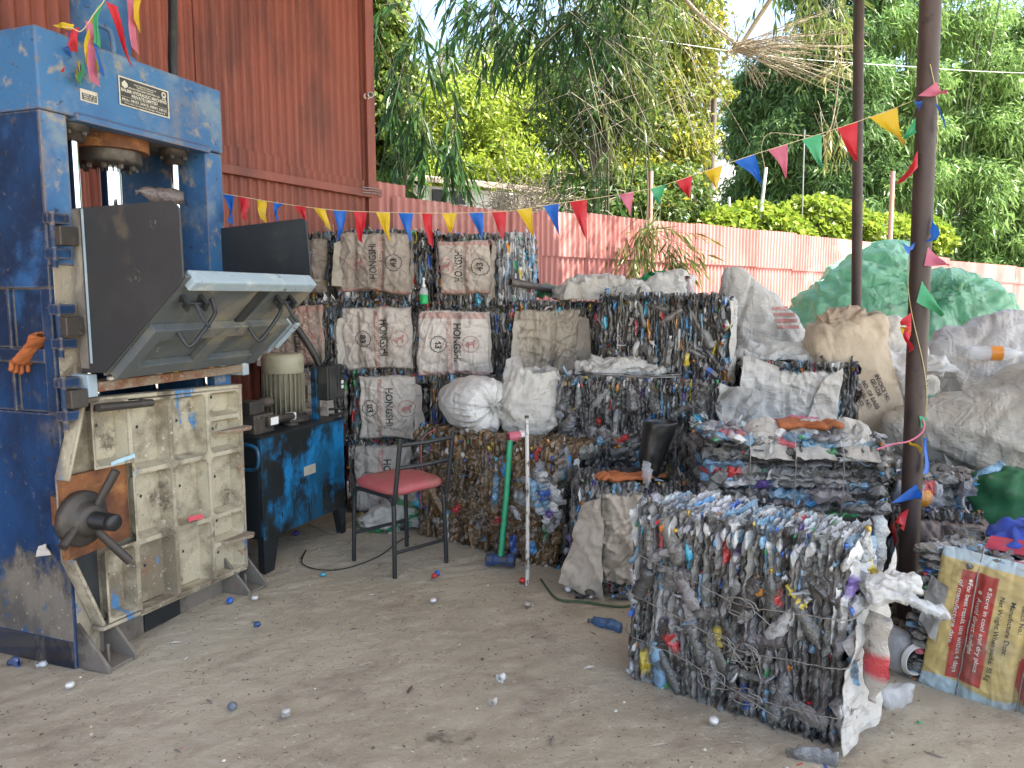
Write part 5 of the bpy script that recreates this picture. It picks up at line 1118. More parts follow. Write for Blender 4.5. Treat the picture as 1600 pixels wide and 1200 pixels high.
# tan bag with stencilled words
bale('dark bale under the tan stencilled bag',(1.95,4.55,0),math.radians(-8),(.80,.5,.62),pal='dark',faces='ftl',nscrap=0,over=.8)
s=sackthing('tan paper sack stencilled with invoice and lot number lines, leaning by the thick post',(2.20,4.66,.52),0); s.rotation_euler=(0,math.radians(-12),math.radians(-2))
mb=MB(); loft(mb,[(0,.17,.10),(.03,.20,.13),(.25,.225,.16),(.50,.23,.165,.0),(.72,.24,.16),(.83,.235,.13,.02),(.86,.20,.10,.02),(.84,.17,.08,.02),(.70,.10,.05,.02)],84,64,45,.016,4.0,col=(.52,.42,.30),sq=4.2); ob=mb.build('sack_body','sack',s)
f=decal(ob,.007); mb=MB(); an=math.radians(-72)
for k,(tx,L) in enumerate((('LOT NO.',.125),('SERIAL NO.',.165),('NO. OF BAGS',.19),('GRADE',.115),('INVOICE NO.',.185))):
    put_text(mb,tx,f,-.045+.037*k,.40+.012*k-(L-.12)*.35,.022,an,L,.03)
mb.build('stencil_lettering','ink',ob)
mb=MB(); put_text(mb,'MADE IN INDIA',f,-.19,.62,.02,an,.14,.02); mb.build('side_lettering','ink',ob)
mb=MB(); loft(mb,[(0,.10,.06),(.03,.16,.09),(.09,.14,.08),(.13,.06,.03),(.135,.01,.01)],64,34,46,.024,8,c=(-.01,-.02,.80),col=(.44,.33,.23)); mb.build('rolled_mouth','sack',s)
s=sackthing('white sack with a small green emblem seen right behind the thick post',(2.56,4.95,.62),0); s.rotation_euler=(0,math.radians(-4),0)
mb=MB(); loft(mb,[(0,.16,.10),(.03,.19,.13),(.30,.21,.14),(.58,.17,.12,-.03),(.72,.10,.07,-.06),(.76,.02,.02,-.07)],64,50,47,.02,5,col=(.60,.57,.51),sq=2.8,colfun=lambda p,c: np.where(((p[:,2]>.215)&(p[:,2]<.25))[:,None],np.array((.06,.30,.22)),c)); ob=mb.build('sack_body','sack',s)
f=decal(ob,.006); mb=MB(); put_text(mb,'CONTAIN',f,.08,.47,.026,.08,.16,.02); mb.build('printed_lettering','ink',ob)
mb=MB(); put_poly(mb,f,[(.07,.32),(.05,.345),(.08,.34),(.09,.37),(.10,.34),(.13,.345),(.11,.32)]); put_poly(mb,f,[(.05,.30),(.13,.30),(.12,.312),(.06,.312)]); mb.build('printed_emblem','green_pipe',ob)
s=sackthing('hanging fold of pale cloth sack at the foot of the tan stencilled sack',(2.26,4.36,.50),0)
mb=MB(); loft(mb,[(0,.12,.08),(.02,.15,.10),(.16,.13,.09,.03),(.32,.08,.06,.08),(.42,.02,.02,.12)],50,40,48,.035,6,col=(.42,.37,.30),sq=2.4); mb.build('sack_body','sack',s)
# the big grey sack at right and what lies on it
bale('dark bale under the big grey sack at the right edge',(2.30,4.05,0),math.radians(-14),(1.0,.6,.47),pal='dark',faces='ftl',nscrap=0,over=.8)
s=sackthing('very big dusty grey sack slumped over the bales at the right edge',(2.14,4.36,.76),math.radians(-14))
mb=MB(); loft(mb,[(0,.02,.02,.06,0),(.04,.10,.10,.05,0),(.22,.17,.20,.06,0),(.55,.28,.34,.03,0),(.95,.37,.42,-.05),(1.35,.33,.38,-.06),(1.7,.2,.2,-.05),(1.78,.02,.02,-.05)],96,84,49,.034,2.4,col=(.47,.44,.385),R=roty(PI/2),sq=2.3); mb.build('sack_body','sack_grey',s)
s=sackthing('open pale grey sack with a clear bottle in its mouth at the right edge',(3.10,5.20,.70),math.radians(-10))
mb=MB(); loft(mb,[(0,.22,.16),(.04,.30,.2),(.28,.36,.24),(.46,.33,.2,.08),(.62,.20,.12,.20),(.70,.06,.04,.30),(.71,.01,.01,.30)],84,60,50,.03,3.2,col=(.46,.45,.45),sq=3); mb.build('sack_body','sack_grey',s)
o=thing('clear_bottle','big clear bottle with an orange label lying across the open grey sack','bottle',(P(1555,552,4.85).x,4.86,P(1555,552,4.85).z),math.radians(-10))
MB().lathe([(0,-.15),(.04,-.15),(.047,-.13),(.047,.07),(.03,.12),(.014,.15),(.014,.17)],(0,0,0),roty(PI/2),20,col=(.5,.5,.5)).build('bottle_body','clear_film',o)
MB().lathe([(.048,-.03),(.048,.04)],(0,0,0),roty(PI/2),20,col=(.62,.22,.02)).build('label','attr_plastic',o)
s=sackthing('white crumpled sack between the thick post and the big grey sack',(2.42,4.62,1.03),math.radians(-10))
mb=MB(); loft(mb,[(0,.20,.12),(.02,.24,.14),(.07,.2,.12),(.11,.1,.06,.04),(.12,.01,.01,.04)],60,34,51,.04,6,col=(.62,.61,.59),sq=2.6); mb.build('sack_body','sack_clean',s)
# bags on the yellow bale
s=thing('blue_bag','blue woven bag with red lining lying on the feed sack bale','bag',(2.12,2.92,.50),math.radians(-35))
mb=MB(); loft(mb,[(0,.17,.12),(.02,.2,.14),(.07,.17,.12),(.10,.08,.06),(.105,.01,.01)],50,30,52,.03,6,col=(.04,.085,.42),sq=3,lowcut=0); mb.build('bag_body','attr_matte',s)
mb=MB(); sheetcloth(mb,(-.20,-.14,.005),(.10,-.16,.0),(-.18,-.10,.05),(.10,-.12,.05),20,8,.01,10,3,0,(.48,.05,.08)); mb.build('red_lining','attr_matte',s)
s=thing('green_sack','dark green woven sack beneath the big grey sack at the right edge','sack',(2.42,3.50,.0),math.radians(-20))
mb=MB(); loft(mb,[(0,.2,.14),(.04,.24,.17),(.4,.24,.17),(.62,.2,.14),(.68,.1,.07),(.69,.01,.01)],50,40,53,.03,5,col=(.012,.10,.035),sq=3); mb.build('sack_body','attr_matte',s)
# rice bag under the chair
c0=G(625,822); s=sackthing('white sack with green stripes and letters crumpled on the ground under the chair',(-.74,4.84,.0),math.radians(12))
def rc_(p,c):
    m=(np.abs((p[:,2]-.17)+.25*(p[:,0]-.05))<.018)|(np.abs((p[:,2]-.06)-.05*np.sin(p[:,0]*9))<.014); return np.where(m[:,None],np.array((.02,.20,.07)),c)
mb=MB(); loft(mb,[(0,.22,.10),(.015,.26,.12),(.09,.24,.10,.03),(.17,.17,.08,.09),(.24,.09,.05,.14),(.27,.01,.01,.16)],84,60,54,.035,6,col=(.60,.60,.57),sq=2.6,lowcut=0,colfun=rc_); ob=mb.build('sack_body','sack_clean',s)
f=decal(ob,.006); mb=MB(); put_text(mb,'WHITE',f,.0,.035,.03,.15,.15,.03); put_text(mb,'RICE',f,.10,.115,.028,.5,.09,.03); mb.build('printed_lettering','green_pipe',ob)

# ================================================================== boot, gloves
b0=Vector(P(1018,752,3.86)); bt=thing('rubber_boot','black rubber boot with an orange tread standing on the sack faced bale','boot',(b0.x,b0.y,.572),math.radians(12))
mb=MB(); loft(mb,[(.0,.038,.05,-.01,0),(.01,.045,.055,-.01,0),(.06,.050,.058,-.005),(.10,.062,.062,.0),(.16,.072,.070,.015),(.24,.084,.078,.035),(.28,.088,.08,.045),(.278,.082,.074,.045),(.20,.07,.065,.03),(.12,.05,.05,.01)],40,40,55,.004,8,col=(1,1,1),sq=2.2); mb.build('shaft','boot',bt)
Rb=rotz(math.radians(-158))
mb=MB(); loft(mb,[(-.06,.03,.03,0,.02),(-.05,.045,.042,0,.02),(.02,.046,.044,0,.025),(.09,.048,.040,0,.02),(.15,.045,.033,0,.012),(.185,.028,.02,0,.006),(.19,.004,.004,0,.004)],32,30,56,.003,10,R=rotz(math.radians(-170))@roty(PI/2)@rotz(-PI/2),c=(.0,-.0,.032),sq=2.5); mb.build('foot','boot',bt)
mb=MB(); loft(mb,[(-.07,.01,.004),(-.065,.040,.012),(.0,.042,.012),(.08,.046,.012),(.15,.042,.012),(.185,.02,.01),(.19,.004,.004)],28,30,57,.004,20,R=rotz(math.radians(-170))@roty(PI/2)@rotz(-PI/2),c=(0,-.012,.008),sq=4); mb.build('sole','boot_sole',bt)
def glove(label,loc,rz,s=1.0,seed=0,droop=0.0,rot=None,group='orange rubber work gloves'):
    g=thing('work_glove',label,'glove',loc,rz,group,rot); mb=MB()
    loft(mb,[(-.13,.02,.012),(-.125,.055,.020),(-.07,.045,.016),(-.02,.042,.017),(.04,.050,.019),(.08,.046,.016),(.095,.02,.010)],30,30,60+seed,.006,16,R=roty(PI/2)@rotz(PI/2)); mb.build('palm','glove',g)
    for k,(y,L,a) in enumerate(((-.036,.062,-.14),(-.012,.078,-.04),(.013,.072,.06),(.036,.056,.18))):
        p=np.array([.072,y,.002]); d=np.array([math.cos(a),math.sin(a),0]); m=MB(); m.tube(bez([p,p+d*L*.5+np.array([0,0,.012]),p+d*L*.9+np.array([0,0,.002-droop*.02]),p+d*L+np.array([0,0,-.006])],4),[.0125]*12+[.006],10); m.build('finger','glove',g)
    p=np.array([.0,-.040,.002]); m=MB(); m.tube(bez([p,p+np.array([.035,-.028,.006]),p+np.array([.066,-.034,.0])],5),[.013]*10+[.007],10); m.build('thumb','glove',g)
    if s!=1: g.scale=(s,s,s)
    return g
g0=P(968,762,3.62); glove('orange rubber glove lying under the boot toe with fingers pointing left',(g0.x+.04,3.74,.598),PI+.15,.95,1)
g0=P(1330,697,3.6); glove('orange rubber glove on the layered bale, fingers pointing right toward the post',(1.44,3.66,.875),-.12,1.1,2); glove('orange rubber glove on the layered bale, folded under the other glove',(1.34,3.74,.868),.35,1.0,3)
o=thing('pink_cloth','pink rag lying beside the orange gloves on the layered bale','rag',(1.42,3.78,.86),0); mb=MB(); sheetcloth(mb,(-.14,-.06,0),(.16,-.05,.0),(-.13,.07,.02),(.15,.08,.01),22,14,.03,8,5,0,(.45,.13,.20)); mb.build('rag','attr_matte',o)
g=glove('orange glove hanging over the shelf on the left side of the press',(-1.875,2.945,1.285),2.6,.74,4,1.0,(0.15,.75,2.75))
# yellow black coil beside the gloves
# ================================================================== jar, cups, bottle on the press, litter
j=G(1404,1062); o=thing('plastic_jar','big clear plastic jar lying on its side beside the thick post','jar',(j.x+.03,j.y+.10,.085),math.radians(-75))
Rj=roty(PI/2)
MB().lathe([(0,-.15),(.07,-.15),(.082,-.13),(.082,.06),(.062,.085),(.058,.09),(.058,.118),(.063,.12),(.063,.126),(.054,.126),(.054,.09)],(0,0,0),Rj,28,col=(.42,.40,.37)).build('jar_body','jar_clear',o) if 0 else None
mb=MB(); mb.lathe([(0,-.15),(.07,-.15),(.082,-.13),(.082,.06),(.062,.085),(.058,.09)],(0,0,0),Rj,28,col=(.30,.28,.26)); mb.build('jar_body','clear_film',o)
mb=MB(); mb.lathe([(.058,.0905),(.058,.10),(.065,.101),(.065,.109),(.059,.11),(.059,.122),(.054,.124),(.053,.09)],(0,0,0),Rj,28,col=(.50,.48,.45)); mb.build('jar_neck','attr_plastic',o)
def flatbottle(label,name,px,py,col,ln,rz,k,mat='bottle',z=.02,loc=None,tilt=PI/2):
    q=G(px,py) if loc is None else Vector(loc); o=thing(name,label,'bottle',(q.x,q.y,z if loc is None else q.z),rz); V,F,ring,lab,cap_=PROT_HI[k]; c=np.tile(np.array(col,float),(len(V),1)); mb=MB(); mb.add((V*np.array([.035,.07,ln]))@(roty(PI/2)@rotz(PI/2)).T if tilt else V*np.array([.05,.08,ln]),F,0,c,True); mb.build('bottle_body',mat,o); return o
def crushed(label,name,px,py,col,sz,rz,seed,mat='clear_film',z=.03):
    q=G(px,py); o=thing(name,label,'litter',(q.x,q.y,z),rz); mb=MB(); loft(mb,[(-.5*sz[2],.02,.02),(-.48*sz[2],sz[0]*.8,sz[1]*.8),(0,sz[0],sz[1]),(.48*sz[2],sz[0]*.9,sz[1]*.7),(.5*sz[2],.01,.01)],24,18,seed,sz[0]*.45,12,R=roty(1.35),col=col,sq=2.6); mb.build('body',mat,o); return o
crushed('crushed clear plastic cup on the ground in front of the jar','plastic_cup',1396,1098,(.32,.32,.33),(.04,.03,.11),.3,70)
flatbottle('flattened blue bottle on the ground left of the big front bale','crushed_bottle',945,982,(.03,.10,.22),.17,-.6,4)
flatbottle('crushed grey bottle lying in front of the big bale, near the bottom edge','crushed_bottle',1268,1190,(.16,.16,.155),.16,-.3,6)
crushed('clear crumpled scrap of film on the ground below the middle of the floor','film_scrap',447,1121,(.45,.45,.44),(.011,.009,.028),.4,73,'bottle_far',.014)
crushed('white crumpled paper on the ground in the middle of the floor','paper_scrap',784,1063,(.66,.66,.64),(.011,.009,.030),.8,74,'attr_matte',.013)
crushed('small clear wrapper by the corner of the press','film_scrap',66,1042,(.45,.47,.50),(.011,.009,.034),.4,75,'bottle_far',.012)
crushed('small blue scrap on the ground left of the press foot','film_scrap',24,1040,(.06,.10,.22),(.02,.01,.05),-.4,76,'bottle_far',.01)
crushed('pale folded scrap by the foot of the big bale','paper_scrap',772,1100,(.50,.47,.42),(.010,.007,.028),.9,77,'attr_matte',.010)
flatbottle('clear bottle piece standing beside the boot','crushed_bottle',0,0,(.25,.24,.23),.13,.2,7,'clear_film',loc=(P(1012,765,3.66).x,3.70,.62),tilt=0)
flatbottle('dark plastic bottle wedged in the press beside the piston rod','crushed_bottle',0,0,(.10,.075,.07),.22,1.0,8,loc=(-1.50,3.30,1.93))
CG='bottle caps dropped on the dirt floor'
def cap(px,py,col,label,tilt=0.0,r=.0155,z=0.0):
    q=G(px,py,z); o=MB(); o.lathe([(r*.86,.003),(r,.0),(r,.011),(r*.9,.0145),(0,.0145)],(0,0,0),rotx(tilt),16,col=col); 
    for k in range(16): a=k*PI/8; o.box(np.array([r*math.cos(a),r*math.sin(a),.006])@rotx(tilt).T,(.0012,.002,.010),rotx(tilt)@rotz(a),0,np.array(col)*.8)
    ob=o.build('bottle_stopper','attr_plastic'); ob.location=(q.x,q.y,z+.003+(r if tilt else 0)*.9); return tag(ob,label,'bottle cap',CG)
Wc=(.70,.70,.68); Bc=(.03,.12,.48)
for px,py,col,lab,tl in ((110,1079,Wc,'white cap on the floor right of the press corner foot',.2),(364,1110,(.12,.14,.17),'dark grey cap standing on edge low in the middle of the floor',1.2),(398,937,Wc,'white cap on the floor by the right foot of the press',.0),(360,944,Bc,'blue cap against the right foot of the press',.9),(402,983,(.05,.09,.22),'navy cap lying alone between press and chair',.1),(677,941,Wc,'white cap on the floor in front of the chair',.0),(683,902,Bc,'blue cap on the floor below the near chair leg',.5),(505,900,(.10,.38,.50),'turquoise cap flat on the floor left of the chair',.0),(824,951,(.42,.38,.32),'dusty grey cap near the foot of the white rod',.1),(463,838,(.05,.04,.25),'violet blue cap under the oil tank',.7),(1115,1135,Wc,'white cap on the floor before the big front bale',.3),(679,906,(.5,.05,.05),'tiny red cap beside the blue one near the chair',.2),(816,913,(.55,.04,.03),'red cap beside the foot of the white rod',.4),(888,926,Wc,'white cap under the torn sack flap',.9),(447,1121,(.45,.44,.42),'pale worn cap low in the middle of the floor',.1)):
    cap(px,py,col,lab,tl)
# caps on the press ledge
LGp='bottle caps lying on the press ledge'
def pworld(x,y,z): v=press.matrix_basis@Vector((x,y,z)); return v
for x,y,col,lab in ((.20,-.055,Wc,'white cap at the left end of the press ledge'),(.34,-.05,(.5,.08,.10),'pink cap on the press ledge'),(.55,-.055,(.60,.45,.03),'yellow cap in the middle of the press ledge'),(.46,-.05,Wc,'white cap left of the yellow cap on the press ledge'),(.68,-.05,(.20,.35,.5),'light blue cap on the press ledge'),(.86,-.05,Wc,'white cap at the right end of the press ledge'),(.77,-.06,(.62,.22,.03),'orange cap on the press ledge')):
    q=pworld(x,y,1.160); ob=MB().lathe([(.0145,.0),(.0155,.010),(.013,.0135),(0,.0135)],(0,0,0),rotx(.12),16,col=col).build('bottle_stopper','attr_plastic'); ob.location=q+Vector((0,0,.002)); tag(ob,lab,'bottle cap',LGp)
# cables and straps on the floor
def cord(name,label,pts,r,col,mat='attr_matte'):
    pts=[Vector(p) for p in pts]; o=pts[0].copy(); mb=MB(); mb.tube(bez([p-o for p in pts],8),r,6,col=col); ob=mb.build(name,mat); ob.location=o; return tag(ob,label,'cord')
cord('cable','thin dark cable snaking over the floor from the oil tank to the chair',[G(470,873,.006),G(478,860,.006),G(472,880,.006),G(500,890,.006),G(540,888,.006),G(590,870,.006),G(625,845,.006),G(640,838,.006)],.0035,(.03,.03,.03))
cord('cable','thin grey wire lying under the oil tank',[G(480,818,.006),G(520,835,.006),G(550,822,.006),G(600,816,.006)],.0025,(.20,.19,.17))
cord('strap','green cord trailing on the ground under the torn sack bale',[G(845,905,.01),G(870,935,.01),G(910,940,.01),G(965,948,.01),G(995,945,.01)],.006,(.05,.09,.04))
# fine litter
rgl=np.random.default_rng(91); mb=MB()
for i in range(850):
    x=-2.2+5*rgl.random(); y=2.0+3.2*rgl.random()**1.3; z=.004
    s=.002+.009*rgl.random()**2.2; 
    col=[(.62,.60,.55),(.10,.085,.07),(.30,.26,.21),(.45,.40,.32),(.22,.17,.12),(.20,.17,.14)][int(rgl.integers(6))]
    if rgl.random()<.03: col=[(.05,.12,.40),(.45,.06,.05),(.06,.3,.12)][int(rgl.integers(3))]
    R=rotz(rgl.random()*6.3)@rotx((rgl.random()-.5)*.8); v=np.array([(-1,-.5,0),(.2,-.8,.15),(1,.1,0),(.3,.7,.2),(-.6,.6,.05),(0,0,.7)])*s*np.array([1+2.2*(rgl.random()<.2),1,.9])
    mb.add(v@R.T+np.array([x,y,z]),[(0,1,5),(1,2,5),(2,3,5),(3,4,5),(4,0,5)],0,col)
for i in range(90):
    x=-1.6+3.6*rgl.random(); y=2.1+2.6*rgl.random(); a=rgl.random()*6.3; L=.015+.04*rgl.random()
    mb.tube([(x,y,.006),(x+L*.5*math.cos(a)+.004,y+L*.5*math.sin(a),.008),(x+L*math.cos(a),y+L*math.sin(a),.006)],.001,4,col=[(.45,.38,.26),(.12,.1,.08),(.5,.5,.48)][int(rgl.integers(3))])
tag(mb.build('litter','attr_matte'),'fine scattered chips and straws on the dirt floor','litter',kind='stuff')
# loose bottles tumbled at the foot of the bales
mb=MB(); rgt=np.random.default_rng(92); C=[];S=[];AP=[];AW=[];AL=[]
for i in range(46):
    if i<18: q=G(900+95*rgt.random(),925+20*rgt.random())
    elif i<30: q=G(560+110*rgt.random(),815+22*rgt.random())
    else: q=G(1385+60*rgt.random(),985+40*rgt.random())
    R=np.array(Matrix.Rotation(rgt.random()*6.3,3,'Z'))@rotx((rgt.random()-.5)*.8); C.append((q.x,q.y+.05,.02+.03*rgt.random())); AP.append(R[:,2]);AW.append(R[:,0]);AL.append(R[:,1]); S.append((.03,.06,.12))
place_bottles(mb,np.array(C),np.array(AP),np.array(AW),np.array(AL),np.array(S),'dark',rgt,False); tag(mb.build('loose_bottles','bottle_far'),'loose crushed bottles spilled at the foot of the bales','litter',kind='stuff')
# ================================================================== bunting
PC={'b':(.02,.14,.55),'r':(.55,.02,.03),'y':(.68,.46,.02),'g':(.08,.42,.20),'p':(.58,.16,.24)}
def pen(bn, o, a, b, tip, c, seed, twist=.0, name='pennant'):
    """a three cornered flag between string points a,b hanging to tip (world), child of bn at o"""
    a,b,tip=[np.array(list(q),float)-np.array(list(o),float) for q in (a,b,tip)]; n=9; V=[]
    nr=np.cross(b-a,tip-a); nr/=np.linalg.norm(nr)+1e-9
    for i in range(n):
        t=i/(n-1)
        for j in range(n):
            s=j/(n-1); w=1-t*.94; top=a*(1-s)+b*s; m=(a+b)/2
            q=(a*(1-t)+tip*t)*(1-s)+(b*(1-t)+(tip+ (b-a)*.06)*t)*s; q=q+nr*(twist*t*(s-.5)*.08+.024*t*math.sin(s*5+seed*1.7)+.022*math.sin(t*5+seed)*t); V.append(q)
    V=np.array(V); mb=MB(); mb.grid(V,n,n,0,PC[c]); return mb.build(name,'pennant',bn)
b_o=Vector(P(347,304,3.86))
bun=thing('bunting','long string of coloured pennants from the blue press to the thick post','bunting',b_o)
knots=[(330,300),(357,304),(440,318),(520,328),(610,332),(700,333),(790,330),(870,318),(940,308),(1020,294),(1100,268),(1170,244),(1240,222),(1310,200),(1385,174),(1440,152)]
def sY(px): return 3.86+(3.33-3.86)*(px-330)/(1440-330)
kn=[Vector(P(x,y,sY(x))) for x,y in knots]
def strpt(px):
    xs=[k[0] for k in knots]; 
    import bisect
    py=float(np.interp(px,xs,[k[1] for k in knots])); return Vector(P(px,py,sY(px)))
MB().tube(bez([k-b_o for k in kn],6),.0016,5,col=(.60,.50,.30)).build('string','attr_matte',bun)
fl=[(348,366,364,352,'b'),(372,390,381,343,'r'),(401,417,410,344,'y'),(427,443,430,342,'b'),(459,478,476,345,'r'),(490,508,512,357,'y'),(521,542,530,377,'b'),(552,573,565,379,'r'),(587,609,607,375,'y'),(622,646,638,375,'b'),(659,676,672,383,'r'),(691,714,702,364,'y'),(732,755,754,377,'b'),(768,791,784,373,'r'),(807,831,832,369,'y'),(849,873,873,365,'b'),(890,917,914,371,'r'),(966,991,982,332,'p'),(1016,1040,1030,322,'g'),(1056,1082,1076,312,'r'),(1101,1129,1118,297,'y'),(1147,1180,1187,284,'b'),(1200,1231,1228,275,'p'),(1252,1283,1285,262,'g'),(1308,1340,1338,252,'r'),(1358,1402,1409,228,'y')]
for i,(x0,x1,tx,ty,c) in enumerate(fl):
    a=strpt(x0);b=strpt(x1); t_=Vector(P(tx,ty,sY(tx)-.03)); pen(bun,b_o,a,b,t_,c,i,(.6 if i%3 else -.5))
t_=Vector(P(1407,222,3.32)); pen(bun,b_o,Vector(P(1434,178,3.30)),Vector(P(1441,202,3.29)),t_,'g',40)
# pennants wound round the thick post
w_o=PB0+PBD*1.0; wb=thing('bunting','string of pennants wound round the thick brown post','bunting',w_o)
q=[]
for t in np.linspace(0,1,90):
    z=2.45-1.75*t; a=-1.9+t*9.5; c=PB0+PBD*z; q.append((c.x+.046*math.cos(a)-w_o.x,c.y+.046*math.sin(a)-w_o.y,z-w_o.z))
MB().tube(q,.0016,5,col=(.62,.52,.25)).build('string','attr_matte',wb)
W2=[((1434,150),(1463,128),(1478,149),'p'),((1428,157),(1437,160),(1436,172),'b'),((1461,160),(1467,166),(1478,200),'b'),((1434,235),(1434,262),(1412,283),'r'),((1450,385),(1444,415),(1482,415),'p'),((1441,438),(1432,472),(1474,492),'g'),((1424,488),(1424,518),(1408,508),'r'),((1409,510),(1424,520),(1420,550),'r'),((1456,335),(1458,365),(1455,375),'b'),((1432,378),(1420,386),(1416,392),'b'),((1432,756),(1392,786),(1440,778),'b'),((1443,684),(1448,684),(1446,740),'b'),((1420,688),(1420,694),(1440,702),'y'),((1420,795),(1412,830),(1398,815),'r')]
for i,(a,b,t_,c) in enumerate(W2): pen(wb,w_o,P(*a,3.26),P(*b,3.25),P(*t_,3.22),c,50+i)
mb=MB(); mb.tube(bez([Vector(P(x,y,3.24))-w_o for x,y in ((1442,655),(1444,668),(1436,680),(1418,690),(1395,694),(1370,702))],6),.004,6,col=PC['p']); mb.build('pink_ribbon','attr_matte',wb)
mb=MB(); sheetcloth(mb,Vector(P(1437,650,3.25))-w_o,Vector(P(1447,652,3.25))-w_o,Vector(P(1438,668,3.25))-w_o,Vector(P(1444,666,3.25))-w_o,8,8,.01,20,4,0,PC['g']); mb.build('pennant_knot','pennant',wb)
mb=MB(); sheetcloth(mb,Vector(P(1408,510,3.25))-w_o,Vector(P(1422,512,3.25))-w_o,Vector(P(1410,522,3.25))-w_o,Vector(P(1424,518,3.25))-w_o,8,8,.01,20,5,0,PC['y']); mb.build('pennant_knot','pennant',wb)
# tangle at the press's lifting eye
e_o=press.matrix_basis@Vector((.34,.04,2.50)); eb=thing('bunting','tangle of pennants knotted to the lifting eye on top of the press','bunting',e_o)
Ye=3.06
for i,(a,b,t_,c) in enumerate((((112,46),(124,42),(106,118),'r'),((115,92),(124,96),(125,132),'y'),((122,95),(130,92),(127,134),'g'),((133,32),(145,36),(147,130),'p'),((142,28),(148,20),(143,108),'y'),((152,10),(163,2),(146,66),'g'),((146,66),(150,68),(157,115),'b'),((108,48),(113,50),(110,88),'b'),((103,50),(106,52),(92,112),'p'),((165,2),(183,10),(206,104),'r'),((197,-6),(214,-2),(207,75),'p'),((213,-6),(221,-4),(211,34),'y'))):
    pen(eb,e_o,P(*a,Ye+.02*(i%3)),P(*b,Ye+.02*(i%3)),P(*t_,Ye-.02),c,80+i,.5)
mb=MB(); sheetcloth(mb,Vector(P(82,38,Ye))-e_o,Vector(P(112,36,Ye))-e_o,Vector(P(92,46,Ye))-e_o,Vector(P(112,46,Ye))-e_o,12,8,.02,20,7,0,PC['y']); mb.build('pennant_knot','pennant',eb)
mb=MB(); mb.tube(bez([Vector(P(x,y,Ye))-e_o for x,y in ((95,42),(112,44),(128,48),(148,20),(162,2),(170,-20))],5),.002,5,col=(.6,.5,.3)); mb.build('string','attr_matte',eb)
# ================================================================== vegetation
RV=np.random.default_rng(2024)
def unit(v): return v/(np.linalg.norm(v,axis=-1,keepdims=True)+1e-9)
def leaves(mb, B, D, L, Wd, col, fold=.18, broad=.42):
    """n leaves: base points, directions, lengths, widths, colours"""
    n=len(B); D=unit(D); r=RV.normal(size=(n,3)); r[:,2]+=.6; S=unit(np.cross(D,r)); N=np.cross(S,D)
    L=np.broadcast_to(L,(n,))[:,None]; Wd=np.broadcast_to(Wd,(n,))[:,None]
    m=B+D*L*broad-N*Wd*fold; tip=B+D*L-np.array([0,0,1.0])*L*.14
    V=np.stack([B,m+S*Wd/2,tip,m-S*Wd/2],1).reshape(-1,3); F=np.arange(4*n).reshape(n,4)
    mb.add(V,F,0,np.repeat(col,4,0)); return mb
def lcol(n, a, b, extra=None, pe=.0):
    t=RV.random((n,1)); c=np.array(a)*(1-t)+np.array(b)*t; c=c*(.75+.5*RV.random((n,1)))
    if extra is not None: m=RV.random(n)<pe; c[m]=np.array(extra)*(.7+.6*RV.random((m.sum(),1)))
    return c
def crown(mb, blobs, n, L, W, a, b, per=26, droop=.5, spread=.16, extra=None, pe=0, seed=0, shell=.55, narrow=False):
    bc=np.array([list(q[0]) for q in blobs],float); br=np.array([q[1] if hasattr(q[1],'__len__') else (q[1],)*3 for q in blobs],float)
    k=max(1,n//per); w=br.prod(1)**(2/3); idx=RV.choice(len(blobs),k,p=w/w.sum())
    d=unit(RV.normal(size=(k,3))); rad=shell+(1-shell)*RV.random(k)**.6; rad=rad*(1+.42*pn(d*1.0+idx[:,None]*3.7,1.7,seed)*1.4)
    cc=bc[idx]+d*br[idx]*rad[:,None]; s=br[idx].mean(1)*spread
    cc=np.repeat(cc,per,0); dd=np.repeat(d,per,0); m=len(cc)
    B=cc+RV.normal(size=(m,3))*np.repeat(s,per)[:,None]*np.array([1,1,.75])
    D=RV.normal(size=(m,3))*.8+dd*.5+np.array([0,0,-droop])
    tone=np.repeat(.72+.56*RV.random(k),per)[:,None]
    leaves(mb,B,D,L*(.7+.6*RV.random(m)),W*(.7+.6*RV.random(m)),lcol(m,a,b,extra,pe)*tone); return mb
def sprig(mb, O, D, n=9, ln=.30, L=.18, W=.022, a=(.05,.10,.02), b=(.10,.17,.04), droop=.55):
    """bamboo sprigs: short twigs with leaves fanned both sides"""
    O=np.asarray(O,float); D=unit(np.asarray(D,float)); k=len(O); t=np.tile(np.linspace(.1,1,n),k); o=np.repeat(O,n,0); d=np.repeat(D,n,0)
    sd=unit(np.cross(d,np.array([0,0,1.0])+.3*RV.normal(size=d.shape))); sg=np.tile(np.where(np.arange(n)%2==0,1,-1),k)[:,None]
    B=o+d*(t*ln)[:,None]+np.stack([t*0,t*0,-.10*t*t*ln*3],1); LD=d*.75+sd*sg*(.75*(1.1-t))[:,None]+np.array([0,0,-droop])+.25*RV.normal(size=d.shape)
    tone=np.repeat(.7+.6*RV.random(k),n)[:,None]; m=k*n
    leaves(mb,B,LD,L*(.65+.6*RV.random(m)),W*(.75+.5*RV.random(m)),lcol(m,a,b)*tone,.15,.38); return mb
def gz_(x,y): return float(gheight(np.array([x]),np.array([y]))[0])
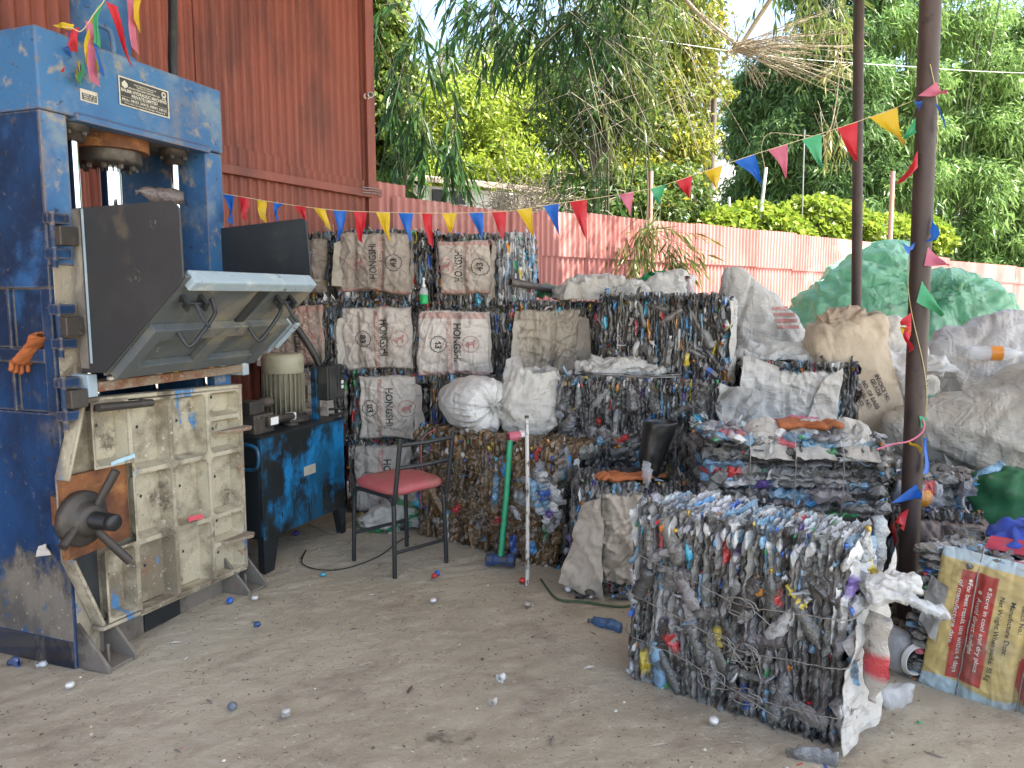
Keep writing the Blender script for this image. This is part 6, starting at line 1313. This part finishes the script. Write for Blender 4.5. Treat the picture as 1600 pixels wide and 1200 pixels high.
def tree(name,label,x,y,H,tr,blobs,n,L,W,a,b,cat='tree',group=None,bark='bark',lean=(0,0),droop=.4,extra=None,pe=0,stems=1,per=26,spread=.16,shell=.55,seed=0):
    z0=gz_(x,y)-.05; o=thing(name,label,cat,(x,y,z0),0,group); mb=MB()
    rel=[(np.array(c)-np.array([x,y,z0]),r) for c,r in blobs]
    for s in range(stems):
        ox,oy=(.25*tr*8*(RV.random(2)-.5) if stems>1 else (0,0)); top=np.array([lean[0]+ox*4,lean[1]+oy*4,H])
        mb.tube(bez([(ox,oy,0),(ox+top[0]*.25+.06*(RV.random()-.5),oy+top[1]*.25,H*.33),(top[0]*.6,top[1]*.6,H*.68),top],7),np.linspace(tr,tr*.35,22),9)
    for c,r in rel:
        st=np.array([lean[0]*.4,lean[1]*.4,H*(.35+.4*RV.random())]); mb.tube(bez([st,(st+c)/2+np.array([0,0,.12*H*RV.random()]),c],6),np.linspace(tr*.42,tr*.10,13),6)
        for q in range(4):
            e=c+unit(RV.normal(size=3))*np.array(r)*.8; mb.tube([c,(c+e)/2+.05*RV.normal(size=3),e],[tr*.12,tr*.08,tr*.03],5)
    mb.build('trunk',bark,o)
    mb=MB(); crown(mb,rel,n,L,W,a,b,per,droop,spread,extra,pe,seed,shell); mb.build('crown','leaf',o); return o
YG=((.18,.26,.03),(.34,.40,.05)); DG=((.022,.050,.014),(.05,.095,.022)); MG=((.06,.11,.022),(.13,.19,.04))
def B_(px,py,Y,r): return (tuple(P(px,py,Y)),r)
# ---------------- dark bamboo grove on the right, clump by clump
GVL=['leftmost tall bamboo clump of the dark grove, beside the white building','dark bamboo clump in the deep shade above the left vine mound','tall bamboo clump above the right vine mound, left of the thin post','bamboo clump between the two steel posts','sunlit bamboo clump directly right of the thick post','pale sunlit bamboo clump nearest the right edge','bamboo clump cut by the right edge of the picture','rear bamboo clump rising over the top of the grove']
for i,(px,Y,w,top) in enumerate(((1185,19.5,1.0,70),(1245,18.6,1.05,-40),(1318,18.2,1.15,-120),(1398,18.6,1.2,-150),(1482,19.0,1.3,-60),(1560,19.5,1.3,10),(1640,19.5,1.5,-40),(1440,23.0,2.0,-220))):
    bl=[]; zt=P(px,top,Y).z; base=P(px,400,Y); z0=gz_(base.x,Y)
    nlay=8
    for k in range(nlay):
        f=k/(nlay-1); z=z0+.5+(zt-z0-.9)*f; ww=w*(1.0 if f<.75 else 1.0-.9*(f-.75))
        for s in range(2): bl.append(((base.x+(RV.random()-.5)*w*1.1,Y-.5*(RV.random())*w+.2*f,z+(RV.random()-.5)*.4),(ww*.62,ww*.62,.50)))
    col=(((.085,.17,.055),(.18,.29,.095)) if i<3 else ((.11,.21,.055),(.25,.37,.11)))  # left clumps darker, the others paler: shade and sun put into leaf colour
    o=thing('bamboo_clump',GVL[i],'bamboo',(base.x,Y,z0-.05),0,'bamboo clumps of the grove behind the fence')
    mb=MB()
    for c in range(9):
        a=RV.random()*6.3; dx,dy=.35*w*math.cos(a),.35*w*math.sin(a); h=(zt-z0)*(.8+.2*RV.random()); mb.tube(bez([(dx*.4,dy*.4,0),(dx*.7,dy*.7,h*.5),(dx*1.6,dy*1.6-.2,h)],5),np.linspace(.035,.012,11),6)
    mb.build('culms','culm',o)
    mb=MB(); crown(mb,[((c[0]-base.x,c[1]-Y,c[2]-z0+.05),r) for c,r in bl],26000,.20,.042,*col,per=30,droop=.85,spread=.20,seed=i+20,shell=.35)
    mb.build('crown','leaf',o)
# ---------------- trees
tree('leafy_tree','sunlit yellow green tree behind the shack roof, right of the wall',*P(690,260,14.5)[:2],3.6,.09,[B_(660,210,14.5,(1.2,1.0,.9)),B_(720,190,14.5,(.9,.9,.8)),B_(640,270,14.0,(.9,.8,.6)),B_(740,250,14.2,(1.0,.9,.7)),B_(700,285,13.5,(1.2,.7,.4))],15000,.14,.055,*YG,seed=1)
tree('leafy_tree','bright yellow green tree behind the dry straw heap',*P(800,260,15.5)[:2],4.2,.10,[B_(790,190,15.5,(1.2,1.0,.9)),B_(840,230,15.5,(1.0,.9,.8)),B_(770,260,15.0,(1.0,.9,.6)),B_(850,290,14.5,(1.1,.8,.5)),B_(820,140,16,(.8,.8,.7))],16000,.14,.055,*YG,seed=2)
tree('leafy_tree','pale taller tree against the sky, behind the yellow green trees',*P(770,250,21)[:2],6.5,.14,[B_(740,130,21,(1.3,1.2,.9)),B_(800,100,21,(1.4,1.2,1.0)),B_(690,170,21,(1.2,1.0,.8)),B_(850,150,21,(1.3,1.2,1.0)),B_(770,180,20.5,(1.6,1.0,.8))],13000,.16,.065,(.09,.14,.035),(.19,.23,.06),seed=3,shell=.3)
tree('dark_trunk_tree','tree with a thick dark trunk standing behind the fence, left of the long twigs',*P(938,300,12.0)[:2],3.1,.15,[B_(910,150,12,(.75,.7,.6)),B_(960,110,12,(.8,.7,.6)),B_(985,190,12,(.6,.6,.45)),B_(890,220,12,(.5,.5,.4)),B_(960,40,12,(.9,.8,.6))],8000,.13,.035,(.04,.075,.018),(.10,.15,.035),seed=4,shell=.3)
tree('leafy_tree','tall loose tree with yellowing leaves left of the bamboo grove',*P(1040,300,15.5)[:2],6.0,.10,[B_(1020,60,15.5,(1.0,.9,.9)),B_(1075,30,15.5,(.9,.9,.8)),B_(1000,150,15,(.8,.8,.7)),B_(1060,130,15.5,(.9,.8,.7)),B_(1030,220,15,(1.0,.8,.6)),B_(1085,230,15.5,(.5,.6,.6)),B_(1000,-30,15.5,(1.0,.9,.8)),B_(980,270,14.5,(.8,.7,.5))],20000,.12,.06,(.10,.13,.02),(.25,.28,.04),extra=(.36,.30,.03),pe=.10,seed=5,shell=.25)
tree('bare_tree','slim grey multi stemmed tree just left of the dark bamboo grove',*P(1100,290,17)[:2],5.6,.10,[B_(1085,130,17,(.5,.5,.6)),B_(1115,150,17,(.4,.4,.5)),B_(1095,60,17,(.6,.6,.6))],1500,.10,.045,(.12,.14,.03),(.22,.22,.05),stems=3,seed=6,shell=.1)
tree('leafy_tree','mid green bushy tree low behind the fence, right of the dark trunk',*P(1010,330,12.6)[:2],1.2,.05,[B_(960,300,12.6,(.7,.5,.35)),B_(1040,300,13,(.7,.6,.4)),B_(1000,330,12,(.7,.5,.3)),B_(900,305,12,(.6,.5,.3))],9000,.11,.06,*MG,extra=(.32,.30,.03),pe=.06,seed=7)
# creeper covered trunk beside the wall
o=thing('climbing_vine','tall column of bright green creeper close against the end of the red shed','vine',(*P(610,300,9.6)[:2],gz_(*P(610,300,9.6)[:2])-.05)); ob=o.location
mb=MB(); mb.tube(bez([(0,0,0),(.05,0,2),(-.05,.05,4),(0,0,5.4)],6),np.linspace(.10,.05,19),8); mb.build('stem','bark',o)
bl=[]
for k in range(12): 
    f=k/11; q=P(598+16*math.sin(k*2.1)-8*f,300-300*f,9.5+.2*math.sin(k)); bl.append(((q.x-ob.x,q.y-ob.y,q.z-ob.z),(.34-.10*f,.34,.32)))
mb=MB(); crown(mb,bl,12000,.10,.075,(.10,.16,.025),(.20,.25,.05),droop=.8,seed=8,shell=.5); mb.build('foliage','leaf',o)
# far belt of trees
mb=MB(); bl=[]
for i in range(46):
    a=-.95+1.95*i/45; R=34+8*RV.random(); bl.append(((R*math.sin(a),R*math.cos(a),5.0+3.4*RV.random()),(2.6,2.2,2.2+RV.random())))
    bl.append(((R*math.sin(a)+.8,R*math.cos(a),3.6),(2.4,2.0,1.5)))
crown(mb,bl,52000,.42,.20,(.06,.10,.025),(.15,.19,.05),per=34,seed=9,shell=.45); tag(mb.build('far_trees','leaf'),'far belt of woodland closing the view behind everything','trees',kind='stuff')
# ---------------- vine mounds over the far side of the fence
def mound(label,blobs,n,seed):
    x=np.mean([c[0][0] for c in blobs]); y=np.mean([c[0][1] for c in blobs]); z=gz_(x,y); o=thing('vine_mound',label,'vine',(x,y,z-.05),0,'vine covered mounds behind the fence')
    mb=MB(); 
    for c,r in blobs: mb.lathe([(max(.01,math.cos(t))*r[0]*.86,math.sin(t)*r[2]*.86) for t in np.linspace(-.9,PI/2,9)],(c[0]-x,c[1]-y,c[2]-z+.05),None,18,col=(.03,.05,.012))
    mb.build('stems','attr_matte',o)
    k=n; w=np.array([r[0]*r[2] for c,r in blobs]); idx=RV.choice(len(blobs),k,p=w/w.sum()); d=unit(RV.normal(size=(k,3))); d[:,2]=np.abs(d[:,2])*1.0-.25; d=unit(d)
    cc=np.array([c for c,r in blobs])[idx]; rr=np.array([r for c,r in blobs])[idx]; rad=1+.12*pn(d+idx[:,None]*2.2,2.6,seed)*2+.07*RV.random(k)
    B=cc+d*rr*rad[:,None]-np.array([x,y,z-.05]); D=d*.45+RV.normal(size=(k,3))*.55+np.array([0,-.2,-.35])
    mb=MB(); leaves(mb,B,D,.125*(.7+.6*RV.random(k)),.105*(.7+.6*RV.random(k)),lcol(k,(.15,.24,.025),(.30,.36,.05)),.12,.5); mb.build('foliage','leaf',o)
def mb_(px,py,Y,rx,rz): q=P(px,py,Y); return ((q.x,q.y,q.z),(rx,.7,rz))
mound('lower vine covered mound over the fence, left of the bigger mound',[mb_(1120,375,13.2,.55,.5),mb_(1165,368,13.6,.6,.5),mb_(1200,378,13.6,.5,.55)],5200,1)
mound('bigger bright vine covered mound behind the fence, left of the pinkish stake',[mb_(1265,370,14.2,.75,.68),mb_(1215,380,13.8,.5,.48),mb_(1310,375,14.6,.7,.6),mb_(1370,382,15.0,.7,.52),mb_(1425,382,15.6,.6,.55)],9500,2)
# grass and flowers on the bank
mb=MB(); n=9000; px=1380+330*RV.random(n); Y=17+9*RV.random(n)**1.4; X=(px-800)/1186*Y*1.0; z=gheight(X,Y); B=np.stack([X,Y,z-.03],1)
D=RV.normal(size=(n,3))*.35+np.array([0,0,1.0]); leaves(mb,B,D,.28*(.6+.9*RV.random(n)),.020,lcol(n,(.16,.17,.05),(.36,.32,.14)),.1,.4)
tag(mb.build('tall_grass','leaf'),'dry tall grass on the bank behind the far fence','grass',kind='stuff')
mb=MB(); n=1600; px=1490+200*RV.random(n); Y=17.0+1.6*RV.random(n); X=(px-800)/1186*Y; z=gheight(X,Y)+.06+.22*RV.random(n); leaves(mb,np.stack([X,Y,z],1),RV.normal(size=(n,3)),.055,.05,lcol(n,(.62,.50,.02),(.70,.60,.03)),.1,.5)
tag(mb.build('yellow_flowers','leaf'),'yellow flowers along the top of the far fence','flowers',kind='stuff')
# ---------------- overhanging bamboo, close and dark
def culm(mb,pts,r0,r1): p=bez([P(*q) for q in pts],8); mb.tube(p,np.linspace(r0,r1,len(p)),7); return p
def over(name,label,base,culms,clusters,L,W,a,b,tw=.004,mat='culm_dark',group=None,spr=.30,per=9,cat='bamboo'):
    z0=gz_(base[0],base[1])-.05; o=thing(name,label,cat,(base[0],base[1],z0),0,group); of=np.array([base[0],base[1],z0])
    mb=MB(); 
    for pts,r0,r1 in culms: p=bez([np.array(list(q)) if isinstance(q,Vector) else np.array(list(P(*q))) for q in pts],8)-of; mb.tube(p,np.linspace(r0,r1,len(p)),7)
    O=[];D=[]
    for (x0,y0,x1,y1,Y0,Y1,k,dr) in clusters:
        for i in range(k):
            t=RV.random(); q=np.array(list(P(x0+(x1-x0)*RV.random(),y0+(y1-y0)*RV.random(),Y0+(Y1-Y0)*RV.random()))); d=np.array([dr[0],dr[1],dr[2]])+RV.normal(size=3)*.55
            O.append(q-of);D.append(d)
    O=np.array(O);D=unit(np.array(D))
    for i in range(0,len(O)): mb.tube([O[i]-D[i]*.18+np.array([0,0,.05]),O[i],O[i]+D[i]*spr-np.array([0,0,.03])],[tw,tw*.8,tw*.4],4,False)
    mb.build('culms',mat,o); mb=MB(); sprig(mb,O,D,per,spr,L,W,a,b); mb.build('leaves','leaf',o); return o
bp0=P(940,330,9.3); dk=((.018,.055,.012),(.05,.12,.026))  # dark greens put the shade on this bamboo into its leaf colour
over('overhanging_bamboo','dark bamboo arching over from behind the fence across the top centre of the view',(bp0.x,bp0.y),
  [((Vector((bp0.x,bp0.y,0.3)),(940,312,9.1),(925,190,8.9),(880,100,8.6),(790,20,8.3),(690,-60,8.0)),.016,.005),((Vector((bp0.x+.1,bp0.y,.3)),(935,300,9.2),(915,160,8.9),(860,60,8.7),(760,-50,8.4)),.018,.007),((Vector((bp0.x-.1,bp0.y,.3)),(946,305,9.0),(900,210,8.8),(820,110,8.4),(730,20,8.1),(660,-40,7.9)),.012,.004),((Vector((bp0.x,bp0.y+.1,.3)),(930,310,9.1),(890,130,8.8),(840,0,8.6),(800,-90,8.4)),.018,.008),((Vector((bp0.x+.1,bp0.y+.1,.3)),(950,300,9.2),(945,150,9.0),(930,20,8.8),(900,-90,8.6)),.018,.008)],
  [(720,-40,980,60,8.0,9.2,72,(-.5,-.2,-.5)),(760,20,960,90,8.0,9.0,44,(-.4,-.2,-.7)),(840,90,930,160,8.2,9.0,8,(-.2,-.1,-.9)),(870,220,985,320,8.4,9.2,14,(-.1,-.1,-.9)),(820,-160,1060,-40,7.8,9.2,120,(0,-.2,-.5))],.23,.034,*dk)
bp1=P(705,330,8.3)
over('overhanging_bamboo','separate drooping bamboo stems hanging beside the corner post of the red shed',(bp1.x,bp1.y),
  [((Vector((bp1.x,bp1.y,0.2)),(713,322,8.2),(660,210,7.9),(605,90,7.6),(572,20,7.4),(540,-60,7.2)),.008,.004),((Vector((bp1.x+.05,bp1.y,.2)),(716,318,8.3),(690,150,8.2),(640,50,8.0),(590,-40,7.8)),.010,.004),((P(940,300,8.8),(860,200,8.4),(760,130,8.1),(650,50,7.9),(580,-30,7.7)),.007,.003)],
  [(580,-10,700,50,7.4,8.2,11,(-.2,-.1,-.8)),(640,50,720,130,7.5,8.2,6,(-.1,-.1,-.9)),(600,70,680,180,7.5,8.1,5,(-.1,-.1,-.9)),(620,150,715,240,7.6,8.2,22,(-.05,-.1,-.95)),(660,210,720,250,7.6,8.2,14,(-.05,-.1,-1)),(590,225,640,300,7.4,7.9,9,(.1,-.1,-.9)),(590,100,640,150,7.6,8.0,8,(-.1,0,-.9))],.24,.036,*dk)
bp2=P(1000,340,9.2)
over('overhanging_bamboo','lighter bamboo with many dry stems hanging right of the dark arching bamboo',(bp2.x,bp2.y),
  [((Vector((bp2.x,bp2.y,.3)),(985,330,9.0),(1000,200,8.8),(1020,80,8.5),(1060,-40,8.2)),.012,.005),((Vector((bp2.x+.1,bp2.y,.3)),(1015,330,9.1),(1010,220,8.9),(980,100,8.6),(930,10,8.3)),.010,.004)],
  [(930,60,1060,180,8.2,9.0,14,(.2,-.1,-.7)),(930,150,1040,240,8.2,9.0,6,(0,-.1,-.9)),(960,-20,1080,40,8.0,8.8,26,(.2,-.1,-.6)),(1230,-20,1330,30,7.6,8.2,22,(0,-.1,-.9)),(1130,-230,1370,-25,7.15,7.7,70,(0,-.1,-.6))],.16,.024,(.10,.15,.03),(.22,.27,.06))
# dry twigs: dead bamboo branch hanging from the top
bq=P(1150,75,7.5); o=thing('dry_branch','dead tan bamboo branch with long bare twigs fanning out at the top right of centre','branch',bq); of=np.array(list(bq)); mb=MB()
mb.tube(bez([np.array(list(P(*q)))-of for q in ((1040,-40,7.6),(1090,20,7.55),(1150,68,7.5),(1165,78,7.5))],6),np.linspace(.020,.014,19),8)
mb.tube(bez([np.array(list(P(*q)))-of for q in ((1230,-40,7.4),(1190,20,7.45),(1155,72,7.5),(1135,82,7.5))],6),np.linspace(.024,.016,19),8); mb.build('stem','twig_dry',o)
mb=MB()
for i in range(72):
    a=RV.random()*1.0-.55 if i<50 else RV.random()*6.3; L=60+150*RV.random() if i<50 else 40+50*RV.random(); x0,y0=1150+14*(RV.random()-.5),74+14*(RV.random()-.5); Y0=7.5
    p=[]; dy=(RV.random()-.5)*1.0; sag=18*RV.random()
    for t in (0,.35,.7,1.0): p.append(np.array(list(P(x0+L*t*math.cos(a),y0+L*t*math.sin(a)*.9+sag*t*t,Y0+dy*t)))-of)
    q=bez(p,5); mb.tube(q,np.linspace(.0055,.0018,len(q)),5)
    for s in range(3):
        c=q[int(len(q)*(.45+.17*s))]; d=unit(RV.normal(size=3)+(q[-1]-q[0])/np.linalg.norm(q[-1]-q[0])*1.4); mb.tube([c,c+d*.09,c+d*(.14+.1*RV.random())],[.0028,.002,.001],4)
ob=mb.build('twigs','twig_dry',o); ob['kind']='stuff'
# bare twigs that criss-cross further left
o=thing('dry_branch','loose bare pale twigs criss-crossing above the fence between the two bamboo clumps','branch',P(980,120,8.2)); of=np.array(list(o.location)); mb=MB()
for i in range(44):
    x0=880+200*RV.random(); y0=-20+180*RV.random(); a=.5+.9*RV.random() if RV.random()<.7 else 2.2+.8*RV.random(); L=70+130*RV.random(); Y0=7.8+.9*RV.random()
    q=bez([np.array(list(P(x0+L*t*math.cos(a),y0+L*t*math.sin(a)+14*t*t*RV.random(),Y0)))-of for t in (0,.4,.75,1)],4); mb.tube(q,np.linspace(.0034,.0014,len(q)),5)
ob=mb.build('twigs','twig_dry',o); ob['kind']='stuff'
# slim bamboo in front of the fence
bp3=P(1016,560,8.5)
over('young_bamboo','slim young bamboo plant growing in front of the sunlit fence behind the stack',(P(1016,440,8.45).x,8.45),
  [((Vector((P(1016,440,8.45).x,8.45,0)),(1012,430,8.45),(1008,370,8.45),(1012,300,8.4),(1006,200,8.3)),.012,.006)],
  [(985,330,1040,370,8.2,8.6,10,(.1,-.3,-.5)),(965,360,1010,400,8.2,8.6,9,(-.7,-.3,-.4)),(1015,360,1070,410,8.2,8.6,13,(.7,-.3,-.5)),(990,395,1040,430,8.2,8.6,9,(.2,-.4,-.6)),(1040,395,1075,430,8.2,8.6,5,(.7,-.2,-.8))],.20,.026,(.10,.14,.03),(.20,.24,.06),mat='culm')
# flowering sprig left of the thin post
o=over('drooping_twig','thin pale bamboo twig bending down left of the thin post with a tuft of leaves','bamboo' and (P(1290,200,7.8).x,7.8),[((P(1310,-60,7.7),(1315,60,7.8),(1310,130,7.8),(1295,205,7.8),(1260,212,7.8),(1205,208,7.8),(1190,228,7.8),(1195,262,7.8)),.006,.003)],[(1280,180,1310,215,7.7,7.9,7,(.2,-.2,-.6)),(1290,40,1330,120,7.7,7.9,12,(-.2,-.1,-.7))],.13,.02,(.18,.20,.05),(.32,.33,.12),mat='twig_dry')
# ---------------- small structures behind the fence
sx=P(640,300,9.4); sx2=P(835,312,10.4)
sh=thing('shack','low shack with a white metal side and a mossy thatch roof behind the fence','shack',((sx.x+sx2.x)/2,(sx.y+sx2.y)/2,0))
a0=np.array([sx.x-sh.location.x,sx.y-sh.location.y]); a1=np.array([sx2.x-sh.location.x,sx2.y-sh.location.y]); dv=(a1-a0)/np.linalg.norm(a1-a0); nv_=np.array([-dv[1],dv[0]])
zt=P(740,292,9.9).z
def sbox(u0,u1,v0,v1,z0,z1): 
    c=[a0+dv*u+nv_*v for u,v in ((u0,v0),(u1,v0),(u1,v1),(u0,v1))]; return [(q[0],q[1],z0) for q in c]+[(q[0],q[1],z1) for q in c]
LL=float(np.linalg.norm(a1-a0)); mb=MB(); mb.add(sbox(.1,LL,.1,1.6,.0,zt-.02),CUBE_F); mb.build('wall','white_paint',sh)
mb=MB(); V=np.array(sbox(-.1,LL+.15,-.05,1.9,zt,zt+.06)); V[[2,3,6,7],2]+=.35; mb.add(V,CUBE_F); mb.build('roof','thatch',sh)
for u in (.35,.62): 
    mb=MB(); mb.add(sbox(u,u+.20,.07,.10,zt-.22,zt-.06),CUBE_F); mb.build('vent_opening','black_plastic',sh)
mb=MB(); mb.lathe([(.05,-.06),(.065,-.05),(.065,.05),(.05,.06)],(a0[0]+dv[0]*1.45,a0[1]+dv[1]*1.45-.05,zt-.12),rotx(PI/2),20); mb.build('pipe_end','white_paint',sh)
hs=P(830,318,9.3); o=thing('straw_heap','heap of dry tangled straw on the fence top beside the shack roof','straw',(hs.x,hs.y,P(830,330,9.3).z-.25)); mb=MB()
for i in range(240):
    t=RV.random(3); c=np.array([(t[0]-.5)*1.05,(t[1]-.5)*.5,.18+.34*t[2]*math.cos((t[0]-.5)*2.6)]); d=RV.normal(size=(3,3))*.16; mb.tube(bez([c,c+d[0],c+d[0]+d[1],c+d[0]+d[1]+d[2]*.6-np.array([0,0,.05])],3),.0045,4,False)
ob=mb.build('straws','twig_dry',o); ob['kind']='stuff'
MB().lathe([(.42,-.1),(.45,.05),(.36,.22),(.15,.33),(0,.34)],(0,.1,0),None,20).build('core','thatch',o)
wb_=P(1126,238,30); o=thing('white_building','small white building far off between the slim tree and the bamboo grove','building',(wb_.x,30,gz_(wb_.x,30)-.1))
hh=P(1126,225,30).z-o.location.z; MB().bb(-.45,.6,0,2,0,hh).build('wall','white_paint',o); MB().prism([(-.15,hh),(2.15,hh),(1.0,hh+.5)],'x',-.6,.75).build('roof','thatch',o)
# stakes
def stake(label,px0,py0,px1,py1,Y,r,mat):
    a=P(px0,py0,Y); b=P(px1,py1,Y); d=(b-a)/(b.z-a.z); z0=gz_(a.x,Y)-.1; a0_=a+d*(z0-a.z); o=thing('stake',label,'stake',a0_,0,'stakes standing behind the fence'); q=b-a0_; MB().tube([(0,0,0),(q.x*.5,q.y*.5,q.z*.5),tuple(q)],r,8).build('pole',mat,o); return o
stake('pinkish bamboo stake behind the fence, just left of the thick post',1390,390,1395,268,12.9,.040,'pink_wood')
stake('pinkish stake half hidden by the green pennant above the fence',1016,330,1017,268,10.5,.034,'pink_wood')
stake('short leaning white stake among the vines under the blue pennant',1190,322,1197,262,13.0,.028,'white_paint')
stake('thin straight grey wire stake under the green pennant',1254,310,1257,203,13.6,.014,'wire')
stake('tiny white stake left of the leaning white one',1140,326,1139,308,13.4,.022,'white_paint')
# power line
p_=[P(900,42,11),P(1100,74,11.5),P(1250,92,12),P(1420,104,12.4),P(1600,114,12.8),P(2000,120,13.5)]; o0=p_[0].copy(); mb=MB(); mb.tube(bez([q-o0 for q in p_],8),.0045,5,col=(.55,.55,.52)); ob=mb.build('overhead_wire','attr_plastic'); ob.location=o0; tag(ob,'pale overhead wire crossing in front of the bamboo grove','wire')
